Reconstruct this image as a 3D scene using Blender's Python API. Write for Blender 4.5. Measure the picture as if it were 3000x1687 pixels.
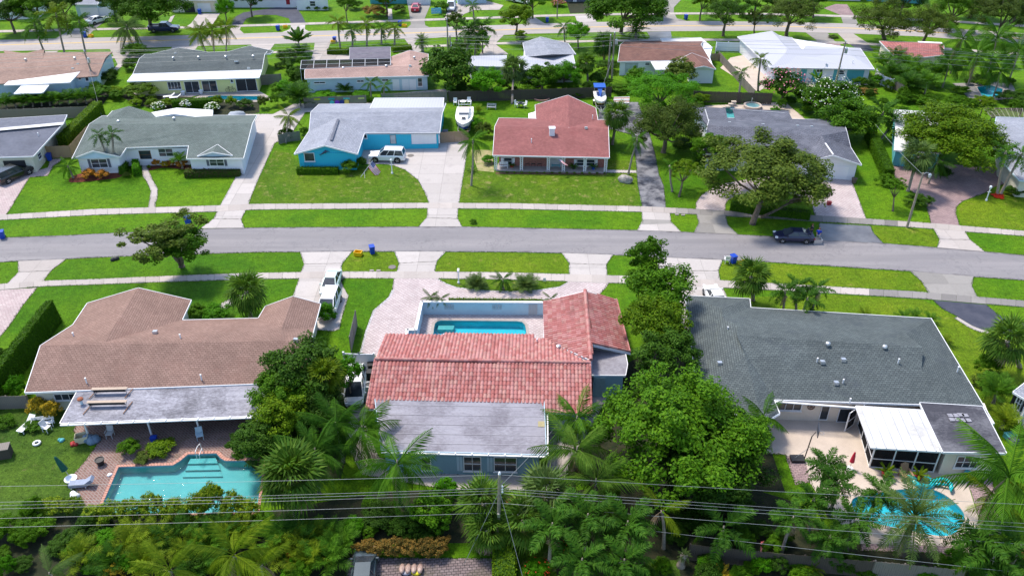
import bpy, bmesh, math, random
import numpy as np
from mathutils import Vector, Matrix, Euler
from mathutils.geometry import tessellate_polygon
for o in list(bpy.data.objects): bpy.data.objects.remove(o)
R = math.radians
random.seed(7)
scn = bpy.context.scene
COL = scn.collection
# ---------------------------------------------------------------- camera, sky, sun, exposure
CH, CF, CT = 52.0,2500.0, R(33.5)
cam = bpy.data.objects.new('camera', bpy.data.cameras.new('camera')); COL.objects.link(cam)
cam.location = (0,0, CH); cam.rotation_euler = (math.pi/2-CT, 0,0)
cam.data.sensor_width = 36; cam.data.sensor_fit = 'HORIZONTAL'; cam.data.lens = 36*CF/3000
cam.data.clip_start = 1; cam.data.clip_end = 3000
scn.camera = cam
SUN_EL, SUN_AZ = R(61), R(-46)
w = bpy.data.worlds.new('World'); scn.world = w; w.use_nodes = True
nt = w.node_tree
sky = nt.nodes.new('ShaderNodeTexSky'); sky.sky_type = 'NISHITA'; sky.sun_disc = False
sky.sun_elevation = SUN_EL; sky.sun_rotation = SUN_AZ; sky.air_density = 1.0; sky.dust_density = 1.2
nt.links.new(sky.outputs[0], nt.nodes['Background'].inputs[0]); nt.nodes['Background'].inputs[1].default_value = 0.15
sun = bpy.data.lights.new('sun', 'SUN'); sun.energy = 2.5; sun.angle = R(10); sun.color = (1,.915,.78)
so = bpy.data.objects.new('sun', sun); COL.objects.link(so); so.location = (-40,60,120)
sdir = Vector((math.sin(SUN_AZ)*math.cos(SUN_EL), math.cos(SUN_AZ)*math.cos(SUN_EL), math.sin(SUN_EL)))
so.rotation_euler = (-sdir).to_track_quat('-Z', 'Y').to_euler()
vs = scn.view_settings; vs.view_transform = 'Standard'; vs.look = 'None'; vs.exposure = 1.03; vs.gamma = 1; vs.use_curve_mapping = False
# ---------------------------------------------------------------- surveying: photo pixel (3000 wide) + height -> place on the site
def P(x, y, z=0.0):
 c, s = math.cos(CT), math.sin(CT); u = x-1500; v = 843.5-y
 d = Vector((u, CF*c+v*s, -CF*s+v*c)); t = (z-CH)/d.z
 return Vector((d.x*t, d.y*t, z))
def ray(x, y):
 c, s = math.cos(CT), math.sin(CT); u = x-1500; v = 843.5-y
 return Vector((u, CF*c+v*s, -CF*s+v*c))
def on_wall(A, B, x, y):            # meets the upright plane through A and B: distance along it, height
 d = ray(x, y); n = Vector((-(B-A).y, (B-A).x, 0)).normalized(); o = Vector((0,0, CH))
 p = o+d*((A-o).dot(n)/d.dot(n)); e = (B-A).copy(); e.z = 0
 return (p-A).dot(e.normalized()), p.z
def ppm(x, y, z=0): return 1.0/((P(x+1, y, z)-P(x, y, z)).length)
def hgt(b, t):                       # height of an upright thing whose foot and top are at these pixels
 Y = P(*b).y; d = ray(*t); return CH+d.z*(Y/d.y)
# ---------------------------------------------------------------- objects
OFF = {}
def props(o, label=None, cat=None, group=None, kind=None):
 if label: o['label'] = label
 if cat: o['category'] = cat
 if group: o['group'] = group
 if kind: o['kind'] = kind
 return o
def thing(name, label, cat, loc=(0,0,0), rz=0, group=None, sc=1):
 o = bpy.data.objects.new(name, None); COL.objects.link(o); o.empty_display_size = .3
 o.location = loc; o.rotation_euler = (0,0, rz); o.scale = (sc, sc, sc); OFF[o.name] = Vector(loc)
 return props(o, label, cat, group)
def put(name, me, mat=None, parent=None, loc=(0,0,0), rot=(0,0,0), sc=(1,1,1)):   # an object on shared mesh data, its own material
 o = bpy.data.objects.new(name, me); COL.objects.link(o); o.parent = parent
 o.location = loc; o.rotation_euler = rot; o.scale = sc
 if mat:
  if not me.materials: me.materials.append(None)
  o.material_slots[0].link = 'OBJECT'; o.material_slots[0].material = mat
 return o
class MB:
 def __init__(s): s.v = []; s.f = []
 def add(s, vs, fs):
  n = len(s.v); s.v += [Vector(p) for p in vs]; s.f += [[i+n for i in f] for f in fs]; return s
 def poly(s, pts): return s.add(pts, [list(range(len(pts)))])
 def box(s, c, d, rz=0, rx=0, ry=0):
  M = Euler((rx, ry, rz)).to_matrix(); c = Vector(c)
  q = [c+M@Vector((i*d[0]/2, j*d[1]/2, k*d[2]/2)) for k in (-1,1) for j in (-1,1) for i in (-1,1)]
  return s.add(q, [[0,2,3,1], [4,5,7,6], [0,1,5,4], [2,6,7,3], [0,4,6,2], [1,3,7,5]])
 def beam(s, a, b, w, h):            # a bar from a to b, w wide, h high
  a = Vector(a); b = Vector(b); d = (b-a).normalized()
  up = Vector((0,0,1)) if abs(d.z) < .95 else Vector((0,1,0))
  x = d.cross(up).normalized()*w/2; y = x.cross(d).normalized()*h/2
  q = [a-x-y, a+x-y, a+x+y, a-x+y, b-x-y, b+x-y, b+x+y, b-x+y]
  return s.add(q, [[0,1,2,3], [7,6,5,4], [0,4,5,1], [1,5,6,2], [2,6,7,3], [3,7,4,0]])
 def prism(s, pts, z0, z1):
  n = len(pts); a = [Vector((p[0], p[1], z0)) for p in pts]; b = [Vector((p[0], p[1], z1)) for p in pts]
  ar = sum(a[i].x*a[(i+1) % n].y-a[(i+1) % n].x*a[i].y for i in range(n))
  if ar < 0: a.reverse(); b.reverse()
  return s.add(a+b, [list(range(n-1,-1,-1)), list(range(n, 2*n))]+[[i, (i+1) % n, n+(i+1) % n, n+i] for i in range(n)])
 def tube(s, pts, rad, n=6):
  pts = [Vector(p) for p in pts]; base = len(s.v); m = len(pts)
  if not hasattr(rad, '__len__'): rad = [rad]*m
  for i, p in enumerate(pts):
   d = (pts[min(i+1, m-1)]-pts[max(i-1,0)]).normalized()
   up = Vector((0,0,1)) if abs(d.z) < .9 else Vector((1,0,0))
   x = d.cross(up).normalized(); y = x.cross(d)
   for k in range(n):
    a = 2*math.pi*k/n; s.v.append(p+(x*math.cos(a)+y*math.sin(a))*rad[i])
  for i in range(m-1):
   for k in range(n):
    a = base+i*n+k; b = base+i*n+(k+1) % n; s.f.append([a, b, b+n, a+n])
  s.f.append([base+k for k in range(n)][::-1]); s.f.append([base+(m-1)*n+k for k in range(n)])
  return s
 def lathe(s, c, prof, n=12, sx=1, sy=1):
  c = Vector(c); base = len(s.v)
  for r, z in prof:
   for k in range(n):
    a = 2*math.pi*k/n; s.v.append(c+Vector((r*sx*math.cos(a), r*sy*math.sin(a), z)))
  for i in range(len(prof)-1):
   for k in range(n):
    a = base+i*n+k; b = base+i*n+(k+1) % n; s.f.append([a, b, b+n, a+n])
  s.f.append([base+k for k in range(n)][::-1]); m = base+(len(prof)-1)*n; s.f.append([m+k for k in range(n)])
  return s
 def mesh(s, name, off=Vector((0,0,0)), smooth=False, uv=True):
  me = bpy.data.meshes.new(name); me.from_pydata([v-off for v in s.v], [], s.f)
  if uv and len(s.f) < 60000:
   L = me.uv_layers.new(name='UVMap').data; i = 0
   for p in me.polygons:
    n = p.normal
    h = Vector((-n.y, n.x, 0)) if abs(n.z) < .999 else Vector((1,0,0))
    h.normalize(); t = n.cross(h)
    for k in p.vertices:
     q = s.v[k]; L[i].uv = (q.dot(h), q.dot(t)); i += 1
  if smooth: me.polygons.foreach_set('use_smooth', [True]*len(me.polygons))
  me.update(); return me
 def build(s, name, mat, parent=None, label=None, cat=None, group=None, kind=None, smooth=False, uv=True):
  off = OFF.get(parent.name, Vector((0,0,0))) if parent else Vector((0,0,0))
  base = Vector((0,0,0))
  if parent is None and cat:      # a thing that is one mesh: origin at its base
   lo = min(v.z for v in s.v); base = sum(s.v, Vector())/len(s.v); base.z = lo; off = base
  o = bpy.data.objects.new(name, s.mesh(name, off, smooth, uv)); COL.objects.link(o)
  o.data.materials.append(mat); o.parent = parent; o.location = base
  OFF[o.name] = off
  return props(o, label, cat, group, kind)
def copy_tree(o, parent=None):
 c = o.copy(); COL.objects.link(c); c.parent = parent
 for ch in o.children: copy_tree(ch, c)
 return c
# ---------------------------------------------------------------- materials
MATS = {}
def node(nt, t, **k):
 n = nt.nodes.new(t)
 for a, b in k.items(): setattr(n, a, b)
 return n
def base_mat(name, rough=.8, spec=.35, metal=0):
 m = bpy.data.materials.new(name); m.use_nodes = True; MATS[name] = m
 b = m.node_tree.nodes['Principled BSDF']
 b.inputs['Roughness'].default_value = rough; b.inputs['Metallic'].default_value = metal; b.inputs['Specular IOR Level'].default_value = spec
 return m, m.node_tree, b
def ramp(nt, fac, stops):
 r = node(nt, 'ShaderNodeValToRGB'); e = r.color_ramp.elements
 while len(e) < len(stops): e.new(.5)
 for i, (p, c) in enumerate(stops): e[i].position = p; e[i].color = (c, c, c, 1) if not hasattr(c, '__len__') else (*c, 1)
 nt.links.new(fac, r.inputs[0]); return r.outputs[0]
def noise(nt, vec, scale, detail=4, rough=.6, dist=0):
 n = node(nt, 'ShaderNodeTexNoise'); n.inputs['Scale'].default_value = scale; n.inputs['Detail'].default_value = detail
 n.inputs['Roughness'].default_value = rough; n.inputs['Distortion'].default_value = dist
 if vec is not None: nt.links.new(vec, n.inputs['Vector'])
 return n.outputs['Fac']
def mix(nt, fac, a, b, mode='MIX'):
 n = node(nt, 'ShaderNodeMix', data_type='RGBA', blend_type=mode)
 for s, v in ((n.inputs[0], fac),(n.inputs[6], a),(n.inputs[7], b)):
  if hasattr(v, 'is_output') or isinstance(v, bpy.types.NodeSocket): nt.links.new(v, s)
  elif hasattr(v, '__len__'): s.default_value = (*v, 1) if len(v) == 3 else v
  else: s.default_value = v
 return n.outputs[2]
def pos(nt): return node(nt, 'ShaderNodeNewGeometry').outputs['Position']
def bump(nt, b, h, st=.4, dist=.05):
 n = node(nt, 'ShaderNodeBump'); n.inputs['Strength'].default_value = st; n.inputs['Distance'].default_value = dist
 nt.links.new(h, n.inputs['Height']); nt.links.new(n.outputs[0], b.inputs['Normal'])
def mapped(nt, vec, rz=0, sc=(1,1,1)):
 m = node(nt, 'ShaderNodeMapping'); m.inputs['Rotation'].default_value = (0,0, rz); m.inputs['Scale'].default_value = sc
 nt.links.new(vec, m.inputs[0]); return m.outputs[0]
def M(name, c, c2=None, sc=1.2, rough=.8, metal=0, bmp=0, bsc=None, spec=.35, stops=(.35,.65), fine=.12):
 """paint, plaster, concrete, metal: two tones mixed by noise, fine grain on top"""
 m, nt, b = base_mat(name, rough, spec, metal); p = pos(nt)
 col = mix(nt, ramp(nt, noise(nt, p, sc), [(stops[0], 0.),(stops[1], 1.)]), c, c2 or tuple(x*.86 for x in c))
 if fine:
  col = mix(nt, fine, col, ramp(nt, noise(nt, p, 14,3,.7), [(.25,.0),(.75,1.)]), 'OVERLAY')
 nt.links.new(col, b.inputs['Base Color'])
 if bmp: bump(nt, b, noise(nt, p, bsc or sc*6), bmp)
 return m
def leaf(name, c, c2, tr=.22, rough=.55):
 tr = min(tr, .24); m, nt, b = base_mat(name, rough, .07); g = node(nt, 'ShaderNodeNewGeometry'); oi = node(nt, 'ShaderNodeObjectInfo')
 col = mix(nt, ramp(nt, g.outputs['Random Per Island'], [(.1,0.),(.9,1.)]), c, c2)
 k = mix(nt, ramp(nt, oi.outputs['Random'], [(0,0.),(1,1.)]), *(((.85,.85,.85),(1.1,1.1,1.1)) if name[:5] in ('petal', 'dead_') or 'croton' in name else ((.46,.53,.26),(.80,.84,.40))))
 col = mix(nt, 1.0, col, k, 'MULTIPLY')
 nt.links.new(col, b.inputs['Base Color'])
 t = node(nt, 'ShaderNodeBsdfTranslucent'); nt.links.new(mix(nt, 1.0, col, (1.25,1.35,.5), 'MULTIPLY'), t.inputs[0])
 ms = node(nt, 'ShaderNodeMixShader'); ms.inputs[0].default_value = tr
 nt.links.new(b.outputs[0], ms.inputs[1]); nt.links.new(t.outputs[0], ms.inputs[2])
 nt.links.new(ms.outputs[0], nt.nodes['Material Output'].inputs[0]); return m
def uvn(nt): return node(nt, 'ShaderNodeUVMap', uv_map='UVMap').outputs[0]
def bricks(name, c1, c2, cm, bw, rh, mortar=.012, rough=.9, weather=None, wsc=.5, off=.5, vec='uv', rz=0, bmp=.5, wst=(.5,.72), spec=.25):
 """shingles, pavers, bricks: coursed pieces too small to tell apart, with weathering patches"""
 m, nt, b = base_mat(name, rough, spec); p = pos(nt); v = uvn(nt) if vec == 'uv' else p
 if rz: v = mapped(nt, v, rz)
 t = node(nt, 'ShaderNodeTexBrick'); t.offset = off; t.inputs['Scale'].default_value = 1; t.inputs['Mortar Size'].default_value = mortar
 t.inputs['Mortar Smooth'].default_value = .3; t.inputs['Brick Width'].default_value = bw; t.inputs['Row Height'].default_value = rh
 nt.links.new(v, t.inputs[0])
 for i, c in ((1, c1),(2, c2),(3, cm)): t.inputs[i].default_value = (*c, 1)
 col = mix(nt, .22, t.outputs[0], ramp(nt, noise(nt, p, 9,4,.7), [(.3,0.),(.7,1.)]), 'OVERLAY')
 col = mix(nt, .25, col, ramp(nt, noise(nt, p, .35,3), [(.3,.25),(.7,.75)]), 'OVERLAY')
 if weather: col = mix(nt, ramp(nt, noise(nt, p, wsc, 5,.65), [(wst[0], 0.),(wst[1], .85)]), col, weather)
 nt.links.new(col, b.inputs['Base Color'])
 if bmp: bump(nt, b, ramp(nt, t.outputs['Fac'], [(0,1.),(1,0.)]), bmp, .03)
 return m
def ribbed(name, c, c2, pitch, rough=.5, axis='u', depth=.6, weather=None):
 """boards or standing seams told by fine grooves"""
 m, nt, b = base_mat(name, rough, .4); p = pos(nt); v = uvn(nt)
 t = node(nt, 'ShaderNodeTexWave', wave_type='BANDS', bands_direction='X' if axis == 'u' else 'Y', wave_profile='SAW')
 t.inputs['Scale'].default_value = math.pi/10/pitch*1.0; nt.links.new(v, t.inputs[0])
 k = ramp(nt, t.outputs['Fac'], [(0,0.),(.1,1.)])
 col = mix(nt, k, c2, c)
 if weather: col = mix(nt, ramp(nt, noise(nt, p, .7,5,.65), [(.42,0.),(.7,.8)]), col, weather)
 nt.links.new(col, b.inputs['Base Color']); bump(nt, b, k, depth, .02); return m
def streaked(name, c, c2, c3, rough=.85):
 """flat membrane roof: pale coat smeared along the roof, dirt in patches and fine streaks"""
 m, nt, b = base_mat(name, rough, .3); p = pos(nt)
 a = noise(nt, mapped(nt, p, R(3),(.28,1.0,1)),1.3,9,.72,.25); f = noise(nt, mapped(nt, p, R(3),(.5,1,1)),6,7,.8); g = noise(nt, p, .33,4,.6)
 col = mix(nt, ramp(nt, mix(nt, .45, a, f), [(.36,0.),(.60,1.)]), c, c2)
 col = mix(nt, ramp(nt, mix(nt, .45, g, f), [(.46,0.),(.62,.75)]), col, c3)
 nt.links.new(col, b.inputs['Base Color']); bump(nt, b, f, .15); return m
def grass(name, g1, g2, g3, dry=.66):
 m, nt, b = base_mat(name, .85,.12); p = pos(nt)
 c = mix(nt, ramp(nt, noise(nt, p, .13,5,.65,.4), [(.38,0.),(.62,1.)]), g1, g2)
 c = mix(nt, ramp(nt, noise(nt, mapped(nt, p, .3),.45,6,.7,.5), [(.50,0.),(.72,.55)]), c, tuple(x*.62 for x in g1))
 c = mix(nt, ramp(nt, noise(nt, p, .75,7,.75,.3), [(dry, 0.),(dry+.12,.85)]), c, g3)
 f = noise(nt, p, 6,8,.85)
 c = mix(nt, .85, c, ramp(nt, f, [(.3,.05),(.7,.95)]), 'OVERLAY')
 c = mix(nt, .45, c, ramp(nt, noise(nt, p, 1.7,5,.75), [(.3,.12),(.7,.88)]), 'OVERLAY')
 nt.links.new(c, b.inputs['Base Color']); bump(nt, b, f, 1.0,.14); return m
M_grass = grass('lawn', (.058,.160,.0025),(.100,.205,.004),(.20,.22,.03),.63)
M_grass_dry = grass('lawn_worn', (.060,.135,.004),(.098,.168,.007),(.23,.22,.07),.54)
M_grass_y = grass('lawn_yellowish', (.085,.165,.004),(.135,.205,.007),(.22,.22,.04),.58)
M_grass_d = grass('lawn_deep', (.045,.140,.002),(.075,.175,.003),(.17,.20,.03),.66)
M_weeds = grass('weedy_lawn', (.035,.085,.010),(.075,.14,.014),(.14,.13,.05),.6)
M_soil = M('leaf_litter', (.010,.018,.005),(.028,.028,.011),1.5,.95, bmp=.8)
M_mulch = M('red_mulch', (.16,.035,.02),(.09,.02,.012),5,.95, bmp=.9)
M_mulchb = M('brown_mulch', (.16,.09,.05),(.09,.05,.03),5,.95, bmp=.9)
def road_mat(name, c, c2, dark):
 m, nt, b = base_mat(name, .85,.3); p = pos(nt)
 c_ = mix(nt, ramp(nt, noise(nt, mapped(nt, p, 0,(.12,1,1)),.5,5), [(.35,0.),(.65,1.)]), c, c2)
 c_ = mix(nt, ramp(nt, noise(nt, p, .22,5,.65), [(.58,0.),(.78,.55)]), c_, dark)
 c_ = mix(nt, .3, c_, ramp(nt, noise(nt, p, 18,4,.8), [(.2,0.),(.8,1.)]), 'OVERLAY')
 # cracks wander along noise contours and come and go
 k = ramp(nt, noise(nt, p, .45,8,.62,.6), [(.489,0.),(.5,.9),(.511,0.)]); g = ramp(nt, noise(nt, p, .12,2), [(.42,0.),(.54,1.)])
 c_ = mix(nt, mix(nt, 1., k, g, 'MULTIPLY'), c_, dark)
 t = ramp(nt, noise(nt, mapped(nt, p, 0,(.02,1.1,1)),.8,3,.5), [(.42,0.),(.6,.4)]); c_ = mix(nt, t, c_, tuple(x*.82 for x in c))
 nt.links.new(c_, b.inputs['Base Color']); bump(nt, b, noise(nt, p, 25,3),.3,.02); return m
M_road = road_mat('asphalt', (.195,.185,.195),(.24,.225,.23),(.13,.125,.135))
M_road2 = road_mat('asphalt_pale', (.31,.285,.275),(.37,.335,.32),(.22,.205,.20))
M_tar = M('tar_drive', (.032,.036,.058),(.055,.058,.082),.7,.75, bmp=.4, bsc=20)
M_tar_old = M('worn_tar_drive', (.03,.032,.045),(.19,.19,.205),.55,.85, bmp=.5, bsc=16, stops=(.38,.58))
M_wet = M('wet_asphalt', (.085,.085,.095),(.14,.14,.15),.6,.35, bmp=.1, bsc=20, spec=.5)
M_conc = M('concrete', (.37,.325,.30),(.29,.255,.235),.45,.85, bmp=.2, bsc=12)
M_concw = M('concrete_white', (.47,.455,.46),(.39,.375,.38),.4,.85, bmp=.2, bsc=12)
M_concd = M('concrete_stained', (.27,.255,.24),(.18,.17,.165),.6,.85, bmp=.2, bsc=12)
M_patio = M('cream_patio', (.50,.42,.355),(.43,.36,.305),.6,.7, bmp=.1, bsc=12)
M_paver = bricks('paver_pink', (.47,.41,.41),(.41,.345,.345),(.30,.24,.24),.33,.33,.03, off=0, vec='p', rz=R(45), bmp=.3)
M_paverg = bricks('paver_rose', (.46,.38,.37),(.40,.31,.31),(.22,.18,.18),.42,.21,.02, vec='p', rz=R(10), bmp=.4)
M_paverr = bricks('paver_brick', (.33,.235,.235),(.255,.175,.18),(.13,.10,.10),.36,.2,.022, vec='p', rz=R(6), bmp=.4)
M_paverd = bricks('paver_dark', (.215,.17,.17),(.165,.125,.125),(.05,.045,.045),.34,.24,.025, vec='p', rz=R(-6), bmp=.6, weather=(.10,.09,.06))
M_herring = bricks('herringbone', (.235,.14,.12),(.175,.10,.085),(.27,.22,.20),.42,.2,.03, vec='p', rz=R(40), bmp=.5, weather=(.13,.10,.06), wst=(.55,.75))
M_redbrick = bricks('red_brick', (.34,.085,.06),(.22,.05,.04),(.35,.28,.25),.24,.08,.012, bmp=.4)
M_coping = M('coping_brick', (.52,.27,.21),(.42,.21,.16),3,.8)
M_sh_brown = bricks('shingle_brown', (.265,.172,.142),(.215,.136,.112),(.12,.075,.062),.34,.21,.022, weather=(.19,.11,.09), wst=(.55,.8), rough=.95)
M_sh_grey = bricks('shingle_slate', (.100,.120,.122),(.070,.086,.090),(.030,.037,.040),.34,.21,.022, weather=(.045,.055,.068), wst=(.55,.8), rough=.85)
M_sh_green = bricks('shingle_greygreen', (.135,.165,.155),(.10,.13,.12),(.05,.06,.06),.34,.2,.02, weather=(.075,.085,.085), wst=(.55,.8), rough=.9)
M_sh_light = bricks('shingle_light_grey', (.31,.325,.37),(.24,.255,.30),(.15,.16,.20),.34,.2,.02, rough=.9)
M_sh_blue = bricks('shingle_bluegrey', (.15,.16,.20),(.115,.125,.16),(.07,.075,.10),.34,.2,.02, rough=.9)
M_sh_red = bricks('shingle_red', (.29,.112,.105),(.225,.082,.078),(.12,.045,.045),.34,.2,.02, rough=.9, weather=(.20,.06,.06), wst=(.55,.8))
M_sh_pink = bricks('shingle_pink', (.42,.285,.25),(.36,.235,.205),(.2,.14,.12),.34,.2,.02, rough=.9)
M_sh_tan = bricks('shingle_tan', (.33,.225,.185),(.26,.17,.14),(.14,.10,.08),.34,.2,.02, rough=.9)
M_sh_dark = bricks('flat_tile_dark', (.12,.125,.155),(.085,.09,.115),(.04,.042,.055),.5,.3,.03, rough=.7, weather=(.16,.165,.20), wst=(.5,.75))
M_sh_choc = bricks('flat_tile_brown', (.23,.12,.095),(.165,.08,.065),(.07,.04,.035),.5,.33,.04, rough=.85, weather=(.10,.055,.05), wst=(.52,.7))
M_sh_rose = bricks('clay_tile_rose', (.42,.16,.145),(.33,.115,.11),(.14,.05,.05),.33,.45,.04, rough=.8)
M_metalroof = ribbed('metal_roof', (.40,.405,.45),(.22,.23,.28),.45,.45)
M_whiteroof = M('white_roof', (.74,.74,.74),(.60,.60,.61),.5,.6, stops=(.4,.75))
M_whiteroof_d = streaked('white_roof_dirty', (.66,.66,.67),(.55,.55,.56),(.34,.33,.32))
M_memb = streaked('weathered_membrane', (.37,.37,.42),(.18,.175,.205),(.06,.057,.066))
M_lilac = streaked('lilac_membrane', (.30,.295,.335),(.235,.225,.26),(.115,.105,.125))
M_black_memb = streaked('black_membrane', (.03,.03,.04),(.06,.06,.075),(.17,.17,.19))
M_purple = M('plum_roof', (.135,.125,.155),(.10,.09,.12),1,.8)
M_white = M('white_paint', (.78,.78,.79),(.72,.72,.74),.8,.5)
M_wall_w = M('wall_white', (.74,.75,.78),(.68,.69,.73),.5,.8)
M_wall_blue = M('wall_pale_blue', (.45,.58,.66),(.40,.53,.61),.5,.8)
M_wall_steel = M('wall_steel_blue', (.24,.38,.46),(.21,.345,.42),.5,.8)
M_wall_cyan = ribbed('wall_cyan', (.03,.45,.62),(.02,.33,.48),.28,.7)
M_wall_yel = M('wall_yellow', (.74,.71,.32),(.68,.65,.28),.5,.8)
M_wall_cream = M('wall_cream', (.70,.62,.53),(.65,.57,.48),.5,.8)
M_wall_bge = M('wall_beige', (.60,.58,.50),(.55,.53,.45),.5,.8)
M_wall_teal = M('wall_teal', (.10,.38,.42),(.08,.33,.37),.5,.8)
M_wall_grey = M('wall_grey', (.45,.46,.48),(.38,.39,.42),.5,.8)
M_vinyl = M('vinyl_white', (.74,.77,.82),(.70,.73,.79),1,.4)
M_wood = ribbed('grey_wood', (.20,.175,.155),(.07,.06,.055),.16,.9)
M_woodt = ribbed('tan_wood', (.36,.25,.16),(.16,.10,.06),.16,.9)
M_woodd = ribbed('dark_wood', (.075,.06,.05),(.03,.025,.022),.16,.9)
M_pole = M('pole_wood', (.33,.28,.22),(.22,.18,.14),3,.9)
M_bark = M('bark', (.17,.135,.105),(.10,.08,.06),4,.95, bmp=.6)
M_palmbark = M('palm_bark', (.30,.26,.215),(.20,.17,.14),5,.95, bmp=.5)
M_metal = M('galvanised', (.55,.56,.58),(.47,.48,.5),3,.35,.7)
M_wire = M('wire', (.30,.32,.33),(.24,.26,.27),3,.4,.3)
M_black = M('black_plastic', (.02,.02,.022),(.03,.03,.033),3,.5)
M_rubber = M('rubber', (.018,.018,.02), None, 3,.8)
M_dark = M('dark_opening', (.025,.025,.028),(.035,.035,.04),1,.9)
M_door = M('door_brown', (.20,.09,.045),(.15,.065,.03),2,.6)
M_bin = M('bin_blue', (.012,.06,.42), None, 2,.4)
M_bin_y = M('bin_yellow', (.80,.50,.01), None, 2,.4)
M_stone = M('limestone', (.42,.39,.36),(.18,.165,.15),2.5,.95, bmp=1, bsc=5)
def glass_mat(name, c, rough=.06):
 m, nt, b = base_mat(name, rough, .6); nt.links.new(mix(nt, ramp(nt, noise(nt, pos(nt),.6,2), [(.35,0.),(.65,1.)]), c, tuple(x*1.8+.01 for x in c)), b.inputs['Base Color']); return m
M_glass = glass_mat('window_glass', (.020,.026,.034))
M_glassg = glass_mat('curtained_glass', (.30,.34,.36),.1)
def screen_mat():
 m, nt, b = base_mat('insect_screen', .9,.1); b.inputs['Base Color'].default_value = (.02,.02,.022,1)
 t = node(nt, 'ShaderNodeBsdfTransparent'); ms = node(nt, 'ShaderNodeMixShader'); ms.inputs[0].default_value = .72
 nt.links.new(t.outputs[0], ms.inputs[1]); nt.links.new(b.outputs[0], ms.inputs[2]); nt.links.new(ms.outputs[0], nt.nodes['Material Output'].inputs[0]); return m
M_screen = screen_mat()
def water_mat(name, tint):
 m, nt, b = base_mat(name); p = pos(nt)
 g = node(nt, 'ShaderNodeBsdfGlossy'); g.inputs['Roughness'].default_value = .05
 t = node(nt, 'ShaderNodeBsdfTransparent'); t.inputs[0].default_value = (*tint, 1)
 fr = node(nt, 'ShaderNodeFresnel'); fr.inputs[0].default_value = 1.33; ms = node(nt, 'ShaderNodeMixShader')
 bp = node(nt, 'ShaderNodeBump'); bp.inputs['Strength'].default_value = .4; bp.inputs['Distance'].default_value = .1
 nt.links.new(noise(nt, p, 2.6,3,.6,.6), bp.inputs['Height'])
 for n in (g, fr): nt.links.new(bp.outputs[0], n.inputs['Normal'])
 nt.links.new(fr.outputs[0], ms.inputs[0]); nt.links.new(t.outputs[0], ms.inputs[1]); nt.links.new(g.outputs[0], ms.inputs[2])
 nt.links.new(ms.outputs[0], nt.nodes['Material Output'].inputs[0]); return m
M_water = water_mat('pool_water', (.55,.88,.93))
M_plaster = M('pool_plaster', (.22,.42,.40),(.18,.37,.36),.8,.7)
M_plaster_b = M('pool_plaster_blue', (.06,.52,.60),(.05,.45,.54),.8,.7)
# foliage
L_mid = leaf('leaf_mid', (.052,.150,.010),(.125,.265,.018))
L_bright = leaf('leaf_bright', (.065,.23,.008),(.13,.36,.015))
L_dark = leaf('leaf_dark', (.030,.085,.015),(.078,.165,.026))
L_olive = leaf('leaf_olive', (.066,.112,.028),(.140,.190,.050))
L_yel = leaf('leaf_yellowgreen', (.085,.18,.008),(.19,.29,.016))
L_lime = leaf('leaf_lime', (.13,.24,.010),(.22,.33,.02))
L_hedge = leaf('leaf_hedge', (.060,.16,.008),(.12,.25,.014))
L_grape = leaf('leaf_seagrape', (.09,.20,.014),(.34,.40,.05))
L_croton = leaf('leaf_croton', (.55,.20,.02),(.16,.12,.02))
L_cryel = leaf('leaf_croton_yellow', (.60,.38,.02),(.16,.16,.02))
L_crbr = leaf('leaf_croton_bronze', (.34,.19,.04),(.05,.065,.015))
L_purple = leaf('leaf_purple', (.12,.06,.09),(.09,.13,.06))
L_palm = leaf('palm_green', (.060,.165,.018),(.115,.25,.034),.3)
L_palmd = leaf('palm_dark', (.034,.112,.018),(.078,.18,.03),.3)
L_palmy = leaf('palm_yellow', (.125,.20,.016),(.22,.29,.03),.3)
L_palms = leaf('palm_silver', (.105,.17,.085),(.15,.22,.11),.25)
L_fan = leaf('fan_palm', (.075,.165,.032),(.145,.24,.055),.3)
L_dead = leaf('dead_frond', (.36,.28,.21),(.24,.16,.10),.2,.8)
L_pink = leaf('petal_pink', (.70,.15,.28),(.78,.35,.45),.3)
L_white = leaf('petal_white', (.78,.78,.74),(.66,.68,.60),.3)
L_red = leaf('petal_red', (.6,.03,.02),(.5,.06,.03),.2)
# ================================================================ the setting: ground, roads, pavements, drives, pools
def struct(o): o['kind'] = 'structure'; return o
def spline(pts, n=6, closed=False):
 pts = [Vector(p) for p in pts]; out = []; m = len(pts)
 for i in range(m if closed else m-1):
  g = lambda k: pts[k % m] if closed else pts[min(max(k, 0), m-1)]
  a, b, c, d = g(i-1), g(i), g(i+1), g(i+2)
  for k in range(n):
   t = k/n; out.append(.5*((2*b)+(c-a)*t+(2*a-5*b+4*c-d)*t*t+(3*b-a-3*c+d)*t**3))
 if not closed: out.append(pts[-1])
 return out
def tri_sheet(loops, z):
 loops = [[Vector((p[0], p[1], 0)) for p in l] for l in loops]; flat = [p for l in loops for p in l]
 m = MB(); vs_ = [Vector((p.x, p.y, z)) for p in flat]; fs = []
 for t in tessellate_polygon(loops):
  a, b, c = (flat[i] for i in t); ar = (b-a).cross(c-a).z
  if abs(ar) < 1e-9: continue
  fs.append(list(t) if ar > 0 else list(t)[::-1])
 m.add(vs_, fs); return m
PAVED = []
def sheet(name, px, mat, z, holes=(), smooth=False, kind='structure'):
 pts = [P(*p) for p in px]
 if smooth: pts = spline(pts, 6, True)
 if name in ('road', 'driveway', 'path', 'patio'): PAVED.append(np.array([p.xy for p in pts]))
 o = tri_sheet([pts]+[h for h in holes], z).build(name, mat, uv=False); o['kind'] = kind; return o
def roundpx(px, n=6): return [(v.x, v.y) for v in spline([(a, b, 0) for a, b in px], n, True)]
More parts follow.
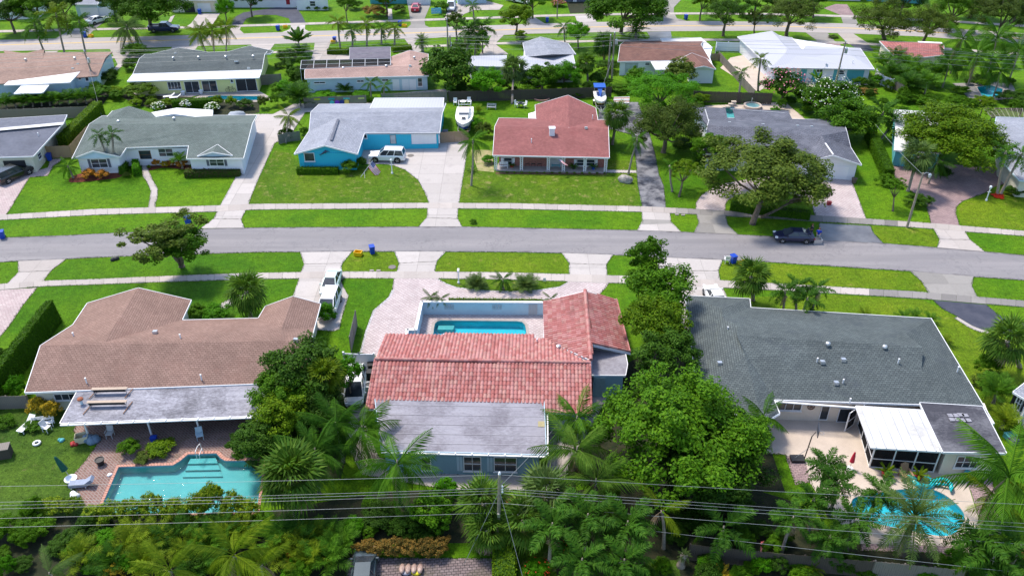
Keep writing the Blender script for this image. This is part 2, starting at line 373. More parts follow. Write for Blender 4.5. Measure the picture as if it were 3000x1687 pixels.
POOLS = {
 'brick': [(348,1368),(507,1363),(528,1350),(551,1331),(634,1328),(646,1342),(660,1350),(774,1348),(752,1500),(287,1508)],
 'court': [(1266,1012),(1271,965),(1274,949),(1281,942),(1292,939),(1515,941.5),(1530,944),(1538,952),(1541,965),(1545,1012)],
 'kidney': roundpx([(2498,1462),(2545,1448),(2610,1437),(2704,1430),(2755,1443),(2800,1475),(2825,1510),(2812,1545),(2775,1570),(2700,1562),(2620,1545),(2545,1528),(2503,1498)], 4),
 'yellow': [(594,292),(612,283),(640,281),(760,283),(765,294),(700,296)],
 'caged': [(1062,190),(1080,182),(1106,182),(1104,192),(1085,197)],
 'slot': [(2118,316),(2152,316),(2161,362),(2128,362)],
 'palms': [(2862,256),(2900,250),(2938,262),(2932,284),(2880,288)],
}
POOLW = {k: [P(*p) for p in v] for k, v in POOLS.items()}
HOLES = list(POOLW.values())
gr = tri_sheet([[(-1400,-150),(1400,-150),(1400,2600),(-1400,2600)]]+HOLES, 0).build('ground', M_grass, uv=False); struct(gr)
def pool(key, label, plaster, cop, cw=.3, depth=.8):
 w_ = POOLW[key]; n = len(w_); c = sum(w_, Vector())/n
 th = thing('swimming_pool', label, 'pool', (c.x, c.y, 0))
 m = MB(); m.add([Vector((p.x, p.y, .02)) for p in w_]+[Vector((p.x, p.y, -depth)) for p in w_], [])
 ar = sum(w_[i].x*w_[(i+1) % n].y-w_[(i+1) % n].x*w_[i].y for i in range(n)); sg = 1 if ar > 0 else -1
 for i in range(n):
  j = (i+1) % n; q = [i, n+i, n+j, j]; m.f.append(q if sg > 0 else q[::-1])
 f = tri_sheet([w_], -depth); m.add(f.v, f.f)
 m.build('basin', plaster, th)
 tb = MB()
 for i in range(n):
  j = (i+1) % n; c1 = Vector((c.x, c.y, 0)); p, q = w_[i].lerp(c1,.002), w_[j].lerp(c1,.002); tb.poly([Vector((p.x, p.y, .02)), Vector((q.x, q.y, .02)), Vector((q.x, q.y, -.22)), Vector((p.x, p.y, -.22))])
 tb.build('waterline_tiles', M_wall_teal if plaster is M_plaster_b else M_wall_steel, th, uv=False)
 tri_sheet([w_], -.10).build('water', M_water, th, uv=False)
 # coping: single blocks laid round the rim, as one joined part
 k = MB(); out = []
 for i in range(n):
  a, b, d = w_[i-1], w_[i], w_[(i+1) % n]
  t = ((b-a).normalized()+(d-b).normalized()); t.normalize(); out.append(b+Vector((t.y, -t.x, 0))*cw*sg)
 for i in range(n):
  j = (i+1) % n; L = (w_[j]-w_[i]).length; q = max(1, int(L/.24)) if cop is M_coping else 1
  for s in range(q):
   e = .08 if cop is M_coping else 0
   f0, f1 = (s+e)/q, (s+1-e)/q; z1 = .055
   p = [w_[i].lerp(w_[j], f0), w_[i].lerp(w_[j], f1), out[i].lerp(out[j], f1), out[i].lerp(out[j], f0)]
   k.prism(p, -.11, z1)
 o = k.build('coping', cop, th); o['kind'] = 'stuff'
 return th
# ---- roads
road_u = [(-300,714),(0,696.5),(175,690.5),(349,682),(590,671),(750,667),(1225,664),(1353,664),(1500,667),(1864,674.5),(1995,679),(2162,687),(2250,692),(2401,702),(2588,712.6),(2745,725),(2885,737),(3000,747.5),(3300,778)]
road_l = [(-300,786),(0,769),(204,759),(408,750),(750,740),(1032,738),(1155,738),(1306,738.5),(1500,739.5),(1646,742.6),(1796,748),(2117,763),(2250,769),(2666,795.5),(2853,811.6),(3000,822),(3300,848)]
sheet('road', road_u+road_l[::-1], M_road, .022)
far_u = [(-400,130),(0,118),(172,114),(399,108.6),(696,100),(896,93),(1198,83),(1303,80),(1590,70),(1733,66),(1948,63),(2088,63),(2250,65),(2396,68),(2477,70),(2700,80),(2905,92),(3100,106),(3400,130)]
far_l = [(-400,164),(0,151),(317,145),(509,138),(728,132),(965,125),(1198,114),(1303,110.6),(1472,104),(1547,100),(1742,96),(1963,92.6),(2250,91),(2360,96),(2512,100),(2700,108),(3100,138),(3400,164)]
sheet('road', far_u+far_l[::-1], M_road2,.022)
yl = [(-400,146),(0,132.8),(547,118),(750,112),(1000,104),(1332,94),(1587,84.5),(1791,79),(2000,76.5),(2250,77),(2503,84),(2700,93),(3100,122)]
M_yline = M('yellow_line', (.75,.47,.06),(.62,.42,.10),3,.8)
for d in (-.55,.55): sheet('road_marking', [(x, y+d-.3) for x, y in yl]+[(x, y+d+.3) for x, y in yl[::-1]], M_yline, .028)
# ---- sidewalks laid in slabs
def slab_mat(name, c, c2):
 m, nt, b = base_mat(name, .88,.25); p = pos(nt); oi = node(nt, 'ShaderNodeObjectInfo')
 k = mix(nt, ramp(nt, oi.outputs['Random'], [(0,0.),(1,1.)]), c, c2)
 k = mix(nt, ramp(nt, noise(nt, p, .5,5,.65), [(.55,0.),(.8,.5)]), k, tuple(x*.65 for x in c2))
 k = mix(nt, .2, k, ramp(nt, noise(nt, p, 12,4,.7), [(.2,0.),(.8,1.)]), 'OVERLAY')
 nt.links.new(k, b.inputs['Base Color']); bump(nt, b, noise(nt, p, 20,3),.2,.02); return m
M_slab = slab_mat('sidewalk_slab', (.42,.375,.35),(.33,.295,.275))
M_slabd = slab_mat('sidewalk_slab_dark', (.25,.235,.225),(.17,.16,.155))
def resample(px, step):
 pts = [P(*p) for p in px]; out = [pts[0]]; acc = 0
 L = [0]
 for a, b in zip(pts, pts[1:]): L.append(L[-1]+(b-a).length)
 n = max(1, int(L[-1]/step)); res = []
 for k in range(n+1):
  d = L[-1]*k/n; i = 0
  while i < len(L)-2 and L[i+1] < d: i += 1
  res.append(pts[i].lerp(pts[i+1], (d-L[i])/max(1e-6, L[i+1]-L[i])))
 return res
def sidewalk(top, bot, dark=(), gaps=(), step=1.52):
 root = bpy.data.objects.new('sidewalk', None); COL.objects.link(root); root['kind'] = 'structure'
 a = resample(top, step); n = len(a); b = resample(bot, 1e9)
 bl = [P(*p) for p in bot]; L = [0]
 for p, q in zip(bl, bl[1:]): L.append(L[-1]+(q-p).length)
 bb = []
 for k in range(n):
  d = L[-1]*k/(n-1); i = 0
  while i < len(L)-2 and L[i+1] < d: i += 1
  bb.append(bl[i].lerp(bl[i+1], (d-L[i])/(L[i+1]-L[i])))
 root.location = a[0]; OFF[root.name] = a[0].copy(); PAVED.append(np.array([p.xy for p in a+bb[::-1]]))
 for k in range(n-1):
  px = 1500+CF*((a[k]+a[k+1])*.5).x/((a[k].y+a[k+1].y)*.5*math.cos(CT)+CH*math.sin(CT))
  if any(g0 < px < g1 for g0, g1 in gaps): continue
  g = .012/step; z = .052+random.uniform(-.004,.006)
  m = MB().prism([a[k].lerp(a[k+1], g), a[k].lerp(a[k+1], 1-g), bb[k].lerp(bb[k+1], 1-g), bb[k].lerp(bb[k+1], g)], -.05, z)
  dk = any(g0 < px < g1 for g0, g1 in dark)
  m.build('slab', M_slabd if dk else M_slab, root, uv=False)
 return root
sidewalk([(-200,640),(19,629),(285,612.7),(434,608.6),(640,602.5),(750,598),(1230,595),(1500,596),(1878,605.4),(2037,612.7),(2126,618),(2250,625),(2388,632),(2538,641),(2721,653.8),(2820,662),(3000,677),(3250,700)],
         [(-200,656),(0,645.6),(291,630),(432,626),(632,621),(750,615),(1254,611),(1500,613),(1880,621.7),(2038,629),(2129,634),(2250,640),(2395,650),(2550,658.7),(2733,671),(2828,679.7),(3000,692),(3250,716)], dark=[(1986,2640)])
sidewalk([(-200,846),(23,830.5),(129,823),(291,817.4),(495,808.6),(750,800),(1000,796),(1275,796),(1500,799),(1667,803.7),(1820,808),(2114,821.7),(2433,840),(2687,854.5),(2850,869),(3000,881),(3200,900)],
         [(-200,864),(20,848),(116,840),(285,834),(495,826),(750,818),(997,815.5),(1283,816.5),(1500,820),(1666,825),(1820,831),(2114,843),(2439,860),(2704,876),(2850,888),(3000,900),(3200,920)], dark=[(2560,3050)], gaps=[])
sidewalk([(-200,96),(0,90),(277,84),(547,78.6),(750,72.5),(960,66),(1198,58),(1463,49.5),(1564,45.5),(1730,41),(1977,38.5),(2070,38),(2250,40),(2410,44),(2520,48),(2800,62),(3100,80)],
         [(-200,102.5),(0,96.5),(277,90),(547,84.6),(750,78.5),(960,72),(1198,64),(1463,55.5),(1564,51.5),(1730,47),(1977,44),(2070,43.5),(2250,45.5),(2410,49.5),(2520,53.5),(2800,67.5),(3100,86)])
sidewalk([(-200,178),(0,174),(317,167),(728,154),(965,146),(1303,132),(1547,122),(1963,115),(2161,115),(2334,119),(2550,127),(3100,163)],
         [(-200,184),(0,180),(317,173),(728,160),(965,152),(1303,138),(1547,128),(1963,121),(2161,121),(2334,125),(2550,133),(3100,169)], gaps=[(960,1190)])
# ---- lawns of other greens, worn lawns, weedy yards, planting beds
for px, m_ in (([(2118,768),(2250,773),(2666,799),(2700,826),(2715,853),(2433,838),(2114,820),(2107,793)], M_grass_y),([(2130,872),(2439,863),(2704,879),(2760,906),(2850,958),(2990,985),(3050,1100),(2900,1220),(2730,935),(2200,905)], M_grass_y),([(2806,606),(2825,592),(2890,567),(2960,545),(3100,560),(3100,685),(3000,674),(2815,660)], M_grass_y),([(2555,662),(2730,674),(2750,703),(2742,723),(2590,710),(2562,684)], M_grass_y),([(1100,820),(1000,820),(1010,842),(1022,866),(1004,930),(985,1040),(1050,1040),(1068,970),(1090,910),(1135,870),(1150,842),(1152,820)], M_grass_d),
 ([(15,970),(70,896),(113,843),(495,829),(740,822),(872,822),(850,880),(560,950),(170,1000)], M_grass_d),([(205,762),(750,742),(876,741),(889,774),(878,796),(495,806),(135,822),(155,794)], M_grass_d),([(1310,740),(1500,741.5),(1644,744.5),(1665,773),(1664,800),(1277,794),(1283,767)], M_grass_y),([(1036,740),(1152,740),(1167,772),(1161,794),(1002,794),(1006,772)], M_grass_y),([(1284,818),(1664,826),(1640,839),(1500,853),(1405,849),(1340,841)], M_grass_dry),([(2043,560),(2082,550),(1990,480),(1935,500),(1948,545),(1953,606),(2036,611)], M_grass_d)):
 sheet('lawn', px, m_, .0065)
sheet('lawn', [(722,596),(1254,593),(1243,566),(1222,528),(1186,499),(1149,485),(1000,490),(885,488),(850,450),(806,440),(770,505)], M_grass_dry, .007)
sheet('lawn', [(1348,594),(1877,604),(1866,545),(1860,470),(1780,470),(1776,510),(1450,500),(1440,440),(1372,440)], M_grass_dry, .007)
sheet('lawn', [(-150,1190),(240,1190),(215,1260),(250,1290),(285,1345),(210,1400),(260,1480),(180,1560),(-150,1560)], M_weeds, .007, smooth=False)
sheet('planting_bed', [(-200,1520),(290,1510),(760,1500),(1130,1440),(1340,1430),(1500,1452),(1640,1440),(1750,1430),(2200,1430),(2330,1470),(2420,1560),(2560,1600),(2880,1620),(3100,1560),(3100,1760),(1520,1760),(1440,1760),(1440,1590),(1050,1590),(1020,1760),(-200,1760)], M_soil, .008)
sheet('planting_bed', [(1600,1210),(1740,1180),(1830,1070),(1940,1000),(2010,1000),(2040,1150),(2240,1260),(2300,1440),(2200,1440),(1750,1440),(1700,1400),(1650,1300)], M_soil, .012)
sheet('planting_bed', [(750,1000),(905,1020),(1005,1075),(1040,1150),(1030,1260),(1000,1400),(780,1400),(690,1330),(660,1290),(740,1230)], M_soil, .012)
sheet('lawn', [(1512,1590),(1620,1590),(1640,1760),(1520,1760)], M_grass_dry, .013)
sheet('lawn', [(1890,1640),(1985,1640),(2000,1720),(1890,1720)], M_weeds, .013)
sheet('planting_bed', [(202,529),(215,516),(260,505),(350,507),(352,519),(300,528),(215,535)], M_mulch, .016, smooth=True)
sheet('planting_bed', [(432,500),(436,478),(430,463),(545,463),(560,490),(640,500),(560,512),(540,498),(480,492)], M_mulch, .016, smooth=True)
sheet('planting_bed', [(1452,505),(1776,508),(1776,513),(1452,506+4)], M_mulchb, .016)
sheet('planting_bed', [(1185,431),(1280,427),(1282,433),(1187,437)], M_mulch, .05)
sheet('planting_bed', [(330,268),(760,300),(760,330),(690,345),(400,310)], M_soil, .008)
sheet('planting_bed', [(-50,275),(280,235),(320,280),(300,310),(-50,325)], M_soil, .008)
sheet('planting_bed', [(-20,1060),(35,1035),(60,1050),(-10,1160)], M_mulch, .012)
sheet('planting_bed', [(1380,440),(1440,440),(1448,505),(1400,500)], M('sandy_patch', (.35,.29,.16),(.20,.22,.07),1.5,.95),.014)
# ---- drives, aprons, paths
def clip(poly, ax, v, sg):       # part of a polygon on one side of a grid line
 out = []
 for i in range(len(poly)):
  p, q = poly[i-1], poly[i]; a, b = (p[ax]-v)*sg, (q[ax]-v)*sg
  if (a >= 0) != (b >= 0): out.append(p.lerp(q, a/(a-b)))
  if b >= 0: out.append(q)
 return out
M_dslab = slab_mat('drive_slab', (.40,.36,.34),(.335,.30,.28)); M_dslabw = slab_mat('drive_slab_white', (.435,.40,.385),(.37,.34,.325)); M_dslabd = slab_mat('drive_slab_stained', (.275,.26,.245),(.20,.19,.18))
def drive(px, mat, z=.03, smooth=False, name='driveway', holes=()):
 o = sheet(name, px, mat, z, holes, smooth); sm = {M_conc.name: M_dslab, M_concw.name: M_dslabw, M_concd.name: M_dslabd}.get(mat.name)
 if not sm or holes: return o
 pts = [P(*p) for p in px]; x0, x1 = min(p.x for p in pts), max(p.x for p in pts); y0, y1 = min(p.y for p in pts), max(p.y for p in pts)
 if y1-y0 < 2.2 and x1-x0 < 3: return o
 o.data.materials[0] = M_concd; nx, ny = max(1, round((x1-x0)/3.1)), max(1, round((y1-y0)/3.1)); g = .018 if y0 < 110 else .03
 for i in range(nx):
  for j in range(ny):
   q = pts
   for ax, v, sg in ((0, x0+(x1-x0)*i/nx+g, 1),(0, x0+(x1-x0)*(i+1)/nx-g, -1),(1, y0+(y1-y0)*j/ny+g, 1),(1, y0+(y1-y0)*(j+1)/ny-g, -1)):
    q = clip(q, ax, v, sg)
    if len(q) < 3: break
   if len(q) < 3: continue
   m = tri_sheet([q], z+.008+random.uniform(0,.003))
   if m.f: m.build('slab', sm, o, uv=False)
 return o
drive([(-250,545),(0,535),(87,505),(140,492),(146,467),(189,464),(157,487),(140,516),(87,520),(19,630),(-60,636),(-250,645)], M_paverg)
drive([(588,669.5),(716,668),(707,644),(728,599),(750,542),(805,420),(812,335),(700,335),(735,400),(722,470),(696,509),(645,602),(626,641)], M_concw)
drive([(414,462),(432,462),(431,490),(448,528),(463,554),(461,583),(455.5,595),(455.5,610),(434,610),(438,586),(442,560),(431,536),(418,516),(415,478)], M_conc, name='path')
drive([(1226,664.3),(1354,664.3),(1341,641),(1342,612),(1345,595),(1367,458),(1373,412),(1288,385),(1056,400),(1056,464),(1070,482.6),(1120,481.7),(1149,484),(1187,498.6),(1224,527.7),(1245,565.6),(1256,595),(1252,612),(1251,637)], M_concw)
drive([(1881,606),(1951,608),(1945,545),(1931,513),(1919,449),(1905,400),(1870,300),(1755,300),(1750,370),(1850,395),(1862,464),(1868,545)], M_tar_old)
drive([(1867,675),(1995,679.5),(1966,650),(1963,624),(1880,620),(1881,647)], M_concw, .034)
drive([(1881.5,643),(1965,646),(1968,656),(1880,659)], M_concd, .038)
drive([(2038.6,614),(2038.6,594.7),(2053,574),(2082,554),(2126,537),(2250,515),(2400,500),(2495,500),(2497,534),(2538,642),(2388,634),(2375,590),(2330,572),(2250,560),(2160,572),(2136,584),(2126,597),(2124,620)], M_paver)
drive([(2033,680.6),(2162,687.5),(2132,659),(2126,630),(2038.6,625),(2047,653)], M_concd, .034)
drive([(2400,654),(2550,662),(2560,684),(2588,713),(2395,704)], M_wet, .034)
drive([(2727,656),(2812,663),(2800,624),(2803,606),(2820,590),(2887,566),(2914,548),(2960,535),(2908,490),(2774,482),(2643,469),(2614,478),(2604,498),(2622,527),(2669,560),(2704,583),(2716,612)], M_paverr)
drive([(2745,725.5),(2885,737.5),(2841,702),(2825,676),(2733,668),(2752,702)], M_conc, .034)
drive([(52,766),(194,760),(151,793),(129,821),(129,826),(20,834),(23,829),(54,798)], M_conc, .034)
drive([(5,850),(110,843),(67,895),(29,953),(0,988),(-160,1010),(-160,868)], M_paverg)
drive([(879,739.6),(1032,737.6),(1003,772),(999,797),(997,816),(1006,840),(1021,866),(1003,927),(994,965),(977,970),(900,965),(858,868),(875,819),(881,798),(891,774)], M_concw)
drive([(1155,737.6),(1306,738),(1280,766),(1274,797),(1283,817),(1154,817),(1163,795),(1169,772)], M_concw, .032)
drive([(1646,742),(1796,747.5),(1777,775),(1779,807),(1784,831),(1666,826),(1667,804),(1667,772)], M_concw, .032)
isl = [(1282,817),(1310,832),(1340,842),(1405,850),(1500,854),(1573,850),(1640,840),(1664,826),(1500,821),(1400,818)]
drive([(1154,816),(1282,816.4),(1310,832),(1340,842),(1405,850),(1500,854),(1573,850),(1640,840),(1664,825),(1784,829),(1776,842),(1756,863),(1720,900),(1600,985),(1610,1045),(1110,1045),(1054,1034),(1070,971),(1093,910),(1137,872),(1149,849)], M_paver, .036, holes=[POOLW['court']])
# the pale band that edges the paved court
edge = [(1149,849),(1137,872),(1093,910),(1070,971),(1054,1034)]
sheet('kerb_strip', edge+[(x+6, y+1) for x, y in edge[::-1]], M_concw, .048)
sheet('kerb_strip', isl[:8]+[(x, y+3) for x, y in isl[:8][::-1]], M_concw, .048)
drive([(1925,754),(2117,762.5),(2105,793),(2110,825),(2130,870),(2145,900),(1990,905),(1960,840),(1930,800)], M_concw)
drive([(1975,850),(2030,850),(2045,960),(2020,1010),(2000,960)], M_conc, .034, name='path')
drive([(2666,795),(2853,811),(2847,838),(2864,871),(2719,858),(2701,827)], M_concd, .032)
drive([(2733,880),(2890,893),(2928,924),(2990,945),(3060,960),(3060,1000),(2914,972),(2876,965),(2847,953),(2803,927),(2759,904)], M_tar)
drive([(2803,928),(2847,954),(2876,966),(2914,973),(2912,979),(2870,973),(2838,960),(2795,932)], M_conc, .026)
drive([(1776,498),(1864,500),(1864,508),(1776,507)], M_concw, .034, name='path')
drive([(605,915),(655,885),(690,868),(720,858),(735,862),(680,895),(640,918)], M_conc, name='path')
# near side and back yards
drive([(1053,1080),(1090,1082),(1085,1160),(1070,1240),(1110,1340),(1300,1388),(1300,1432),(1060,1390),(1010,1290),(1030,1200)], M_conc, .02, name='path')
drive([(1300,1385),(1600,1392),(1610,1200),(1730,1100),(1830,1100),(1760,1200),(1690,1330),(1640,1440),(1520,1436),(1300,1432)], M_conc, .022, name='patio')
drive([(215,1262),(240,1190),(820,1180),(830,1300),(790,1345),(752,1510),(270,1512),(230,1450),(205,1400),(250,1350),(285,1300),(230,1290)], M_herring, .02, name='patio', holes=[POOLW['brick']])
drive([(2235,1215),(2512,1215),(2830,1260),(2836,1420),(2880,1560),(2860,1600),(2520,1592),(2430,1500),(2368,1407),(2300,1332),(2225,1326)], M_patio, .02, name='patio', holes=[POOLW['kidney']])
drive([(2300,1333),(2360,1352),(2374,1412),(2330,1420)], M_paverr, .026, name='path')
drive([(2525,1592),(2860,1602),(2875,1625),(2520,1612)], M_paverr, .026, name='path')
drive([(1020,1632),(1445,1635),(1445,1800),(1000,1800)], M_paverd, .024, name='driveway')
drive([(2820,1385),(2905,1395),(2935,1560),(2885,1570),(2845,1440)], M_paverr, .018, name='path')
# drives and yards along the far street
for px, m_ in [([(100,152),(172,150),(145,168),(135,185),(80,185)], M_conc),([(322,145),(390,142),(368,172),(362,192),(345,205),(330,230),(300,240),(345,190)], M_conc),
  ([(505,138),(580,136),(560,160),(490,165)], M_conc),([(735,132),(805,129),(790,150),(770,165),(715,160),(750,150)], M_conc),
  ([(922,127),(968,125),(960,150),(990,160),(1025,165),(1025,178),(910,178),(919,151)], M_conc),([(1185,115),(1225,113),(1213,130),(1240,150),(1190,160),(1200,135)], M_conc),
  ([(1440,106),(1476,104),(1450,130),(1490,160),(1400,168),(1420,140)], M_conc),([(1895,94.5),(1965,93),(1968,110),(1940,130),(1880,130),(1905,110)], M_wet),
  ([(2360,96.5),(2425,98.5),(2451,128),(2405,128)], M_concd),([(2454,99),(2500,100),(2544,128),(2483,128)], M_conc),([(2409,128),(2460,128),(2470,148),(2428,148)], M_paverr),([(2485,128),(2540,128),(2560,150),(2520,150)], M_tar),
  ([(163,114.5),(253,111.5),(280,84),(330,49),(240,49),(262,79),(204,90)], M_concd),([(492,66),(500,50),(512,46),(502,66)], M_conc),([(545,80),(560,70),(582,40),(645,40),(622,75),(610,80)], M_conc),
  ([(681,74),(681,55),(713,38),(750,32),(808,23),(869,24),(884,45),(896,68),(853,70),(846,55),(808,45),(750,45),(722,56),(709,74)], M_tar),([(668,101.5),(681,74),(709,73),(702,88),(715,100)], M_conc),([(826,96),(849,87),(854,70),(895,69),(893,87),(906,94)], M_concw),
  ([(1195,16),(1262,14),(1243,58),(1246,76),(1260,82),(1192,84),(1204,73),(1201,55)], M_concd),([(1136,27),(1148,27),(1150,58),(1137,58)], M_concw),
  ([(1320,12),(1428,4),(1475,17),(1463,30),(1390,31),(1361,42),(1340,60),(1300,60)], M_conc),([(1542,71),(1596,70),(1570,54),(1561,44),(1548,48)], M_conc),
  ([(1660,8),(1726,6),(1732,38),(1670,40)], M_soil),([(1683,44),(1740,41),(1748,65),(1692,67.5)], M_concw),([(1951,2),(1996,0),(1974,23),(1974,38),(1983,55),(2012,63),(1944,64),(1942,38)], M_concd),
  ([(2413,25),(2448,13),(2482,14),(2503,46),(2464,46)], M_paverr),([(2462,45),(2503,46),(2514,71),(2470,70)], M_concd),
  ([(895,330),(1090,325),(1100,300),(860,305),(800,335),(806,420),(850,400)], M_concw),([(540,300),(590,278),(760,268),(800,290),(770,300),(700,300)], M_conc),([(400,280),(560,285),(590,278),(750,268),(760,262),(390,272)], M_conc),
  ([(2024,312),(2300,300),(2390,375),(2100,375)], M_patio),([(2280,238),(2560,232),(2555,252),(2490,250),(2440,262),(2330,255)], M_patio),([(2110,200),(2140,170),(2190,160),(2280,235),(2220,270)], M_patio),([(2790,245),(2960,240),(2990,290),(2850,300)], M_concd),([(1150,275),(1300,262),(1340,275),(1330,285),(1160,288)], M_conc)]:
 hs = [POOLW[k] for k in ('yellow', 'slot', 'palms', 'caged') if min(p[0] for p in px) < POOLS[k][0][0] < max(p[0] for p in px) and min(p[1] for p in px) < POOLS[k][0][1] < max(p[1] for p in px)]
 drive(px, m_, .03+random.uniform(-.003,.003), holes=hs)
sheet('pond', [(1882,648),(1950,650),(1955,655),(1885,657)], M_concd, .041)
pool('brick', 'turquoise pool with brick coping and stepped bay beside the herringbone patio', M_plaster, M_coping, .32)
pool('court', 'rectangular blue pool inside the walled court of the clay tile house', M_plaster_b, M_conc, .3)
pool('kidney', 'kidney shaped blue pool behind the palms at the lower right', M_plaster_b, M_patio, .25)
pool('yellow', 'narrow blue pool behind the yellow house', M_plaster_b, M_conc, .3)
pool('caged', 'small turquoise pool under the screen cage of the pink roofed house', M_plaster, M_conc, .3)
pool('slot', 'turquoise strip of pool showing between two dark roofs', M_plaster, M_conc, .3)
pool('palms', 'small blue pool half hidden by coconut palms at the upper right', M_plaster_b, M_conc, .3)
# steps in the two big pools
def pool_steps(px, n, label):
 pts = [P(*p) for p in px]; c = (pts[0]+pts[1])*.5
 root = thing('pool_steps', label, 'steps', (c.x, c.y, -.8))
 for k in range(n):
  a, b = pts[0].lerp(pts[3], 1-k/n), pts[1].lerp(pts[2], 1-k/n)
  MB().prism([pts[0], pts[1], b, a], -.8,-.66+.17*k+(0 if n > 1 else .3)).build('step', M_plaster, root)
pool_steps([(556,1335),(630,1333),(648,1378),(530,1380)], 3, 'pale submerged steps in the bay of the brick edged pool')
pool_steps([(1284,945),(1331,945),(1327,957),(1281,957)], 1, 'pale underwater bench in the corner of the walled pool')
# ---- dirt lines where aprons meet the gutter, and grass creeping over every paved edge
M_stain = M('gutter_dirt', (.16,.145,.13),(.26,.245,.23),2.2,.9, stops=(.4,.6))
for q in ([(53,798.5),(151,793)], [(626,642),(708,643)], [(1251,639),(1341,641.5)], [(891,774.5),(1003,772.5)], [(1169,772),(1279,767)], [(1667,773),(1777,776)], [(2047,654),(2132,659)], [(2752,702),(2841,703)], [(1930,795),(2106,794)]):
 n_ = 14; up = []; lo = []
 for k in range(n_+1):
  f = k/n_; x, y = q[0][0]+(q[1][0]-q[0][0])*f, q[0][1]+(q[1][1]-q[0][1])*f; t_ = .5+1.1*random.random(); o_ = random.uniform(-.5,.5); up.append((x, y+o_-t_)); lo.append((x, y+o_+t_*.6))
 sheet('gutter_stain', up+lo[::-1], M_stain, .05)
M_edge = M('road_edge_dirt', (.12,.112,.115),(.20,.19,.195),1.4,.9, stops=(.42,.62))
for ln_, s_ in ((road_u, 1),(road_l, -1)):
 q = resample(ln_, 1.1); o_ = [v+Vector((0,-s_*random.uniform(.08,.42),0)) for v in q]; m_ = MB()
 for i in range(len(q)-1): m_.poly([q[i], q[i+1], o_[i+1], o_[i]][::s_])
 for v in m_.v: v.z = .027
 struct(m_.build('road_edge', M_edge, uv=False))
# ================================================================ houses
def RZ(r, n, f, ze, lo_=.35, hi_=2.2):      # ridge height from the pixel of the ridge and of both eaves
 ym = (P(*n, ze).y+P(*f, ze).y)/2; lo, hi = ze+lo_, ze+hi_
 for _ in range(40):
  m = (lo+hi)/2
  if P(*r, m).y > ym: lo = m
  else: hi = m
 return lo
def pts3(spec): return {k: (v if isinstance(v, Vector) else P(*v)) for k, v in spec.items()}
def roof(th, pts, faces, mat, thick=.13, fascia=M_white, name='roof', label=None):
 """slopes given by named corners; a slab with closed edges and fascia boards along its free edges"""
 pts = pts3(pts); m = MB(); used = {}
 fl = [f.split() for f in faces]
 for f in fl:
  for a, b in zip(f, f[1:]+f[:1]):
   k = tuple(sorted((a, b))); used[k] = used.get(k, 0)+1
 idx = {}
 for k, v in pts.items(): idx[k] = len(m.v); m.v += [v, v-Vector((0,0, thick))]
 fas = MB()
 for f in fl:
  q = [idx[k] for k in f]
  n = (m.v[q[1]]-m.v[q[0]]).cross(m.v[q[2]]-m.v[q[1]])
  if n.z < 0: q.reverse(); f = f[::-1]
  m.f.append(q); m.f.append([i+1 for i in q[::-1]])
  for a, b in zip(f, f[1:]+f[:1]):
   if used[tuple(sorted((a, b)))] == 1:
    m.f.append([idx[a], idx[a]+1, idx[b]+1, idx[b]])
    d = (pts[b]-pts[a]); o = Vector((d.y, -d.x, 0)).normalized()*.03; z = Vector((0,0, thick*.55))
    fas.beam(pts[a]+o-z, pts[b]+o-z, .06, thick+.06)
 o = m.build(name, mat, th, label=label)
 if fascia: fas.build('fascia', fascia, o if name == 'roof' else th)
 return o
def inset(pts, d):
 n = len(pts); ar = sum(pts[i].x*pts[(i+1) % n].y-pts[(i+1) % n].x*pts[i].y for i in range(n)); s = 1 if ar > 0 else -1
 out = []
 for i in range(n):
  a, b, c = pts[i-1], pts[i], pts[(i+1) % n]
  u = (b-a).normalized(); v = (c-b).normalized(); n1 = Vector((-u.y, u.x, 0))*s; n2 = Vector((-v.y, v.x, 0))*s
  k = n1+n2; k = k/max(.35, k.dot(n1)) if k.length > .1 else n1
  out.append(b+k*d)
 return out
def walls(th, px, ze, mat, ins=.45, top=None, name='wall'):
 """walls under an eave line; returns the upright planes for openings"""
 p = [P(x, y, ze) for x, y in px]; p = inset([Vector((v.x, v.y, 0)) for v in p], ins)
 MB().prism(p, -.1, top or ze-.05).build(name, mat, th)
 return [(p[i], p[(i+1) % len(p)]) for i in range(len(p))]
def gable_fill(th, a, b, apex, mat, ins=.25):        # the triangle of wall under a gable
 a, b, c = P(*a), P(*b), P(*apex); n = Vector((-(b-a).y, (b-a).x, 0)).normalized()
 if n.y < 0: n = -n
 m = MB(); q = [v+n*ins-Vector((0,0,.16)) for v in (a, b, c)]
 m.add(q+[v+n*.2 for v in q], [[0,1,2], [5,4,3], [0,3,4,1], [1,4,5,2], [2,5,3,0]])
 m.build('gable', mat, th)
def frame_axes(e):
 A, B = e
 if A.x > B.x: A, B = B, A
 u = (B-A).normalized(); n = Vector((u.y, -u.x, 0))
 if n.y > 0: n = -n
 if n.dot(-A) < 0 and abs(n.y) < .2: n = -n
 return A, u, n
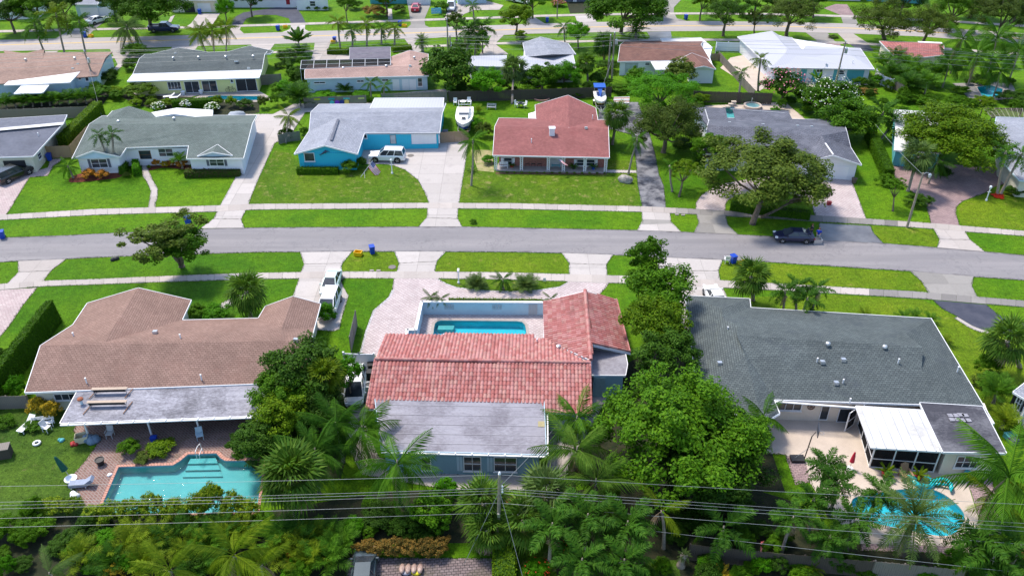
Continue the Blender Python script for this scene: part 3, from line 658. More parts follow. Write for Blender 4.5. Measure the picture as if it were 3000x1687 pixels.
def opening(th, e, rc, nx=2, ny=1, fmat=None, gmat=None, name='window', shutters=None, fw=.07, sill=True, depth=.05):
 """window or door given by its pixel rectangle on a wall plane: frame, one pane per light"""
 fmat = fmat or M_white; gmat = gmat or M_glass
 A, u, n = frame_axes(e); x0, y0, x1, y1 = rc
 ua, za = on_wall(A, A+u, x0,(y0+y1)/2); ub, zb = on_wall(A, A+u, x1,(y0+y1)/2); xm = (x0+x1)/2
 _, zt = on_wall(A, A+u, xm, y0); _, zl = on_wall(A, A+u, xm, y1)
 zl = max(zl, .02); zt = min(max(zt, zl+.3),2.55); up = Vector((0,0,1)); Q = lambda s, z, d: A+u*s+up*z+n*d
 m = MB()
 for i in range(nx+1):
  s = ua+(ub-ua)*i/nx; k = fw if i in (0, nx) else fw*.6; m.beam(Q(s, zl-fw/2, depth), Q(s, zt+fw/2, depth), k, .07)
 for j in range(ny+1):
  z = zl+(zt-zl)*j/ny
  for i in range(nx):
   s0, s1 = ua+(ub-ua)*i/nx+fw/2, ua+(ub-ua)*(i+1)/nx-fw/2
   m.beam(Q(s0, z, depth), Q(s1, z, depth),.065, fw if j in (0, ny) else fw*.6)
 if sill and name == 'window': m.beam(Q(ua-.1, zl-.09, depth+.03), Q(ub+.1, zl-.09, depth+.03),.12,.06)
 w_ = m.build(name, fmat, th)
 for i in range(nx):
  for j in range(ny):
   s0, s1 = ua+(ub-ua)*i/nx, ua+(ub-ua)*(i+1)/nx; z0, z1 = zl+(zt-zl)*j/ny, zl+(zt-zl)*(j+1)/ny
   MB().beam(Q(s0+.01,(z0+z1)/2,.022), Q(s1-.01,(z0+z1)/2,.022),.03, z1-z0-.01).build('pane', gmat, w_, uv=False)
 if shutters:
  for s in (ua-.24, ub+.24):
   MB().beam(Q(s, zl, .03), Q(s, zt, .03),.34,.05).build('shutter', shutters, th)
 return w_
def slabdoor(th, e, rc, mat, name='door', panels=0, pm=None, proud=.04):
 A, u, n = frame_axes(e); x0, y0, x1, y1 = rc; xm = (x0+x1)/2
 ua, _ = on_wall(A, A+u, x0,(y0+y1)/2); ub, _ = on_wall(A, A+u, x1,(y0+y1)/2); _, zt = on_wall(A, A+u, xm, y0); zt = min(max(zt, 1.9),2.3)
 _, zl = on_wall(A, A+u, xm, y1); zl = max(0.03, zl if zl > .5 else .03)
 Q = lambda s, z, d: A+u*s+Vector((0,0, z))+n*d
 o = MB().beam(Q(ua, (zl+zt)/2, proud/2), Q(ub, (zl+zt)/2, proud/2), proud, zt-zl).build(name, mat, th)
 for k in range(panels):
  z = zl+(zt-zl)*(k+.5)/panels
  MB().beam(Q(ua+.06, z, proud+.012), Q(ub-.06, z, proud+.012),.02,(zt-zl)/panels-.06).build('panel', pm or mat, o)
 return o
def vent(px, z, kind='turbine', par=None):
 p = P(*px, z); m = MB()
 if kind == 'turbine': m.lathe(p, [(.13,-.25),(.13,.12),(.22,.16),(.25,.3),(.2,.42),(.08,.47)], 10)
 elif kind == 'box': m.box(p+Vector((0,0,.1)),(.4,.4,.28), rx=R(-10))
 elif kind == 'hood': m.box(p+Vector((0,0,.08)),(.6,.5,.16), rx=R(-15)).box(p+Vector((0,0,.17)),(.66,.56,.04), rx=R(-15))
 else: m.tube([p-Vector((0,0,.2)), p+Vector((0,0,.4))], .06,8).tube([p+Vector((0,0,.38)), p+Vector((0,0,.45))], .08,8)
 m.build('roof_vent', M_metal if kind != 'pipe' else M_white, par)
def dish(px, z, par):
 p = P(*px, z); m = MB().tube([p, p+Vector((0,0,.5)), p+Vector((.1,-.15,.75))], .03,6); c = p+Vector((.1,-.25,.85)); d = Vector((.5,-.6,.6)).normalized()
 x = d.cross(Vector((0,0,1))).normalized(); y = x.cross(d)
 ring = [c+(x*math.cos(a)+y*math.sin(a))*.34+d*.1 for a in [k*math.pi/6 for k in range(12)]]
 n0 = len(m.v); m.v += ring+[c]; m.f += [[n0+k, n0+(k+1) % 12, n0+12] for k in range(12)]
 m.tube([c, c+d*.45], .015,5).build('satellite_dish', M_metal, par)
def house(label, px, name='house'):
 p = P(*px); return thing(name, label, 'house', p)
def post(th, px, z, mat=M_white, r=.07, name='post'):
 p = P(*px); MB().box(p+Vector((0,0, z/2)),(r*2, r*2, z)).build(name, mat, th)
E_ = 2.6
# ---------------------------------------------------------------- brown shingled house, lower left
h = house('brown shingled house with a long weathered flat patio roof at the lower left', (450,1130))
zr = 4.0
roof(h, {'rl': (119,1012, zr), 'j1': (305,1002, zr), 'j2': (823,998.5, zr), 'rr': (911,998, zr), 'nl': (73,1149, E_), 'nr': (905,1118, E_), 'fl': (214,951, E_), 'va': (533,937.5, E_),
 'wa': (405,843.5, zr-.1), 'wl': (256,888, E_), 'wr': (560,879, E_), 'vb': (757,932, E_), 'xa': (858,868,3.7), 'xj': (823,964,3.7), 'xl': (778,897, E_), 'xr': (939,890, E_), 'er': (921,958, E_)},
 ['rl j1 j2 rr nr nl', 'rl fl j1', 'fl wl wa j1', 'wa wr va j1', 'j1 va vb xj j2', 'vb xl xa xj', 'xa xr er xj', 'xj er rr j2'], M_sh_brown, fascia=M_white)
e = walls(h, [(73,1149),(905,1118),(921,958),(939,890),(778,897),(757,932),(533,938),(560,879),(256,888),(214,951)], E_, M_wall_bge, .5)
opening(h, e[0], (160,1152,225,1170),3,1)
opening(h, e[0], (300,1180,380,1240),2,1, name='sliding_door'); opening(h, e[0], (480,1180,560,1240),2,1, name='sliding_door')
roof(h, {'a': (227,1144,2.5), 'b': (850,1124,2.5), 'c': (838,1214,2.42), 'd': (176,1239,2.42)}, ['a b c d'], M_memb, .16, M_metal, 'flat_roof')
m = MB(); a, b = P(178,1243,2.36), P(838,1217,2.36)
for k in range(14): q = a.lerp(b, (k+.5)/14); m.box(q+Vector((0,-.02,.1)),(.1,.22,.05))
m.beam(a+Vector((0,-.1,0)), b+Vector((0,-.1,0)),.14,.1).build('gutter', M_white, h)
for x, y in ((262,1282),(445,1276),(587,1270),(760,1262)): post(h, (x, y),2.4)
vent((455,975),3.6, 'box', h); vent((216,985),3.4, 'pipe', h); vent((529,990),3.9, 'pipe', h); vent((590,1108),3.0, 'pipe', h); vent((867,998),4.0, 'box', h)
vent((253,1118),2.95, 'pipe', h)
# ---------------------------------------------------------------- clay tile house in the middle
h = house('pink clay barrel tile house with walled pool court in the middle foreground', (1400,1200)); TILEHOUSE = h
zr = 3.95; zg = 4.0
TP = {'rl': (1099,1054, zr), 'rr': (1729,1065, zr), 'nl': (1073,1197, E_), 'nr': (1733,1211, E_), 'fl': (1131,984,2.75), 'fa': (1300,985.6,2.75), 'fb': (1300,978,2.68), 'fc': (1565,982.6,2.68), 'fd': (1567,993,2.78), 'fv': (1594,994,2.78),
 'ga': (1714,853, zg), 'gm': (1733,1006, zg), 'gv': (1731,1055, zg-.05), 'gl': (1593,884, E_), 'gr': (1806,878, E_), 'gn': (1846,1031, E_)}
TF = ['rl rr nr nl', 'rl fl fa fb fc fd fv rr', 'gl ga gm gv fv', 'ga gr gn gm']
M_deck = M('tile_underlay', (.16,.055,.05),(.11,.04,.035),2,.95)
roof(h, TP, TF, M_deck, .12)
e = walls(h, [(1073,1197),(1733,1211),(1740,1060),(1594,994),(1565,984),(1300,982),(1131,984)], E_, M_wall_steel, .5)
MB().prism([P(1603,893,2.6), P(1796,888,2.6), P(1838,1020,2.6), P(1740,1015,2.6), P(1735,1060,2.6), P(1606,1000,2.6)], -.1,2.5).build('wall', M_wall_w, h)
gable_fill(h, (1740,1016,2.6),(1846,1040,2.6),(1735,1016,3.9), M_wall_w)
roof(h, {'a': (1098,1160,2.95), 'b': (1593,1169,2.95), 'c': (1600,1331,2.55), 'd': (1118,1318,2.55)}, ['a b c d'], M_lilac, .14, M_wall_blue, 'flat_roof')
m = MB(); a, b = P(1118,1322,2.44), P(1601,1335,2.44); m.beam(a+Vector((0,-.12,0)), b+Vector((0,-.12,0)),.14,.1)
for k in range(10): q = a.lerp(b, (k+.5)/10); m.box(q+Vector((0,-.05,.1)),(.1,.22,.05))
m.beam(P(1600,1206,2.5)+Vector((.12,0,0)), b+Vector((.1,0,0)),.12,.08).build('gutter', M_white, h)
# felt seams on the flat roof
for k, (x0, y0, x1, y1) in enumerate([(1118,1185,1594,1192),(1120,1213,1595,1220),(1121,1240,1596,1248),(1122,1268,1597,1276),(1124,1296,1598,1304)]):
 z = 2.95-.4*(y0-1160)/160+.012; MB().beam(P(x0, y0, z-.1+.1), P(x1, y1, z),.05,.02).build('seam', M('felt_seam', (.33,.32,.35), None, 3) if k == 0 else MATS['felt_seam'], h)
MB().beam(P(1586,1234,2.80), P(1586,1250,2.75),.55,.06).build('patch', M('ochre_patch', (.36,.31,.17), None, 3), h)
mm = MB(); wl = [P(1122,1322,2.5), P(1583,1334,2.5), P(1588,1215,2.5), P(1115,1205,2.5)]; wl = [Vector((v.x, v.y, 0)) for v in wl]; wl = inset(wl, .12)
mm.prism(wl, -.1,2.42).build('wall', M_wall_steel, h); ew = (wl[0], wl[1])
for rc in ((1359,1336,1409,1377),(1448,1338,1513,1379)):
 opening(h, ew, rc, 2,2, M_white, M_glass, sill=True); A, u, n = frame_axes(ew)
 s0, z0 = on_wall(A, A+u, rc[0], rc[1]); s1, z1 = on_wall(A, A+u, rc[0], rc[3])
 for s in (s0-.25, s0-.5): MB().beam(A+u*s+n*.05+Vector((0,0, z1)), A+u*s+n*.05+Vector((0,0, z0)),.2,.06).build('shutter', M_wall_blue, h)
opening(h, ew, (1235,1338,1262,1375),1,2)
opening(h, e[0], (1640,1225,1690,1262),1,1, M_wall_blue, M_wall_blue)
roof(h, {'a': (1736,1022,2.6), 'b': (1832,1037,2.6), 'c': (1838,1066,2.55), 'd': (1832,1099,2.5), 'e': (1733,1098,2.5)}, ['a b c d e'], M_lilac, .14, M_white, 'flat_roof')
MB().prism([P(1740,1103,2.4), P(1826,1103,2.4), P(1826,1070,2.4), P(1740,1070,2.4)], -.1,2.42).build('wall', M_wall_steel, h)
pw = (Vector((*P(1740,1103,2.4).xy, 0)), Vector((*P(1826,1103,2.4).xy, 0)))
slabdoor(h, pw, (1742,1104,1772,1160), M('louvre_door', (.25,.36,.40), None, 3,.6), panels=4)
vent((1636,1022),3.2, 'turbine', h); vent((1573,1003),3.0, 'pipe', h)
# single barrel tiles: the 300 nearest as pieces, the rest joined
def tile_mat():
 m, nt, b = base_mat('clay_tile', .8,.25); oi = node(nt, 'ShaderNodeObjectInfo'); g = node(nt, 'ShaderNodeNewGeometry')
 ad = node(nt, 'ShaderNodeMath', operation='ADD'); nt.links.new(oi.outputs['Random'], ad.inputs[0]); nt.links.new(g.outputs['Random Per Island'], ad.inputs[1])
 fr = node(nt, 'ShaderNodeMath', operation='FRACT'); nt.links.new(ad.outputs[0], fr.inputs[0])
 c = ramp(nt, fr.outputs[0], [(0,(.34,.115,.105)),(.35,(.39,.155,.145)),(.62,(.43,.205,.195)),(.85,(.42,.225,.195)),(1,(.30,.095,.085))])
 c = mix(nt, ramp(nt, noise(nt, g.outputs['Position'], 3.5,5,.7), [(.5,0.),(.72,.6)]), c, (.19,.085,.08))
 c = mix(nt, ramp(nt, noise(nt, mapped(nt, g.outputs['Position'], 0,(1.6,.35,.35)),.8,5,.65), [(.52,0.),(.72,.5)]), c, (.17,.08,.08))
 nt.links.new(c, b.inputs['Base Color']); return m
M_tile = tile_mat()
TW, TL = .335,.46
def tile_profile(L):
 m = MB(); pr = [(-.5,.0),(-.36,.035),(-.22,.085),(0,.108),(.22,.085),(.36,.035),(.5,.0)]
 for y, dz, k in ((0,.035,1.0),(L, 0,.94)):
  for x, z in pr: m.v.append(Vector((x*TW*k, y, z+dz)))
 for x, z in pr: m.v.append(Vector((x*TW, 0,-.005)))
 for i in range(6): m.f.append([i, i+1, i+8, i+7]); m.f.append([i+14, i+15, i+1, i])
 return m
tile_me = tile_profile(TL*1.12).mesh('roof_tile', smooth=False, uv=False)
def inside(p, poly):
 c = False; n = len(poly)
 for i in range(n):
  a, b = poly[i], poly[i-1]
  if (a[1] > p[1]) != (b[1] > p[1]) and p[0] < (b[0]-a[0])*(p[1]-a[1])/(b[1]-a[1])+a[0]: c = not c
 return c
spots = []; tp = pts3(TP)
for f, ea, eb in ((TF[0], 'nl', 'nr'),(TF[1], 'fc', 'fb'),(TF[2], 'gl', 'fv'),(TF[3], 'gr', 'gn')):
 ring = [tp[k] for k in f.split()]; c0 = sum(ring, Vector())/len(ring)
 u = (tp[eb]-tp[ea]).normalized(); nn = Vector((0,0,0))
 for i in range(len(ring)): nn += (ring[i]-c0).cross(ring[(i+1) % len(ring)]-c0)
 nn.normalize(); nn = nn if nn.z > 0 else -nn
 u = (u-nn*u.dot(nn)).normalized(); v = nn.cross(u)
 if v.z < 0: v = -v; 
 x = v.cross(nn)
 o = tp[ea]; loc = [((p-o).dot(x),(p-o).dot(v)) for p in ring]
 x0, x1 = min(p[0] for p in loc), max(p[0] for p in loc); y0, y1 = min(p[1] for p in loc), max(p[1] for p in loc)
 j = y0
 while j < y1:
  i = x0
  while i < x1:
   cx, cy = i+TW/2, j+TL/2
   if inside((cx, cy), loc):
    Mx = Matrix((x, v, nn)).transposed().to_4x4(); p0 = o+x*cx+v*(j-.05)+nn*(.03+.008*random.random())
    dist = sum((q.co for q in []), Vector()); spots.append((p0.y+abs(p0.x-(-3))*.0, p0, Mx))
   i += TW
  j += TL
spots.sort(key=lambda s: s[0])
hid = []
def hidden_by_flat(p): return P(1098,1160,2.95).x+.2 < p.x < P(1593,1169,2.95).x-.2 and p.y < P(1300,1164,2.95).y-.75
vis = [s for s in spots if not hidden_by_flat(s[1])]
big = MB()
for k, (d, p0, Mx) in enumerate(vis):
 Mr = Mx @ Matrix.Rotation(random.uniform(-.012,.012),4, 'Z')
 if k < 300:
  o = put('roof_tile', tile_me, M_tile, h, p0-OFF[h.name], Mr.to_euler())
 else:
  q = tile_profile(TL*1.12); big.add([Mr@v+p0 for v in q.v], q.f)
big.build('roof_tiles', M_tile, h, kind='stuff', uv=False)
def ridge_caps(a, b, r=.19):
 n = max(1, int((b-a).length/.42)); m = MB()
 for k in range(n):
  p, q = a.lerp(b, k/n), a.lerp(b, (k+1.12)/n); z = Vector((0,0,.12)); m.tube([p+z, q+z+Vector((0,0,-.02))], [r, r*.86], 8)
 m.build('ridge_tiles', M_tile, h, kind='stuff', uv=False)
ridge_caps(tp['rl'], tp['rr']); ridge_caps(tp['ga'], tp['gv']); ridge_caps(tp['nl'], tp['rl'], .1); ridge_caps(tp['nr'], tp['rr'], .1); ridge_caps(tp['gm'], tp['gn'], .12); ridge_caps(tp['gr'], tp['gn'], .07)
# the white court wall of the pool, shade on its faces painted pale blue
wt = thing('courtyard_wall', 'white courtyard wall, shaded faces coloured blue, with pierced blocks around the rectangular pool', 'wall', P(1400,920))
hw = 1.55
def wallrun(px, th, mats, hh=hw, t=.2, name='wall_run'):
 a = [P(*p) for p in px]
 for i, (p, q) in enumerate(zip(a, a[1:])):
  d = (q-p).normalized()*.1
  MB().beam(p-d*0+Vector((0,0, hh/2)), q+d*0+Vector((0,0, hh/2)), t, hh).build(name, mats, th)
  MB().beam(p-d+Vector((0,0, hh+.05)), q+d+Vector((0,0, hh+.05)), t+.1,.1).build('cap', M_white, th)
wallrun([(1596,922),(1241,920)], wt, M_wall_blue); wallrun([(1238,921),(1221,1003)], wt, M_wall_blue); wallrun([(1217,1003),(1198,1003)], wt, M_wall_blue); wallrun([(1196,1003),(1192,1045)], wt, M_wall_blue)
A, B = P(1241,920), P(1596,922)
for x0 in (1303,1443):
 u0, z0 = on_wall(A, B, x0,903); u1, z1 = on_wall(A, B, x0+26,890); u = (B-A).normalized(); n = Vector((u.y, -u.x, 0))
 for i in range(3):
  for j in range(2):
   c = A+u*(u0+(u1-u0)*(i+.5)/3)+Vector((0,0, z0+(z1-z0)*(j+.5)/2))+n*.115; s = (u1-u0)/3*.46; zz = (z1-z0)/2*.46
   m = MB()
   for q, r_ in (((-s, -zz),(s, -zz)),((s, -zz),(s, zz)),((s, zz),(-s, zz)),((-s, zz),(-s, -zz))):
    m.beam(c+u*q[0]+Vector((0,0, q[1])), c+u*r_[0]+Vector((0,0, r_[1])),.05,.05)
   m.lathe(c, [(.02,-.01),(.07,0),(.02,.01)], 8).build('pierced_block', M_wall_grey, wt)
gt = MB(); a, b = P(1548,921.7), P(1574,921.9)
for k in range(6): q = a.lerp(b, (k+.5)/6); gt.box(q+Vector((0,-.13,.72)),(.13,.04,1.4))
gt.build('gate', M_wall_grey, wt)
# ---------------------------------------------------------------- slate shingled house, lower right
h = house('large dark slate shingled house with white porch roof at the lower right', (2500,1150))
z4 = 4.35; zd = 3.55; e7 = 2.7
roof(h, {'rl': (2158,981, z4), 'rr': (2704,1017.6, z4), 'gf': (2654,978, zd+.1), 'gn': (2700,1084, zd), 'nr': (2876,1190, e7), 'nw': (2267,1170, e7), 'fr': (2727,932, e7), 'fl': (2199,900, e7), 'se': (2912,1240, e7),
  'a': (2008,866, e7), 'b': (2196,875, e7), 'p': (2113,904,3.5), 'q': (2119,932,3.68), 'k': (2161,954,4.05), 'k2': (2160,983,4.02), 'c': (2183,1041,4.0), 'd': (2046,1175, e7), 'w': (2283,1210, e7), 'x': (2235,1240, e7)},
  ['rl rr gn nr nw c', 'rl k q fl fr gf rr', 'gf fr se nr gn', 'rr gf gn', 'a p b', 'b fl q p', 'a d c k2 k q p', 'c nw w x d', 'rl k2 c', 'rl k k2'], M_sh_grey)
e = walls(h, [(2046,1175),(2232,1238),(2278,1208),(2276,1172),(2876,1190),(2905,1228),(2727,932),(2199,900),(2196,875),(2008,866)], e7, M_wall_cream, .5)
ew = e[3]
opening(h, ew, (2277,1179,2348,1200),3,1, M_wall_w); opening(h, ew, (2403,1188,2427,1228),1,1, M_white, name='door'); opening(h, ew, (2455,1196,2500,1235),1,1, M_wall_w, name='door')
A, u, n = frame_axes(ew); s, z = on_wall(A, A+u, 2376,1190)
m = MB(); c = A+u*s+Vector((0,0, min(z, 2.3)))+n*.06
for k in range(16): a0, a1 = k*math.pi/8,(k+1)*math.pi/8; m.beam(c+u*math.cos(a0)*.3+Vector((0,0, math.sin(a0)*.3)), c+u*math.cos(a1)*.3+Vector((0,0, math.sin(a1)*.3)),.05,.05)
for k in range(4): a0 = k*math.pi/4; m.beam(c-u*math.cos(a0)*.25-Vector((0,0, math.sin(a0)*.25)), c+u*math.cos(a0)*.25+Vector((0,0, math.sin(a0)*.25)),.03,.03)
m.build('round_plaque', M('plaque', (.16,.06,.04), None, 3), h)
m = MB(); a, b = P(2270,1174,2.62), P(2508,1192,2.62); m.beam(a+Vector((0,-.1,0)), b+Vector((0,-.1,0)),.14,.1); m.beam(P(2284,1213,2.62), P(2236,1243,2.62),.12,.1); m.beam(P(2268,1176,2.62), P(2284,1211,2.62),.12,.1).build('gutter', M_white, h)
for x, y, z, k in ((2424,1014,4.15, 'turbine'),(2590,1023,4.1, 'turbine'),(2393,1060,3.7, 'pipe'),(2409,1063,3.7, 'box'),(2470,1056,3.75, 'box'),(2631,1062,3.8, 'pipe'),(2449,1124,3.15, 'box'),(2469,1122,3.15, 'pipe'),(2489,1178,2.75, 'pipe'),(2131,968,3.6, 'pipe'),(2108,1066,3.4, 'box'),(2805,1085,3.0, 'pipe')): vent((x, y), z, k, h)
roof(h, {'a': (2695,1179,2.78), 'b': (2878,1190,2.78), 'c': (2948,1326,2.7), 'd': (2763,1323,2.7)}, ['a b c d'], M_black_memb, .14, M_wall_w, 'flat_roof')
m = MB()
for x, y in ((2785,1216),(2800,1216),(2815,1214),(2828,1216),(2790,1228),(2806,1228),(2822,1230),(2836,1230)): m.box(P(x, y, 2.82),(.5,.42,.03))
m.build('patch', M_memb, h)
rb = [P(2768,1325,2.6), P(2940,1328,2.6), P(2885,1215,2.6), P(2740,1215,2.6)]; rb = inset([Vector((v.x, v.y, 0)) for v in rb], .2); MB().prism(rb, -.1,2.62).build('wall', M_wall_cream, h)
opening(h, (rb[0], rb[1]),(2800,1335,2866,1368),3,2, M_white)
pr = roof(h, {'a': (2508,1189,2.75), 'b': (2700,1201,2.75), 'c': (2758,1322,2.45), 'd': (2553,1310,2.45)}, ['a b c d'], M_whiteroof_d, .1, M_white, 'porch_roof')
for k in range(7):
 f_ = (k+.5)/7; a, b = P(2508,1189,2.79).lerp(P(2700,1201,2.79), f_), P(2553,1310,2.49).lerp(P(2758,1322,2.49), f_); MB().beam(a, b, .07,.06).build('seam', M_wall_grey, h)
# screened porch: each bay a mesh pane in a white frame
sc = thing('screened_porch', 'white framed screened porch under the white roof beside the cream patio', 'porch', P(2640,1360))
ca, cb, cc = P(2546,1367), P(2733,1382), P(2513,1246)
def bays(a, b, n, hgt_, par, rail=.42):
 u = (b-a).normalized(); m = MB(); z = Vector((0,0,1))
 for k in range(n+1): q = a.lerp(b, k/n); m.box(q+z*hgt_/2,(.1,.1, hgt_), math.atan2(u.y, u.x))
 for k in range(n):
  p, q = a.lerp(b, k/n)+u*.05, a.lerp(b, (k+1)/n)-u*.05
  for zz in (.05, hgt_*rail, hgt_-.05): m.beam(p+z*zz, q+z*zz, .07,.07)
 f = m.build('frame', M_white, par)
 for k in range(n):
  p, q = a.lerp(b, k/n)+u*.06, a.lerp(b, (k+1)/n)-u*.06
  for z0, z1 in ((.09, hgt_*rail-.04),(hgt_*rail+.04, hgt_-.09)): MB().beam(p+z*(z0+z1)/2, q+z*(z0+z1)/2,.012, z1-z0).build('screen', M_screen, f, uv=False)
bays(ca, cb, 3,2.36, sc); bays(cc, ca, 3,2.5, sc)
MB().prism([ca, cb, P(2700,1255), cc], .0,.03).build('floor', M_concd, sc)
da = P(2500,1243); db = P(2475,1262); bays(db, da, 1,2.1, sc, .5)
# ---------------------------------------------------------------- the row across the street
h = house('grey roofed house with an open garage at the left edge', (30,470))
roof(h, {'rl': (-160,392,3.9), 'rr': (186,360,3.9), 'nl': (-160,466, E_), 'nr': (97,458, E_), 'fl': (-160,358,2.9), 'fr': (196,337,2.9)}, ['rl rr nr nl', 'rl fl fr rr'], M_sh_blue)
e = walls(h, [(-160,466),(97,458),(196,337),(-160,358)], E_, M_wall_bge, .35)
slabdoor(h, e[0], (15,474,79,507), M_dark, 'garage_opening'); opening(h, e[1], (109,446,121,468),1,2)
MB().beam(P(186,362,3.96), P(-160,394,3.96),1.0,.03).build('slope_sheen', M_whiteroof_d, h)  # pale strip added for the sheen of the reflective far slope
vent((113,398),3.4, 'pipe', h)
h = house('grey green shingled house with white gables behind the curving path', (460,460))
zr = 4.15
roof(h, {'rl': (262,364, zr), 'rr': (739,362, zr), 'a': (211,465, E_), 'b': (352,459, E_), 'j': (311,418,3.5), 'ap': (272,442,3.5), 'm1': (370,433,3.0), 'm2': (553,427,3.0), 'r1': (547,465, E_), 'r2': (713,464, E_), 'fl': (300,340, E_), 'fr': (752,338, E_)},
  ['a ap j rl', 'ap b m1 j', 'j m1 m2 rr rl', 'm2 r1 r2 rr', 'rl rr fr fl'], M_sh_green)
e = walls(h, [(216,463),(350,459),(370,440),(547,436),(547,464),(713,464),(752,338),(300,340)], E_, M_wall_w, .35)
gable_fill(h, (216,464,2.6),(350,459,2.6),(272,442,3.5), M_wall_blue, .1)
opening(h, e[0], (268,466,315,491),2,2, shutters=M_sh_blue); slabdoor(h, e[2], (408,437,442,466), M_door, panels=2, pm=M_glass)
opening(h, e[2], (465,434,507,458),2,2); opening(h, e[4], (614,464,656,486),2,2, shutters=M_sh_blue)
roof(h, {'a': (578,458,2.75), 'b': (623,446,3.35), 'c': (681,456,2.75), 'd': (637,424,3.35)}, ['a b d', 'b c d'], M_sh_green, .1, name='dormer')
gable_fill(h, (580,459,2.7),(680,457,2.7),(623,447,3.3), M_wall_blue, .05)
roof(h, {'p': (378,311,3.9), 'p2': (430,345,3.9), 'a': (297,361,2.8), 'b': (330,325,2.7), 'c': (445,331,2.7), 'd': (300,338,2.7), 'e': (480,362,2.9)}, ['a b p', 'b c p', 'a p e', 'p c e'], M_sh_green, name='rear_roof')
roof(h, {'a': (429,347,2.7), 'b': (445,330,2.7), 'c': (518,317,3.0), 'd': (623,323,2.7), 'e': (620,349,2.7), 'f': (509,334,3.05)}, ['a b c f', 'c d e f'], M_whiteroof, .25, M_white, 'porch_roof')
MB().prism([P(345,335,2.6), P(440,335,2.6), P(610,345,2.6), P(610,365,2.6), P(345,365,2.6)], -.1,2.5).build('wall', M_wall_w, h)
for x, y in ((348,361),(511,352)): vent((x, y),3.6, 'turbine', h)
h = house('bright cyan house with light grey roof and a leaping fish on its gable', (1060,440))
zr = 3.85
roof(h, {'rl': (911,329, zr), 'rr': (1297,327.5, zr), 'nl': (906,384, E_), 'wl': (862,451, E_), 'ap': (951,426,3.75), 'j': (988,345,3.78), 'wr': (1047,451, E_), 'v': (1067,391,2.65), 'nr': (1289,390, E_), 'fl': (935,306, E_), 'fr': (1306,303, E_)},
  ['rl nl j', 'nl wl ap j', 'ap wr v j', 'rl j v nr rr', 'rl rr fr fl'], M_sh_light)
e = walls(h, [(862,451),(1047,451),(1067,395),(1289,390),(1306,303),(935,306),(906,384)], E_, M_wall_cyan, .4)
gable_fill(h, (880,450,2.6),(1032,450,2.6),(951,427,3.7), M_wall_cyan, .38)
opening(h, e[0], (892,446,921,472),1,1, M_wall_w); opening(h, e[0], (892,474,921,486),2,1, M_wall_cyan, M_wall_cyan, sill=False)
slabdoor(h, e[2], (1143,392,1160,421), M_door, panels=1, pm=M_glassg); opening(h, e[2], (1206,392,1278,421),6,1, M_wall_w, M_white, sill=False, fw=.05); opening(h, e[2], (1066,393,1075,405),1,1)
slabdoor(h, e[2], (1285,395,1288,420), M_white)
MB().beam(P(965,412,3.72)+Vector((.25,0,.05)), P(986,350,3.8)+Vector((.25,0,.05)),.35,.06).build('ridge_vent', M_sh_blue, h)
roof(h, {'a': (1098,288,2.95), 'b': (1300,287,2.95), 'c': (1297,326,3.35), 'd': (1084,318,3.3)}, ['a b c d'], M_metalroof, .1, M_white, 'flat_roof')
MB().prism([P(1102,293,2.8), P(1296,292,2.8), P(1296,320,2.8), P(1095,318,2.8)], -.1,2.7).build('wall', M_wall_cyan, h)
# the leaping fish on the gable
A, u, n = frame_axes(e[0]); s, z = on_wall(A, A+u, 951,447); c = A+u*s+Vector((0,0, z+.05))+n*.12; Q = lambda a, b: c+u*a*.85+Vector((0,0, b*.85))
fishm = M('fish_navy', (.02,.03,.07),(.05,.07,.12),3,.4)
m = MB(); spine = [(-.75,-.42),(-.45,-.28),(-.15,-.05),(.15,.12),(.42,.2),(.62,.2),(.95,.12)]; rr = [.03,.07,.13,.15,.1,.05,.012]
m.tube([Q(*p) for p in spine], rr, 8); m.prism([Q(-.1,.0)+n*0, Q(.1,.1), Q(.2,.38)], 0,0) if False else None
def fin(pp):
 q = [Q(*p) for p in pp]; k = len(q); m.add([v-n*.02 for v in q]+[v+n*.02 for v in q], [list(range(k)), list(range(2*k-1, k-1,-1))]+[[i, (i+1) % k, k+(i+1) % k, k+i] for i in range(k)])
fin([(-.2,.0),(.3,.25),(.22,.5),(.0,.2)]); fin([(-.72,-.4),(-.98,-.25),(-.8,-.44)]); fin([(-.72,-.4),(-.62,-.8),(-.66,-.42)]); fin([(.1,.0),(.25,-.25),(.22,.05)])
m.build('fish_emblem', fishm, h)
h = house('red shingled house with brick porch and white ironwork posts', (1610,490))
zr = 3.75
roof(h, {'rl': (1450,371, zr), 'rr': (1782,377, zr), 'nl': (1444,455,2.45), 'nr': (1785,462,2.45), 'fl': (1462,346, E_), 'fr': (1784,352, E_)}, ['rl rr nr nl', 'rl fl fr rr'], M_sh_red)
roof(h, {'a': (1664,279.5,3.7), 'b': (1667,374,3.7), 'l1': (1568,308, E_), 'l2': (1572,376, E_), 'r1': (1745,317, E_), 'r2': (1757,384, E_)}, ['a l1 l2 b', 'a b r2 r1'], M_sh_red, name='rear_roof')
wl = [P(1462,487), P(1775,493), P(1783,400), P(1462,398)]; wl = [Vector((v.x, v.y, 0)) for v in wl]; MB().prism(wl, -.1,2.5).build('wall', M_redbrick, h); ep = (wl[0], wl[1])
rw = [P(1578,318, E_), P(1738,324, E_), P(1748,395, E_), P(1582,390, E_)]; MB().prism(rw, -.1,2.5).build('wall', M_redbrick, h)
gable_fill(h, (1572,316,2.6),(1742,322,2.6),(1664,282,3.6), M_wall_w)
for rc in ((1476,462,1500,482),(1690,467,1710,485),(1718,467,1742,486)): opening(h, ep, rc, 1,2, shutters=M_wall_w)
slabdoor(h, ep, (1612,458,1646,482), M_wall_grey, panels=1, pm=M_wall_grey)
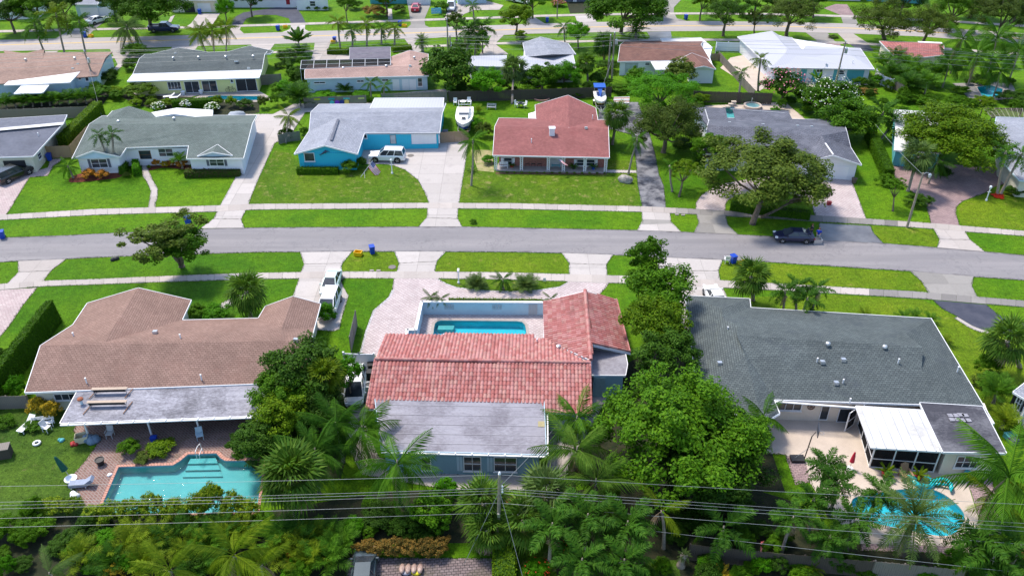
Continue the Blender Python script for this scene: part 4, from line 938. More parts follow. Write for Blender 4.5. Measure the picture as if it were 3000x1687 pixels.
MB().prism([P(1452,502), P(1776,509), P(1776,486), P(1460,480)], -.02,.12).build('porch_floor', M_conc, h)
for i, x in enumerate((1452.5,1527.6,1606,1650,1712.5,1773)):
 p = P(x, 499+(x-1452)*.021); m = MB()
 for dx in (-.17,.17): m.box(p+Vector((dx, 0,1.16)),(.09,.1,2.3))
 m.box(p+Vector((0,0,2.3)),(.55,.12,.1))
 for k in range(7):
  z0 = .15+k*.31; m.beam(p+Vector((-.16,0, z0)), p+Vector((.16,0, z0+.31)),.05,.06); m.beam(p+Vector((.16,0, z0)), p+Vector((-.16,0, z0+.31)),.05,.06)
 for s in (-1,1): m.tube([p+Vector((s*.16,0,1.85)), p+Vector((s*.28,0,2.05)), p+Vector((s*.5,0,2.28))], .025,5)
 m.build('porch_post', M_white, h)
m = MB().box(P(1617,393,3.5)+Vector((0,0,.35)),(.75,.75,1.1)).box(P(1617,393,3.5)+Vector((0,0,.95)),(.9,.9,.1)); m.build('chimney', M_wall_w, h); vent((1717,377),3.75, 'box', h); vent((1736,346),3.0, 'pipe', h); vent((1557,415),3.2, 'pipe', h)
aw = MB(); q = [P(1548,333,2.4), P(1584,323,2.55), P(1584,371,2.55), P(1548,371,2.3)]; aw.poly(q[::-1]); aw.poly([v-Vector((0,0,.04)) for v in q])
o = aw.build('shade_sail', M_whiteroof, None, 'white cloth awning beside the red gabled rear wing', 'awning')
h = house('dark flat tiled house with white garage behind the spreading oak', (2300,470))
zr = 4.1
roof(h, {'rl': (2073,367, zr), 'rr': (2480,384, zr), 'g0': (2407,399,3.95), 'nl': (2060,450, E_), 'v1': (2330,463, E_), 'gl': (2372,470, E_), 'ga': (2441,455,3.75), 'gr': (2524,483, E_), 'vr': (2492,432, E_), 'fr': (2470,352, E_), 'fl': (2080,345, E_)},
  ['rl rr g0 v1 nl', 'g0 v1 gl ga', 'g0 ga gr vr', 'rr g0 vr', 'rl rr fr fl'], M_sh_dark)
e = walls(h, [(2062,450),(2335,462),(2372,470),(2524,483),(2492,432),(2470,352),(2080,345)], E_, M_wall_w, .4)
gable_fill(h, (2376,471,2.6),(2515,482,2.6),(2441,456,3.7), M_wall_w, .3)
slabdoor(h, e[2], (2381,486,2483,533), M_white, 'garage_door', 4); opening(h, e[0], (2120,458,2160,480),2,1); opening(h, e[0], (2200,460,2250,485),2,1)
m = MB().beam(P(2418,420,3.93), P(2441,453,3.82),.16,.1); m.build('ridge_flashing', M_white, h)
for q in ({'a': (2028,313,3.0), 'b': (2124,318,3.0), 'c': (2132,356,3.05), 'd': (2073,367,3.1)}, {'a': (2148,319,3.0), 'b': (2308,326,3.0), 'c': (2333,377,3.1), 'd': (2158,360,3.05)}):
 roof(h, q, ['a b c d'], M_sh_dark, .12, M_sh_blue, 'flat_roof')
 pw = inset([Vector((*P(*v[:2], 2.9).xy, 0)) for v in q.values()], .4); MB().prism(pw, -.1,2.85).build('wall', M_wall_w, h)
MB().beam(P(2065,318,3.06), P(2078,362,3.12),.12,.08).beam(P(2140,320,3.06), P(2300,332,3.06),.1,.06).build('ridge_flashing', M_wall_grey, h)
vent((2137,362),3.2, 'box', h); vent((2235,368),3.5, 'box', h); vent((2336,372),3.6, 'box', h); vent((2377,374),3.7, 'box', h)
h = house('pale grey house with a dark side wall at the right edge', (2990,500))
roof(h, {'a': (2919,343,3.4), 'b': (3120,350,3.4), 'r': (2960,400,3.9), 'r2': (3120,405,3.9), 'c': (2905,420,2.7), 'd': (2928,464, E_), 'f': (2986,528, E_), 'g': (3120,540, E_)}, ['a b r2 r', 'a r c', 'c r f d', 'r r2 g f'], M_sh_light, fascia=M_wall_blue)
walls(h, [(2930,463),(2986,526),(3120,540),(3120,350),(2919,343)], E_, M_wall_bge, .3)
MB().beam(P(2932,512), P(2978,568),.05,0.02).build('step', M_conc, h)
h = house('small white roofed house with teal side behind the big round tree', (2660,400))
roof(h, {'a': (2620,322,2.9), 'b': (2760,330,2.9), 'c': (2760,380,3.3), 'd': (2625,378,3.3), 'e': (2620,440,2.6), 'f': (2760,450,2.6)}, ['a b c d', 'd c f e'], M_whiteroof_d)
walls(h, [(2620,438),(2760,448),(2760,330),(2620,322)], E_, M_wall_teal, .3)
pg = thing('pergola', 'dark brown slatted pergola at the right edge beyond the round tree', 'pergola', P(2940,350))
a, b, c, d = P(2879,316,2.5), P(2995,318,2.5), P(3000,346,2.5), P(2905,343,2.5)
for k in range(22): MB().beam(a.lerp(b, k/21), d.lerp(c, k/21),.08,.1).build('slat', M_woodd if k % 3 else M_wood, pg)
for p, q in ((a, b),(d, c)): MB().beam(p-Vector((0,0,.1)), q-Vector((0,0,.1)),.12,.1).build('beam', M_woodd, pg)
for p in (a, b, c, d): MB().beam(Vector((p.x, p.y, 0)), p-Vector((0,0,.15)),.12,.12).build('post', M_woodd, pg)
# ---------------------------------------------------------------- the row along the far street
h = house('tan roofed house with two white flat roofs at the upper left', (150,230))
roof(h, {'rl': (-120,180,3.6), 'rr': (309,169,3.6), 'nl': (-120,256, E_), 'nr': (287,223, E_), 'fl': (-120,158, E_), 'fr': (330,152, E_), 'ap': (73,157,3.5), 'g1': (23,175,3.58), 'g2': (125,172,3.58), 'gl': (10,148, E_), 'gr': (130,144, E_)}, ['rl rr nr nl', 'rl fl fr rr', 'ap gl g1', 'ap g1 g2', 'ap g2 gr'], M_sh_tan, fascia=None)
e = walls(h, [(-120,256),(287,223),(330,152),(-120,158)], E_, M_wall_blue, .3)
roof(h, {'a': (52,217,2.9), 'b': (234,211,2.9), 'c': (204,242,2.6), 'd': (12,250,2.6)}, ['a b c d'], M_whiteroof, .14, M_white, 'flat_roof'); roof(h, {'a': (63,252,2.4), 'b': (143,250,2.4), 'c': (125,272,2.3), 'd': (41,275,2.3)}, ['a b c d'], M_whiteroof, .12, M_white, 'flat_roof')
MB().prism([P(60,250,2.5), P(205,240,2.5), P(230,216,2.5), P(55,222,2.5)], -.1,2.45).build('wall', M_wall_blue, h)
for x, y in ((76,179),(220,175)): vent((x, y),3.55, 'turbine', h)
for x, y, z in ((229,190,3.2),(214,203,3.0)): vent((x, y), z, 'box', h)
opening(h, e[0], (250,225,260,238),1,1); opening(h, e[0], (229,226,238,234),1,1)
h = house('yellow house with slate roof and white eave strip beside a narrow pool', (570,250))
roof(h, {'rl': (409,172,3.5), 'rr': (775,161,3.5), 'nl': (390,217,2.75), 'nr': (767,205,2.75), 'fl': (425,160, E_), 'fr': (785,148, E_)}, ['rl rr nr nl', 'rl fl fr rr'], M_sh_grey)
for a, l, r_, j in (((524,140,3.4),(440,160, E_),(612,154, E_),(530,168,3.45)),((731,135,3.4),(668,152, E_),(800,150, E_),(735,162,3.45))):
 roof(h, {'a': a, 'l': l, 'r': r_, 'j': j, 'l2': (l[0]+5, l[1]+8,2.8), 'r2': (r_[0]-8, r_[1]+8,2.8)}, ['a l l2 j', 'a j r2 r'], M_sh_grey, name='rear_roof')
roof(h, {'a': (390,217.5,2.72), 'b': (767,205.5,2.72), 'c': (759,228,2.5), 'd': (373,239,2.5)}, ['a b c d'], M_whiteroof, .12, M_white, 'porch_roof')
e = walls(h, [(385,238),(757,227),(785,148),(425,160)], 2.5, M_wall_yel, .25)
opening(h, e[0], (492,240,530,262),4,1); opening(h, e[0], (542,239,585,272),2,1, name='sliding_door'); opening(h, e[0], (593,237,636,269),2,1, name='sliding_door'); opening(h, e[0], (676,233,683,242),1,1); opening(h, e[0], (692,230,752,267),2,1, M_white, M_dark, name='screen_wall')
for x in (508,582,662,742): vent((x, 174-(x-508)*.02),3.5, 'turbine', h)
for x, y in ((515,158),(672,166),(729,202)): vent((x, y),3.3, 'box', h)
vent((693,182),3.3, 'hood', h)
h = house('pale blue house with pink roof, plum roofed wing and screened pool cage', (1080,240))
roof(h, {'rl': (893,206,3.45), 'rr': (1200,194,3.45), 'nl': (893,231, E_), 'nr': (1256,222, E_), 'fl': (905,190, E_), 'ap': (1201,148,3.4), 'fr': (1254,159, E_), 'wl': (1143,168, E_), 'vl': (1146,190, E_)}, ['rl rr nr nl', 'rl fl vl rr', 'ap rr vl wl', 'ap fr nr rr'], M_sh_pink)
e = walls(h, [(893,231),(1256,222),(1254,159),(1143,168),(1146,190),(905,190)], E_, M_wall_blue, .3)
for rc in ((920,241,953,245),(1046,235,1066,241),(1119,232,1138,238)): opening(h, e[0], rc, 2,1)
opening(h, e[0], (1224,229,1237,253),1,2)
for x in (1150,1178,1199): slabdoor(h, e[0], (x, 233, x+20,262), M_wall_w, proud=.02)
roof(h, {'a': (1025,140,3.3), 'b': (1143,138,3.3), 'c': (1144,172,2.9), 'd': (1024,175,2.9)}, ['a b c d'], M_purple, .12, M_wall_grey, 'wing_roof')
MB().prism([P(1028,146,2.8), P(1140,144,2.8), P(1140,170,2.8), P(1028,172,2.8)], -.1,2.8).build('wall', M_wall_grey, h)
for x, y, z, k in ((1006,204,3.2, 'turbine'),(1091,203,3.1, 'hood'),(1132,198,3.3, 'turbine'),(1214,173,3.3, 'turbine'),(1202,195,3.4, 'box'),(1198,208,3.0, 'pipe')): vent((x, y), z, k, h)
dish((1236,216),2.7, h)
cg = thing('pool_cage', 'dark screened pool cage with white bars beside the pink roof', 'pool cage', P(1000,205))
a, b, c, d = P(883,178,3.5), P(1144,172,3.5), P(1144,192,3.4), P(880,203,3.4); m = MB()
for k in range(8): p, q = a.lerp(b, k/7), d.lerp(c, k/7); m.beam(p, q, .08,.08); m.beam(Vector((p.x, p.y, 0)), p, .07,.07)
m.beam(a, b, .08,.08); m.beam(d, c, .08,.08); m.beam(a.lerp(d, .5), b.lerp(c, .5),.06,.06); m.beam(Vector((d.x, d.y, 0)), d, .08,.08).build('frame', M_wall_grey, cg)
for k in range(7): MB().poly([a.lerp(b, k/7), d.lerp(c, k/7), d.lerp(c, (k+1)/7), a.lerp(b, (k+1)/7)]).build('screen', M_screen, cg, uv=False)
for p, q in ((a, b),(d, a)): MB().poly([Vector((p.x, p.y, .05)), Vector((q.x, q.y, .05)), q, p]).build('screen', M_screen, cg, uv=False)
MB().prism([P(883,205), P(1025,203), P(1140,198), P(1140,222), P(900,230)], .0,.02)
h = house('light grey house with low pyramid roof behind the sabal palms', (1600,190))
roof(h, {'ap': (1584,109,3.6), 'r': (1616,160,3.6), 'l1': (1532,126, E_), 'l2': (1540,168, E_), 'r1': (1664,128, E_), 'r2': (1687,160, E_)}, ['ap l1 l2 r', 'ap r r2 r1', 'l2 r2 r'], M_sh_light)
roof(h, {'a': (1517,166,2.7), 'b': (1678,160,2.7), 'c': (1688,202,2.5), 'd': (1525,205,2.5)}, ['a b c d'], M_metalroof, .12, M_white, 'flat_roof')
walls(h, [(1525,205),(1688,202),(1664,128),(1532,126)], 2.5, M_wall_grey, .3)
h = house('small white flat roofed annexe behind the mango tree', (1420,200), 'annexe')
roof(h, {'a': (1361,166,2.7), 'b': (1484,163,2.7), 'c': (1480,196,2.5), 'd': (1376,193,2.5)}, ['a b c d'], M_metalroof, .12, M_white, 'flat_roof'); walls(h, [(1376,193),(1480,196),(1484,163),(1361,166)], 2.5, M_wall_grey, .3)
h = house('white house with brown tile roof and rear wing behind the green fence lawn', (1930,210))
roof(h, {'rl': (1817,133,3.6), 'rr': (2053,131,3.6), 'nl': (1810,181, E_), 'nr': (2080,176, E_), 'fl': (1830,121, E_), 'fr': (2062,118, E_)}, ['rl rr nr nl', 'rl fl fr rr'], M_sh_choc)
roof(h, {'j': (2027,156,3.3), 'ap': (2062,194,3.3), 'l': (2018,203, E_), 'l0': (1995,172,2.75), 'r': (2097,203, E_), 'r0': (2070,172,2.75)}, ['j l0 l ap', 'j ap r r0'], M_sh_choc, name='wing_roof')
e = walls(h, [(1812,181),(2010,178),(2018,203),(2097,203),(2070,130),(1830,121)], E_, M_wall_w, .25); gable_fill(h, (2022,203,2.6),(2092,203,2.6),(2062,195,3.2), M_wall_w, .1)
opening(h, e[0], (1832,186,1868,216),3,1, M_wall_grey, M_glassg, name='sliding_door'); opening(h, e[0], (1890,184,1903,192),1,2)
roof(h, {'a': (1906,179,2.55), 'b': (1998,177,2.55), 'c': (1975,204,2.35), 'd': (1922,205,2.35)}, ['a b c d'], M_whiteroof_d, .12, M_white, 'awning_roof'); post(h, (1925,228),2.35); post(h, (1972,227),2.35)
roof(h, {'a': (1935,114,2.9), 'b': (2053,111,2.9), 'c': (2087,140,2.8), 'd': (2060,141,2.8), 'e': (1945,131,2.8)}, ['a b c d e'], M_whiteroof_d, .2, M_white, 'carport_roof')
MB().prism([P(2056,134,2.7), P(2086,142,2.7), P(2078,172,2.7), P(2062,172,2.7)], -.1,2.6).build('wall', M_wall_w, h)
for k in range(4): MB().beam(P(1822+k*29,131,3.3), P(1846+k*29,131,3.3),.9,.05).build('solar_panel', M_glass, h)
h = house('white and teal house with ribbed silver metal roof', (2420,220))
roof(h, {'wa': (2262,92,3.9), 'wj': (2307,143,3.9), 'wl': (2161,108, E_), 'nl': (2258,199, E_), 'f1': (2284,106,3.2), 'f2': (2320,111, E_), 'f3': (2352,147,3.4), 'rr': (2472,149,3.4), 'fr': (2500,151,3.0), 'nr': (2562,204, E_), 'kj': (2300,158,3.5), 'b1': (2360,135, E_), 'b2': (2520,142, E_)},
   ['wa wl nl kj wj', 'wa wj f3 f2 f1', 'wj kj nl nr rr f3', 'rr nr b2 fr', 'f3 rr fr b2 b1'], M_metalroof)
e = walls(h, [(2262,198),(2558,203),(2520,142),(2320,111),(2262,95),(2161,110)], E_, M_wall_w, .4)
for x0, x1 in ((2345,2362),(2380,2402),(2441,2460)): slabdoor(h, e[0], (x0,203, x1,234), M_wall_teal, proud=.03)
slabdoor(h, e[0], (2480,204,2530,236), M_wall_teal, 'wall_panel', proud=.02); opening(h, e[0], (2458,206,2474,219),1,2); opening(h, e[0], (2392,203,2410,212),2,1)
dish((2415,206),2.6, h); vent((2498,184),3.0, 'pipe', h)
h = house('rose clay tiled house among coconut palms at the upper right', (2680,150))
roof(h, {'a': (2577,121, E_), 'r1': (2650,128,3.4), 'r2': (2745,130,3.4), 'b': (2765,128, E_), 'c': (2765,162, E_), 'd': (2690,170, E_), 'e': (2620,165, E_)}, ['a r1 e', 'a b r2 r1', 'r1 r2 c d e', 'r2 b c'], M_sh_rose)
walls(h, [(2620,165),(2690,170),(2765,162),(2765,128),(2577,121)], E_, M_wall_cream, .3)
MB().beam(P(2690,124,2.9), P(2760,127,2.9),.8,.1).build('white_deck', M_white, h)
# ---------------------------------------------------------------- houses along the top edge
def tophouse(label, front, depth, wallm, roofm, px, ze=2.7, rise=1.3, extra=None, ov=.4):
 """plain gabled house behind a front wall given by its foot pixels"""
 a, b = P(*front[0]), P(*front[1]); u = (b-a).normalized(); n = Vector((-u.y, u.x, 0)); h = thing('house', label, 'house', (a+b)*.5)
 MB().prism([a, b, b+n*depth, a+n*depth], -.1, ze).build('wall', wallm, h)
 z = Vector((0,0, ze)); zr_ = Vector((0,0, ze+rise)); A = {'a': a-u*ov-n*ov+z, 'b': b+u*ov-n*ov+z, 'c': b+u*ov+n*(depth+ov)+z, 'd': a-u*ov+n*(depth+ov)+z, 'e': a-u*ov+n*depth/2+zr_, 'f': b+u*ov+n*depth/2+zr_}
 roof(h, A, ['a b f e', 'e f c d'], roofm); return h, (a, b)
h, e = tophouse('white garage house with grey hip roof behind the white electric car', [(229,50),(292,50)], 9, M_wall_blue, M_sh_light, None)  # white walls; the pale blue puts their shade into the colour
slabdoor(h, e, (237,25,289,48), M_wall_w, 'garage_door', 4)
h, e = tophouse('cream house with open carport under a grey roof at the top left', [(505,37),(635,37)], 8, M_wall_cream, M_sh_light, None)
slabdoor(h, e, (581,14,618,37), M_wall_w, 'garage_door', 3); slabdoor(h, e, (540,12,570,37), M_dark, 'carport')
h, e = tophouse('white house with red door behind the dark semicircular drive', [(660,23),(870,23)], 9, M_wall_w, M_sh_red, None)
slabdoor(h, e, (838,-4,849,14), M('red_door', (.32,.02,.03), None, 3)); a = MB().prism([P(871,31), P(962,31), P(962,20), P(871,20)], -.1,2.6); a.build('wall', M_wall_w, h); opening(h, (P(871,31), P(962,31)),(908,4,924,19),1,2)
h, e = tophouse('blue house with white garage behind the red car', [(1085,12),(1192,12)], 9, M_wall_teal, M_sh_blue, None)
MB().prism([P(1193,15), P(1260,15), P(1262,4), P(1193,4)], -.1,2.6).build('wall', M_wall_w, h); slabdoor(h, (P(1193,15), P(1260,15)),(1198,-8,1237,15), M_white, 'garage_door', 3)
h, e = tophouse('turquoise house behind the grey van at the top edge', [(1342,14),(1425,10)], 8, M_wall_blue, M_sh_grey, None)
h, e = tophouse('slate blue house at the top edge beside the bare brown drive', [(1655,7),(1730,6)], 8, M_sh_blue, M_sh_grey, None); slabdoor(h, e, (1679,-14,1690,6), M_white)
h, e = tophouse('low cream house at the top edge left of the big street tree', [(1480,2),(1640,-2)], 8, M_wall_cream, M_sh_tan, None)
h, e = tophouse('low house at the top edge beyond the grey driveway', [(2040,-14),(2200,-12)], 9, M_wall_cream, M_sh_grey, None)
h, e = tophouse('white house at the end of the brick path at the top edge', [(2400,0),(2520,4)], 9, M_wall_w, M_sh_grey, None)
h, e = tophouse('green walled house half hidden by oaks at the top right', [(2540,4),(2700,12)], 9, M_wall_teal, M_sh_tan, None)
h, e = tophouse('white house at the top left corner behind the dark trees', [(-60,60),(110,56)], 9, M_wall_w, M_sh_light, None)
h, e = tophouse('white walled house at the right edge below the fan palm', [(2960,1218),(3075,1290)], 9, M_wall_w, M_sh_light, None)
opening(h, e, (2975,1160,2995,1200),2,2, shutters=M_dark)
# ================================================================ vegetation
rng = np.random.default_rng(5)
def leaf_mesh(name, C, S, N=None, aspect=.5, seed=0):
 """one pointed leaf per centre: C centres (n,3), S half lengths (n), N preferred normals"""
 g = np.random.default_rng(seed); n = len(C)
 r = g.normal(size=(n, 3)); nm = r if N is None else r*.55+N; nm /= np.linalg.norm(nm, axis=1)[:, None]
 t = np.cross(nm, g.normal(size=(n, 3))); t /= np.linalg.norm(t, axis=1)[:, None]; b = np.cross(nm, t)
 S = S[:, None]; q = np.stack([C-t*S, C+b*S*aspect+nm*S*.12, C+t*S, C-b*S*aspect+nm*S*.12], 1).reshape(-1,3)
 me = bpy.data.meshes.new(name); me.vertices.add(4*n); me.vertices.foreach_set('co', q.astype(np.float32).ravel())
 me.loops.add(4*n); me.loops.foreach_set('vertex_index', np.arange(4*n, dtype=np.int32))
 me.polygons.add(n); me.polygons.foreach_set('loop_start', np.arange(0,4*n, 4, dtype=np.int32))
 me.update(calc_edges=True); return me
def unit(g, n): v = g.normal(size=(n, 3)); return v/np.linalg.norm(v, axis=1)[:, None]
def in_poly(pt, q):
 r = np.zeros(len(pt), bool); lo, hi = q.min(0), q.max(0); m = np.all((pt >= lo) & (pt <= hi), axis=1)
 if not m.any(): return r
 x, y = pt[m, 0], pt[m, 1]; c = np.zeros(len(x), bool)
 for a, b in zip(q, np.roll(q, 1,0)):
  if a[1] != b[1]: c ^= ((a[1] > y) != (b[1] > y)) & (x < (b[0]-a[0])*(y-a[1])/(b[1]-a[1])+a[0])
 r[m] = c; return r
def grass_blades():
 """blades creeping over every paved edge, and tufts strewn over the lawns"""
 g = np.random.default_rng(9); C = []
 for q in PAVED:
  ar = np.sum(q[:, 0]*np.roll(q[:, 1], -1)-np.roll(q[:, 0], -1)*q[:, 1]); sg = 1 if ar > 0 else -1
  for a, b in zip(q, np.roll(q, -1,0)):
   L = np.linalg.norm(b-a)
   if L < .05 or min(a[1], b[1]) > 135: continue
   k = int(L*26); u = (b-a)/L; o = np.array([u[1], -u[0]])*sg; s = g.random(k)*L; w_ = .5+.5*np.sin(s*1.7+a[0])*np.sin(s*.63+a[1]); base = a+u*s[:, None]; t = base+o*.14; keep = np.ones(k, bool)
   for z in PAVED: keep &= ~in_poly(t, z)
   C.append((base+o*(g.uniform(-.14,.05, k)*(.35+w_))[:, None])[keep])
 n = 90000; t = np.stack([g.uniform(-75,75, n), g.uniform(44,130, n)], 1); keep = np.abs(t[:, 0]) < .62*(t[:, 1]+34)
 for z in PAVED: keep &= ~in_poly(t, z)
 C.append(t[keep]); C = np.concatenate(C); n = len(C); C = np.column_stack([C, g.uniform(.035,.075, n)])
 o = put('grass_blades', leaf_mesh('grass_blades', C, g.uniform(.035,.085, n), np.tile([0,0,1.], (n, 1)),.4,4), leaf('grass_blade', (.045,.135,.002),(.12,.22,.006)), None); o['kind'] = 'stuff'; o['label'] = 'short green lawn grass creeping over the paving edges'
grass_blades()
CLUMPS = {}
def crown_mesh(kind, seed):
 """crowns of unit radius: leaf clumps on an uneven shell with gaps between"""
 g = np.random.default_rng(seed)
 nc, nl, cr, ls, fill = {'big': (150,200,.175,.024,.5), 'mid': (80,150,.21,.040,.45), 'small': (36,90,.30,.078,.45), 'open': (62,110,.135,.034,.3), 'fine': (120,190,.165,.021,.45), 'coarse': (64,75,.22,.060,.5)}[kind]
 d = unit(g, nc); d[:, 2] = np.where(d[:, 2] < -.35,-d[:, 2]*.6, d[:, 2])
 lob = unit(g, 8); lob[:, 2] = np.abs(lob[:, 2])*.7; bulge = .74+.42*np.clip(np.max(d@lob.T, axis=1),0,1)**3
 rad = (fill+(1-fill)*g.random(nc)**.45)*bulge*g.uniform(.86,1.12, nc); c = d*rad[:, None]*.92
 C = []; S = []; N = []
 for i in range(nc):
  k = int(nl*g.uniform(.6,1.3)); u = unit(g, k)*(g.random((k, 1))**.4)*cr*g.uniform(.7,1.25)*np.array([1,1,.68])
  C.append(c[i]+u); S.append(ls*g.uniform(.65,1.35, k)); N.append(u/cr*.7+d[i]*.35+np.array([0,0,.65]))
 CLUMPS[(kind, seed)] = c
 return leaf_mesh('crown', np.concatenate(C), np.concatenate(S), np.concatenate(N),.52, seed)
PROTO = {}
def proto(kind, seed):
 k = (kind, seed)
 if k not in PROTO: PROTO[k] = crown_mesh(kind, seed)
 return PROTO[k]
TREES = []
def tree(name, label, cx, cy, zc, rpx, mat, kind='mid', rz=.8, base=None, ry=1.0, seed=None, flowers=None, group=None, bark=None):
 """crown centred at a pixel and height, radius in pixels; trunk and limbs grow up to it from the ground"""
 c = P(cx, cy, zc); r = 1.16*rpx/ppm(cx, cy, zc); b = P(*base) if base else Vector((c.x+random.uniform(-.3,.3), c.y+random.uniform(-.3,.3),0))
 t = thing(name, label, 'tree', b, group=group); seed = seed if seed is not None else len(TREES) % 3+1; TREES.append(t)
 me = proto(kind, seed); rot = random.uniform(0,6.28); sc = Vector((r, r*ry, r*rz))
 put('crown', me, mat, t, c-b, (0,0, rot), sc)
 m = MB(); fork = Vector((0,0,0)).lerp(c-b, .55); tr = max(.07, min(.34, r*.055)); mid = fork*.5+Vector((random.uniform(-.12,.12), random.uniform(-.1,.1),0))
 m.tube([Vector((0,0,-.1)), Vector((0,0,.12)), mid, fork], [tr*1.7, tr*1.2, tr, tr*.85], 8)
 cl = CLUMPS[(kind, seed)]; Rm = Matrix.Rotation(rot, 3, 'Z')
 for i in range(0, len(cl), max(1, len(cl)//9)):
  q = Rm@Vector(cl[i]); q = Vector((q.x*sc.x, q.y*sc.y, q.z*sc.z))*.92+(c-b); e = fork.lerp(q, .5)+Vector((0,0,-.06*r))
  m.tube([fork*.98, e, q], [tr*.55, tr*.34, tr*.1], 5)
 o = bpy.data.objects.new('trunk', m.mesh('trunk', smooth=True, uv=False)); COL.objects.link(o); o.parent = t; o.data.materials.append(bark or M_bark)
 if flowers:
  g = np.random.default_rng(seed+40); d = unit(g, flowers[1]); d[:, 2] = np.abs(d[:, 2]); C = d*g.uniform(.86,1.06,(len(d),1))
  put('blossom', leaf_mesh('blossom', C, np.full(len(d), flowers[2]/r), d, .8, seed), flowers[0], t, c-b, (0,0, rot), sc)
 return t
def shrub(name, label, px, py, rpx, h, mat, kind='small', cat='shrub', group=None, seed=None, flowers=None, z=0):
 p = P(px, py, z); r = rpx/ppm(px, py); s = seed or random.choice((1,2,3))
 o = put(name, proto(kind, s), mat, None, p+Vector((0,0, h*.5)),(0,0, random.uniform(0,6.28)),(r, r, h*.56)); props(o, label, cat, group)
 if flowers:
  g = np.random.default_rng(s+60); d = unit(g, flowers[1]); d[:, 2] = np.abs(d[:, 2]); k = put('blossom', leaf_mesh('blossom', d*1.0, np.full(len(d), flowers[2]/r), d, .8, s), flowers[0], o)
 return o
def hedge(name, label, px, h, w, mat, dens=85, ls=.085, taper=.8, closed=False):
 """clipped hedge along a line of pixels: leafy skin over a twiggy core"""
 a = [P(*p) for p in px]; C = []; N = []; core = MB(); g = np.random.default_rng(len(label))
 for p, q in zip(a, a[1:]):
  d = (q-p); L = d.length; d.normalize(); n = Vector((-d.y, d.x, 0)); k = int(L*(2*h+w)*dens)
  s = g.random(k)*L; f = g.random(k)*(2*h+w); j = g.normal(size=(k, 3))*.045
  side = np.where(f < h, -1, np.where(f < 2*h, 1,0)); zz = np.where(side == 0, h, np.where(f < h, f, f-h)); of = np.where(side == 0,(f-2*h)/w-.5, side*.5)*w*(1-(1-taper)*zz/h)
  C.append(np.array(p)+s[:, None]*np.array(d)+of[:, None]*np.array(n)+np.stack([np.zeros(k), np.zeros(k), zz], 1)+j)
  N.append(side[:, None]*np.array(n)+np.where(side == 0,1., .45)[:, None]*np.array([0,0,1.]))
  e = d*.0; x = n*(w/2-.07); xt = x*taper; z = Vector((0,0, h-.07))
  core.add([p-x, p+x, q+x, q-x, p-xt+z, p+xt+z, q+xt+z, q-xt+z], [[4,5,6,7], [0,4,7,3], [1,2,6,5], [0,1,5,4], [2,3,7,6]])
  for end, sg in ((p, -1),(q, 1)):
   k = int(w*h*dens); zz = g.random(k)*h; of = (g.random(k)-.5)*w*(1-(1-taper)*zz/h)
   C.append(np.array(end)+of[:, None]*np.array(n)+np.stack([np.zeros(k), np.zeros(k), zz], 1)+g.normal(size=(k, 3))*.05); N.append(np.tile(np.array(d)*sg+np.array([0,0,.4]),(k, 1)))
 C = np.concatenate(C); N = np.concatenate(N); c0 = sum(a, Vector())/len(a)
 t = thing(name, label, 'hedge', c0); me = leaf_mesh('foliage', C-np.array(c0), ls*g.uniform(.7,1.3, len(C)), N, .55,3)
 put('foliage', me, mat, t); core.build('core', L_dark, t, uv=False); return t
# ---- palms: fronds are separate leaves on shared mesh data
def pinnate(L=1.0, nl=26, w=.34, droop=.55, thick=.0, lw=.030, plum=False, seed=1, vee=.35):
 g = random.Random(seed); m = MB(); sp = []
 for k in range(9):
  s = k/8; sp.append(Vector((L*(s-.12*droop*s*s),0,-L*droop*.62*s**2.1)))
 m.tube(sp, [.016*L*(1-.8*k/8)+.002 for k in range(9)], 4)
 def at(s):
  i = min(7, int(s*8)); return sp[i].lerp(sp[i+1], s*8-i)
 for k in range(nl):
  s = .14+.86*(k+.5)/nl; p = at(s); tg = (at(min(1, s+.02))-at(max(0, s-.02))).normalized(); ln = w*L*(math.sin(min(1,(s-.05)*1.15)*math.pi)**.5*.9+.12)*g.uniform(.85,1.1)
  for sd in ((-1,1) if not plum else (-1,1,-1,1)):
   up = g.uniform(-.9,.9) if plum else -vee+g.uniform(-.12,.12)
   d = (Vector((0, sd, up))*1.0+tg*g.uniform(.45,.75)).normalized(); tip = p+d*ln+Vector((0,0,-ln*g.uniform(.2,.5))); midp = p+d*ln*.5
   x = tg*lw*L
   i0 = len(m.v); m.v += [p-x*.5, midp-x+Vector((0,0,0)), tip, midp+x, p+x*.5]; m.f.append([i0, i0+1, i0+2, i0+3, i0+4])
 return m.mesh('frond', uv=False)
def fan(L=1.0, nb=22, seed=1, droop=.35):
 g = random.Random(seed); m = MB(); st = .48*L
 m.tube([Vector((0,0,0)), Vector((st*.5,0,.01)), Vector((st, 0,-.03*L))], .012*L, 4); c = Vector((st, 0,-.03*L))
 for k in range(nb):
  a = -1.9+3.8*(k+.5)/nb; r = L*.56*(1-.22*abs(a)/1.9)*g.uniform(.92,1.08); d = Vector((math.cos(a), math.sin(a),-.02)); wd = Vector((-math.sin(a), math.cos(a),0))*.036*L
  p1 = c+d*r*.55+Vector((0,0,.05*L*math.cos(k*math.pi))); p2 = c+d*r+Vector((0,0,-droop*r*g.uniform(.4,1.0)))
  i0 = len(m.v); m.v += [c, p1-wd, p2, p1+wd]; m.f.append([i0, i0+1, i0+2, i0+3])
 return m.mesh('frond', uv=False)
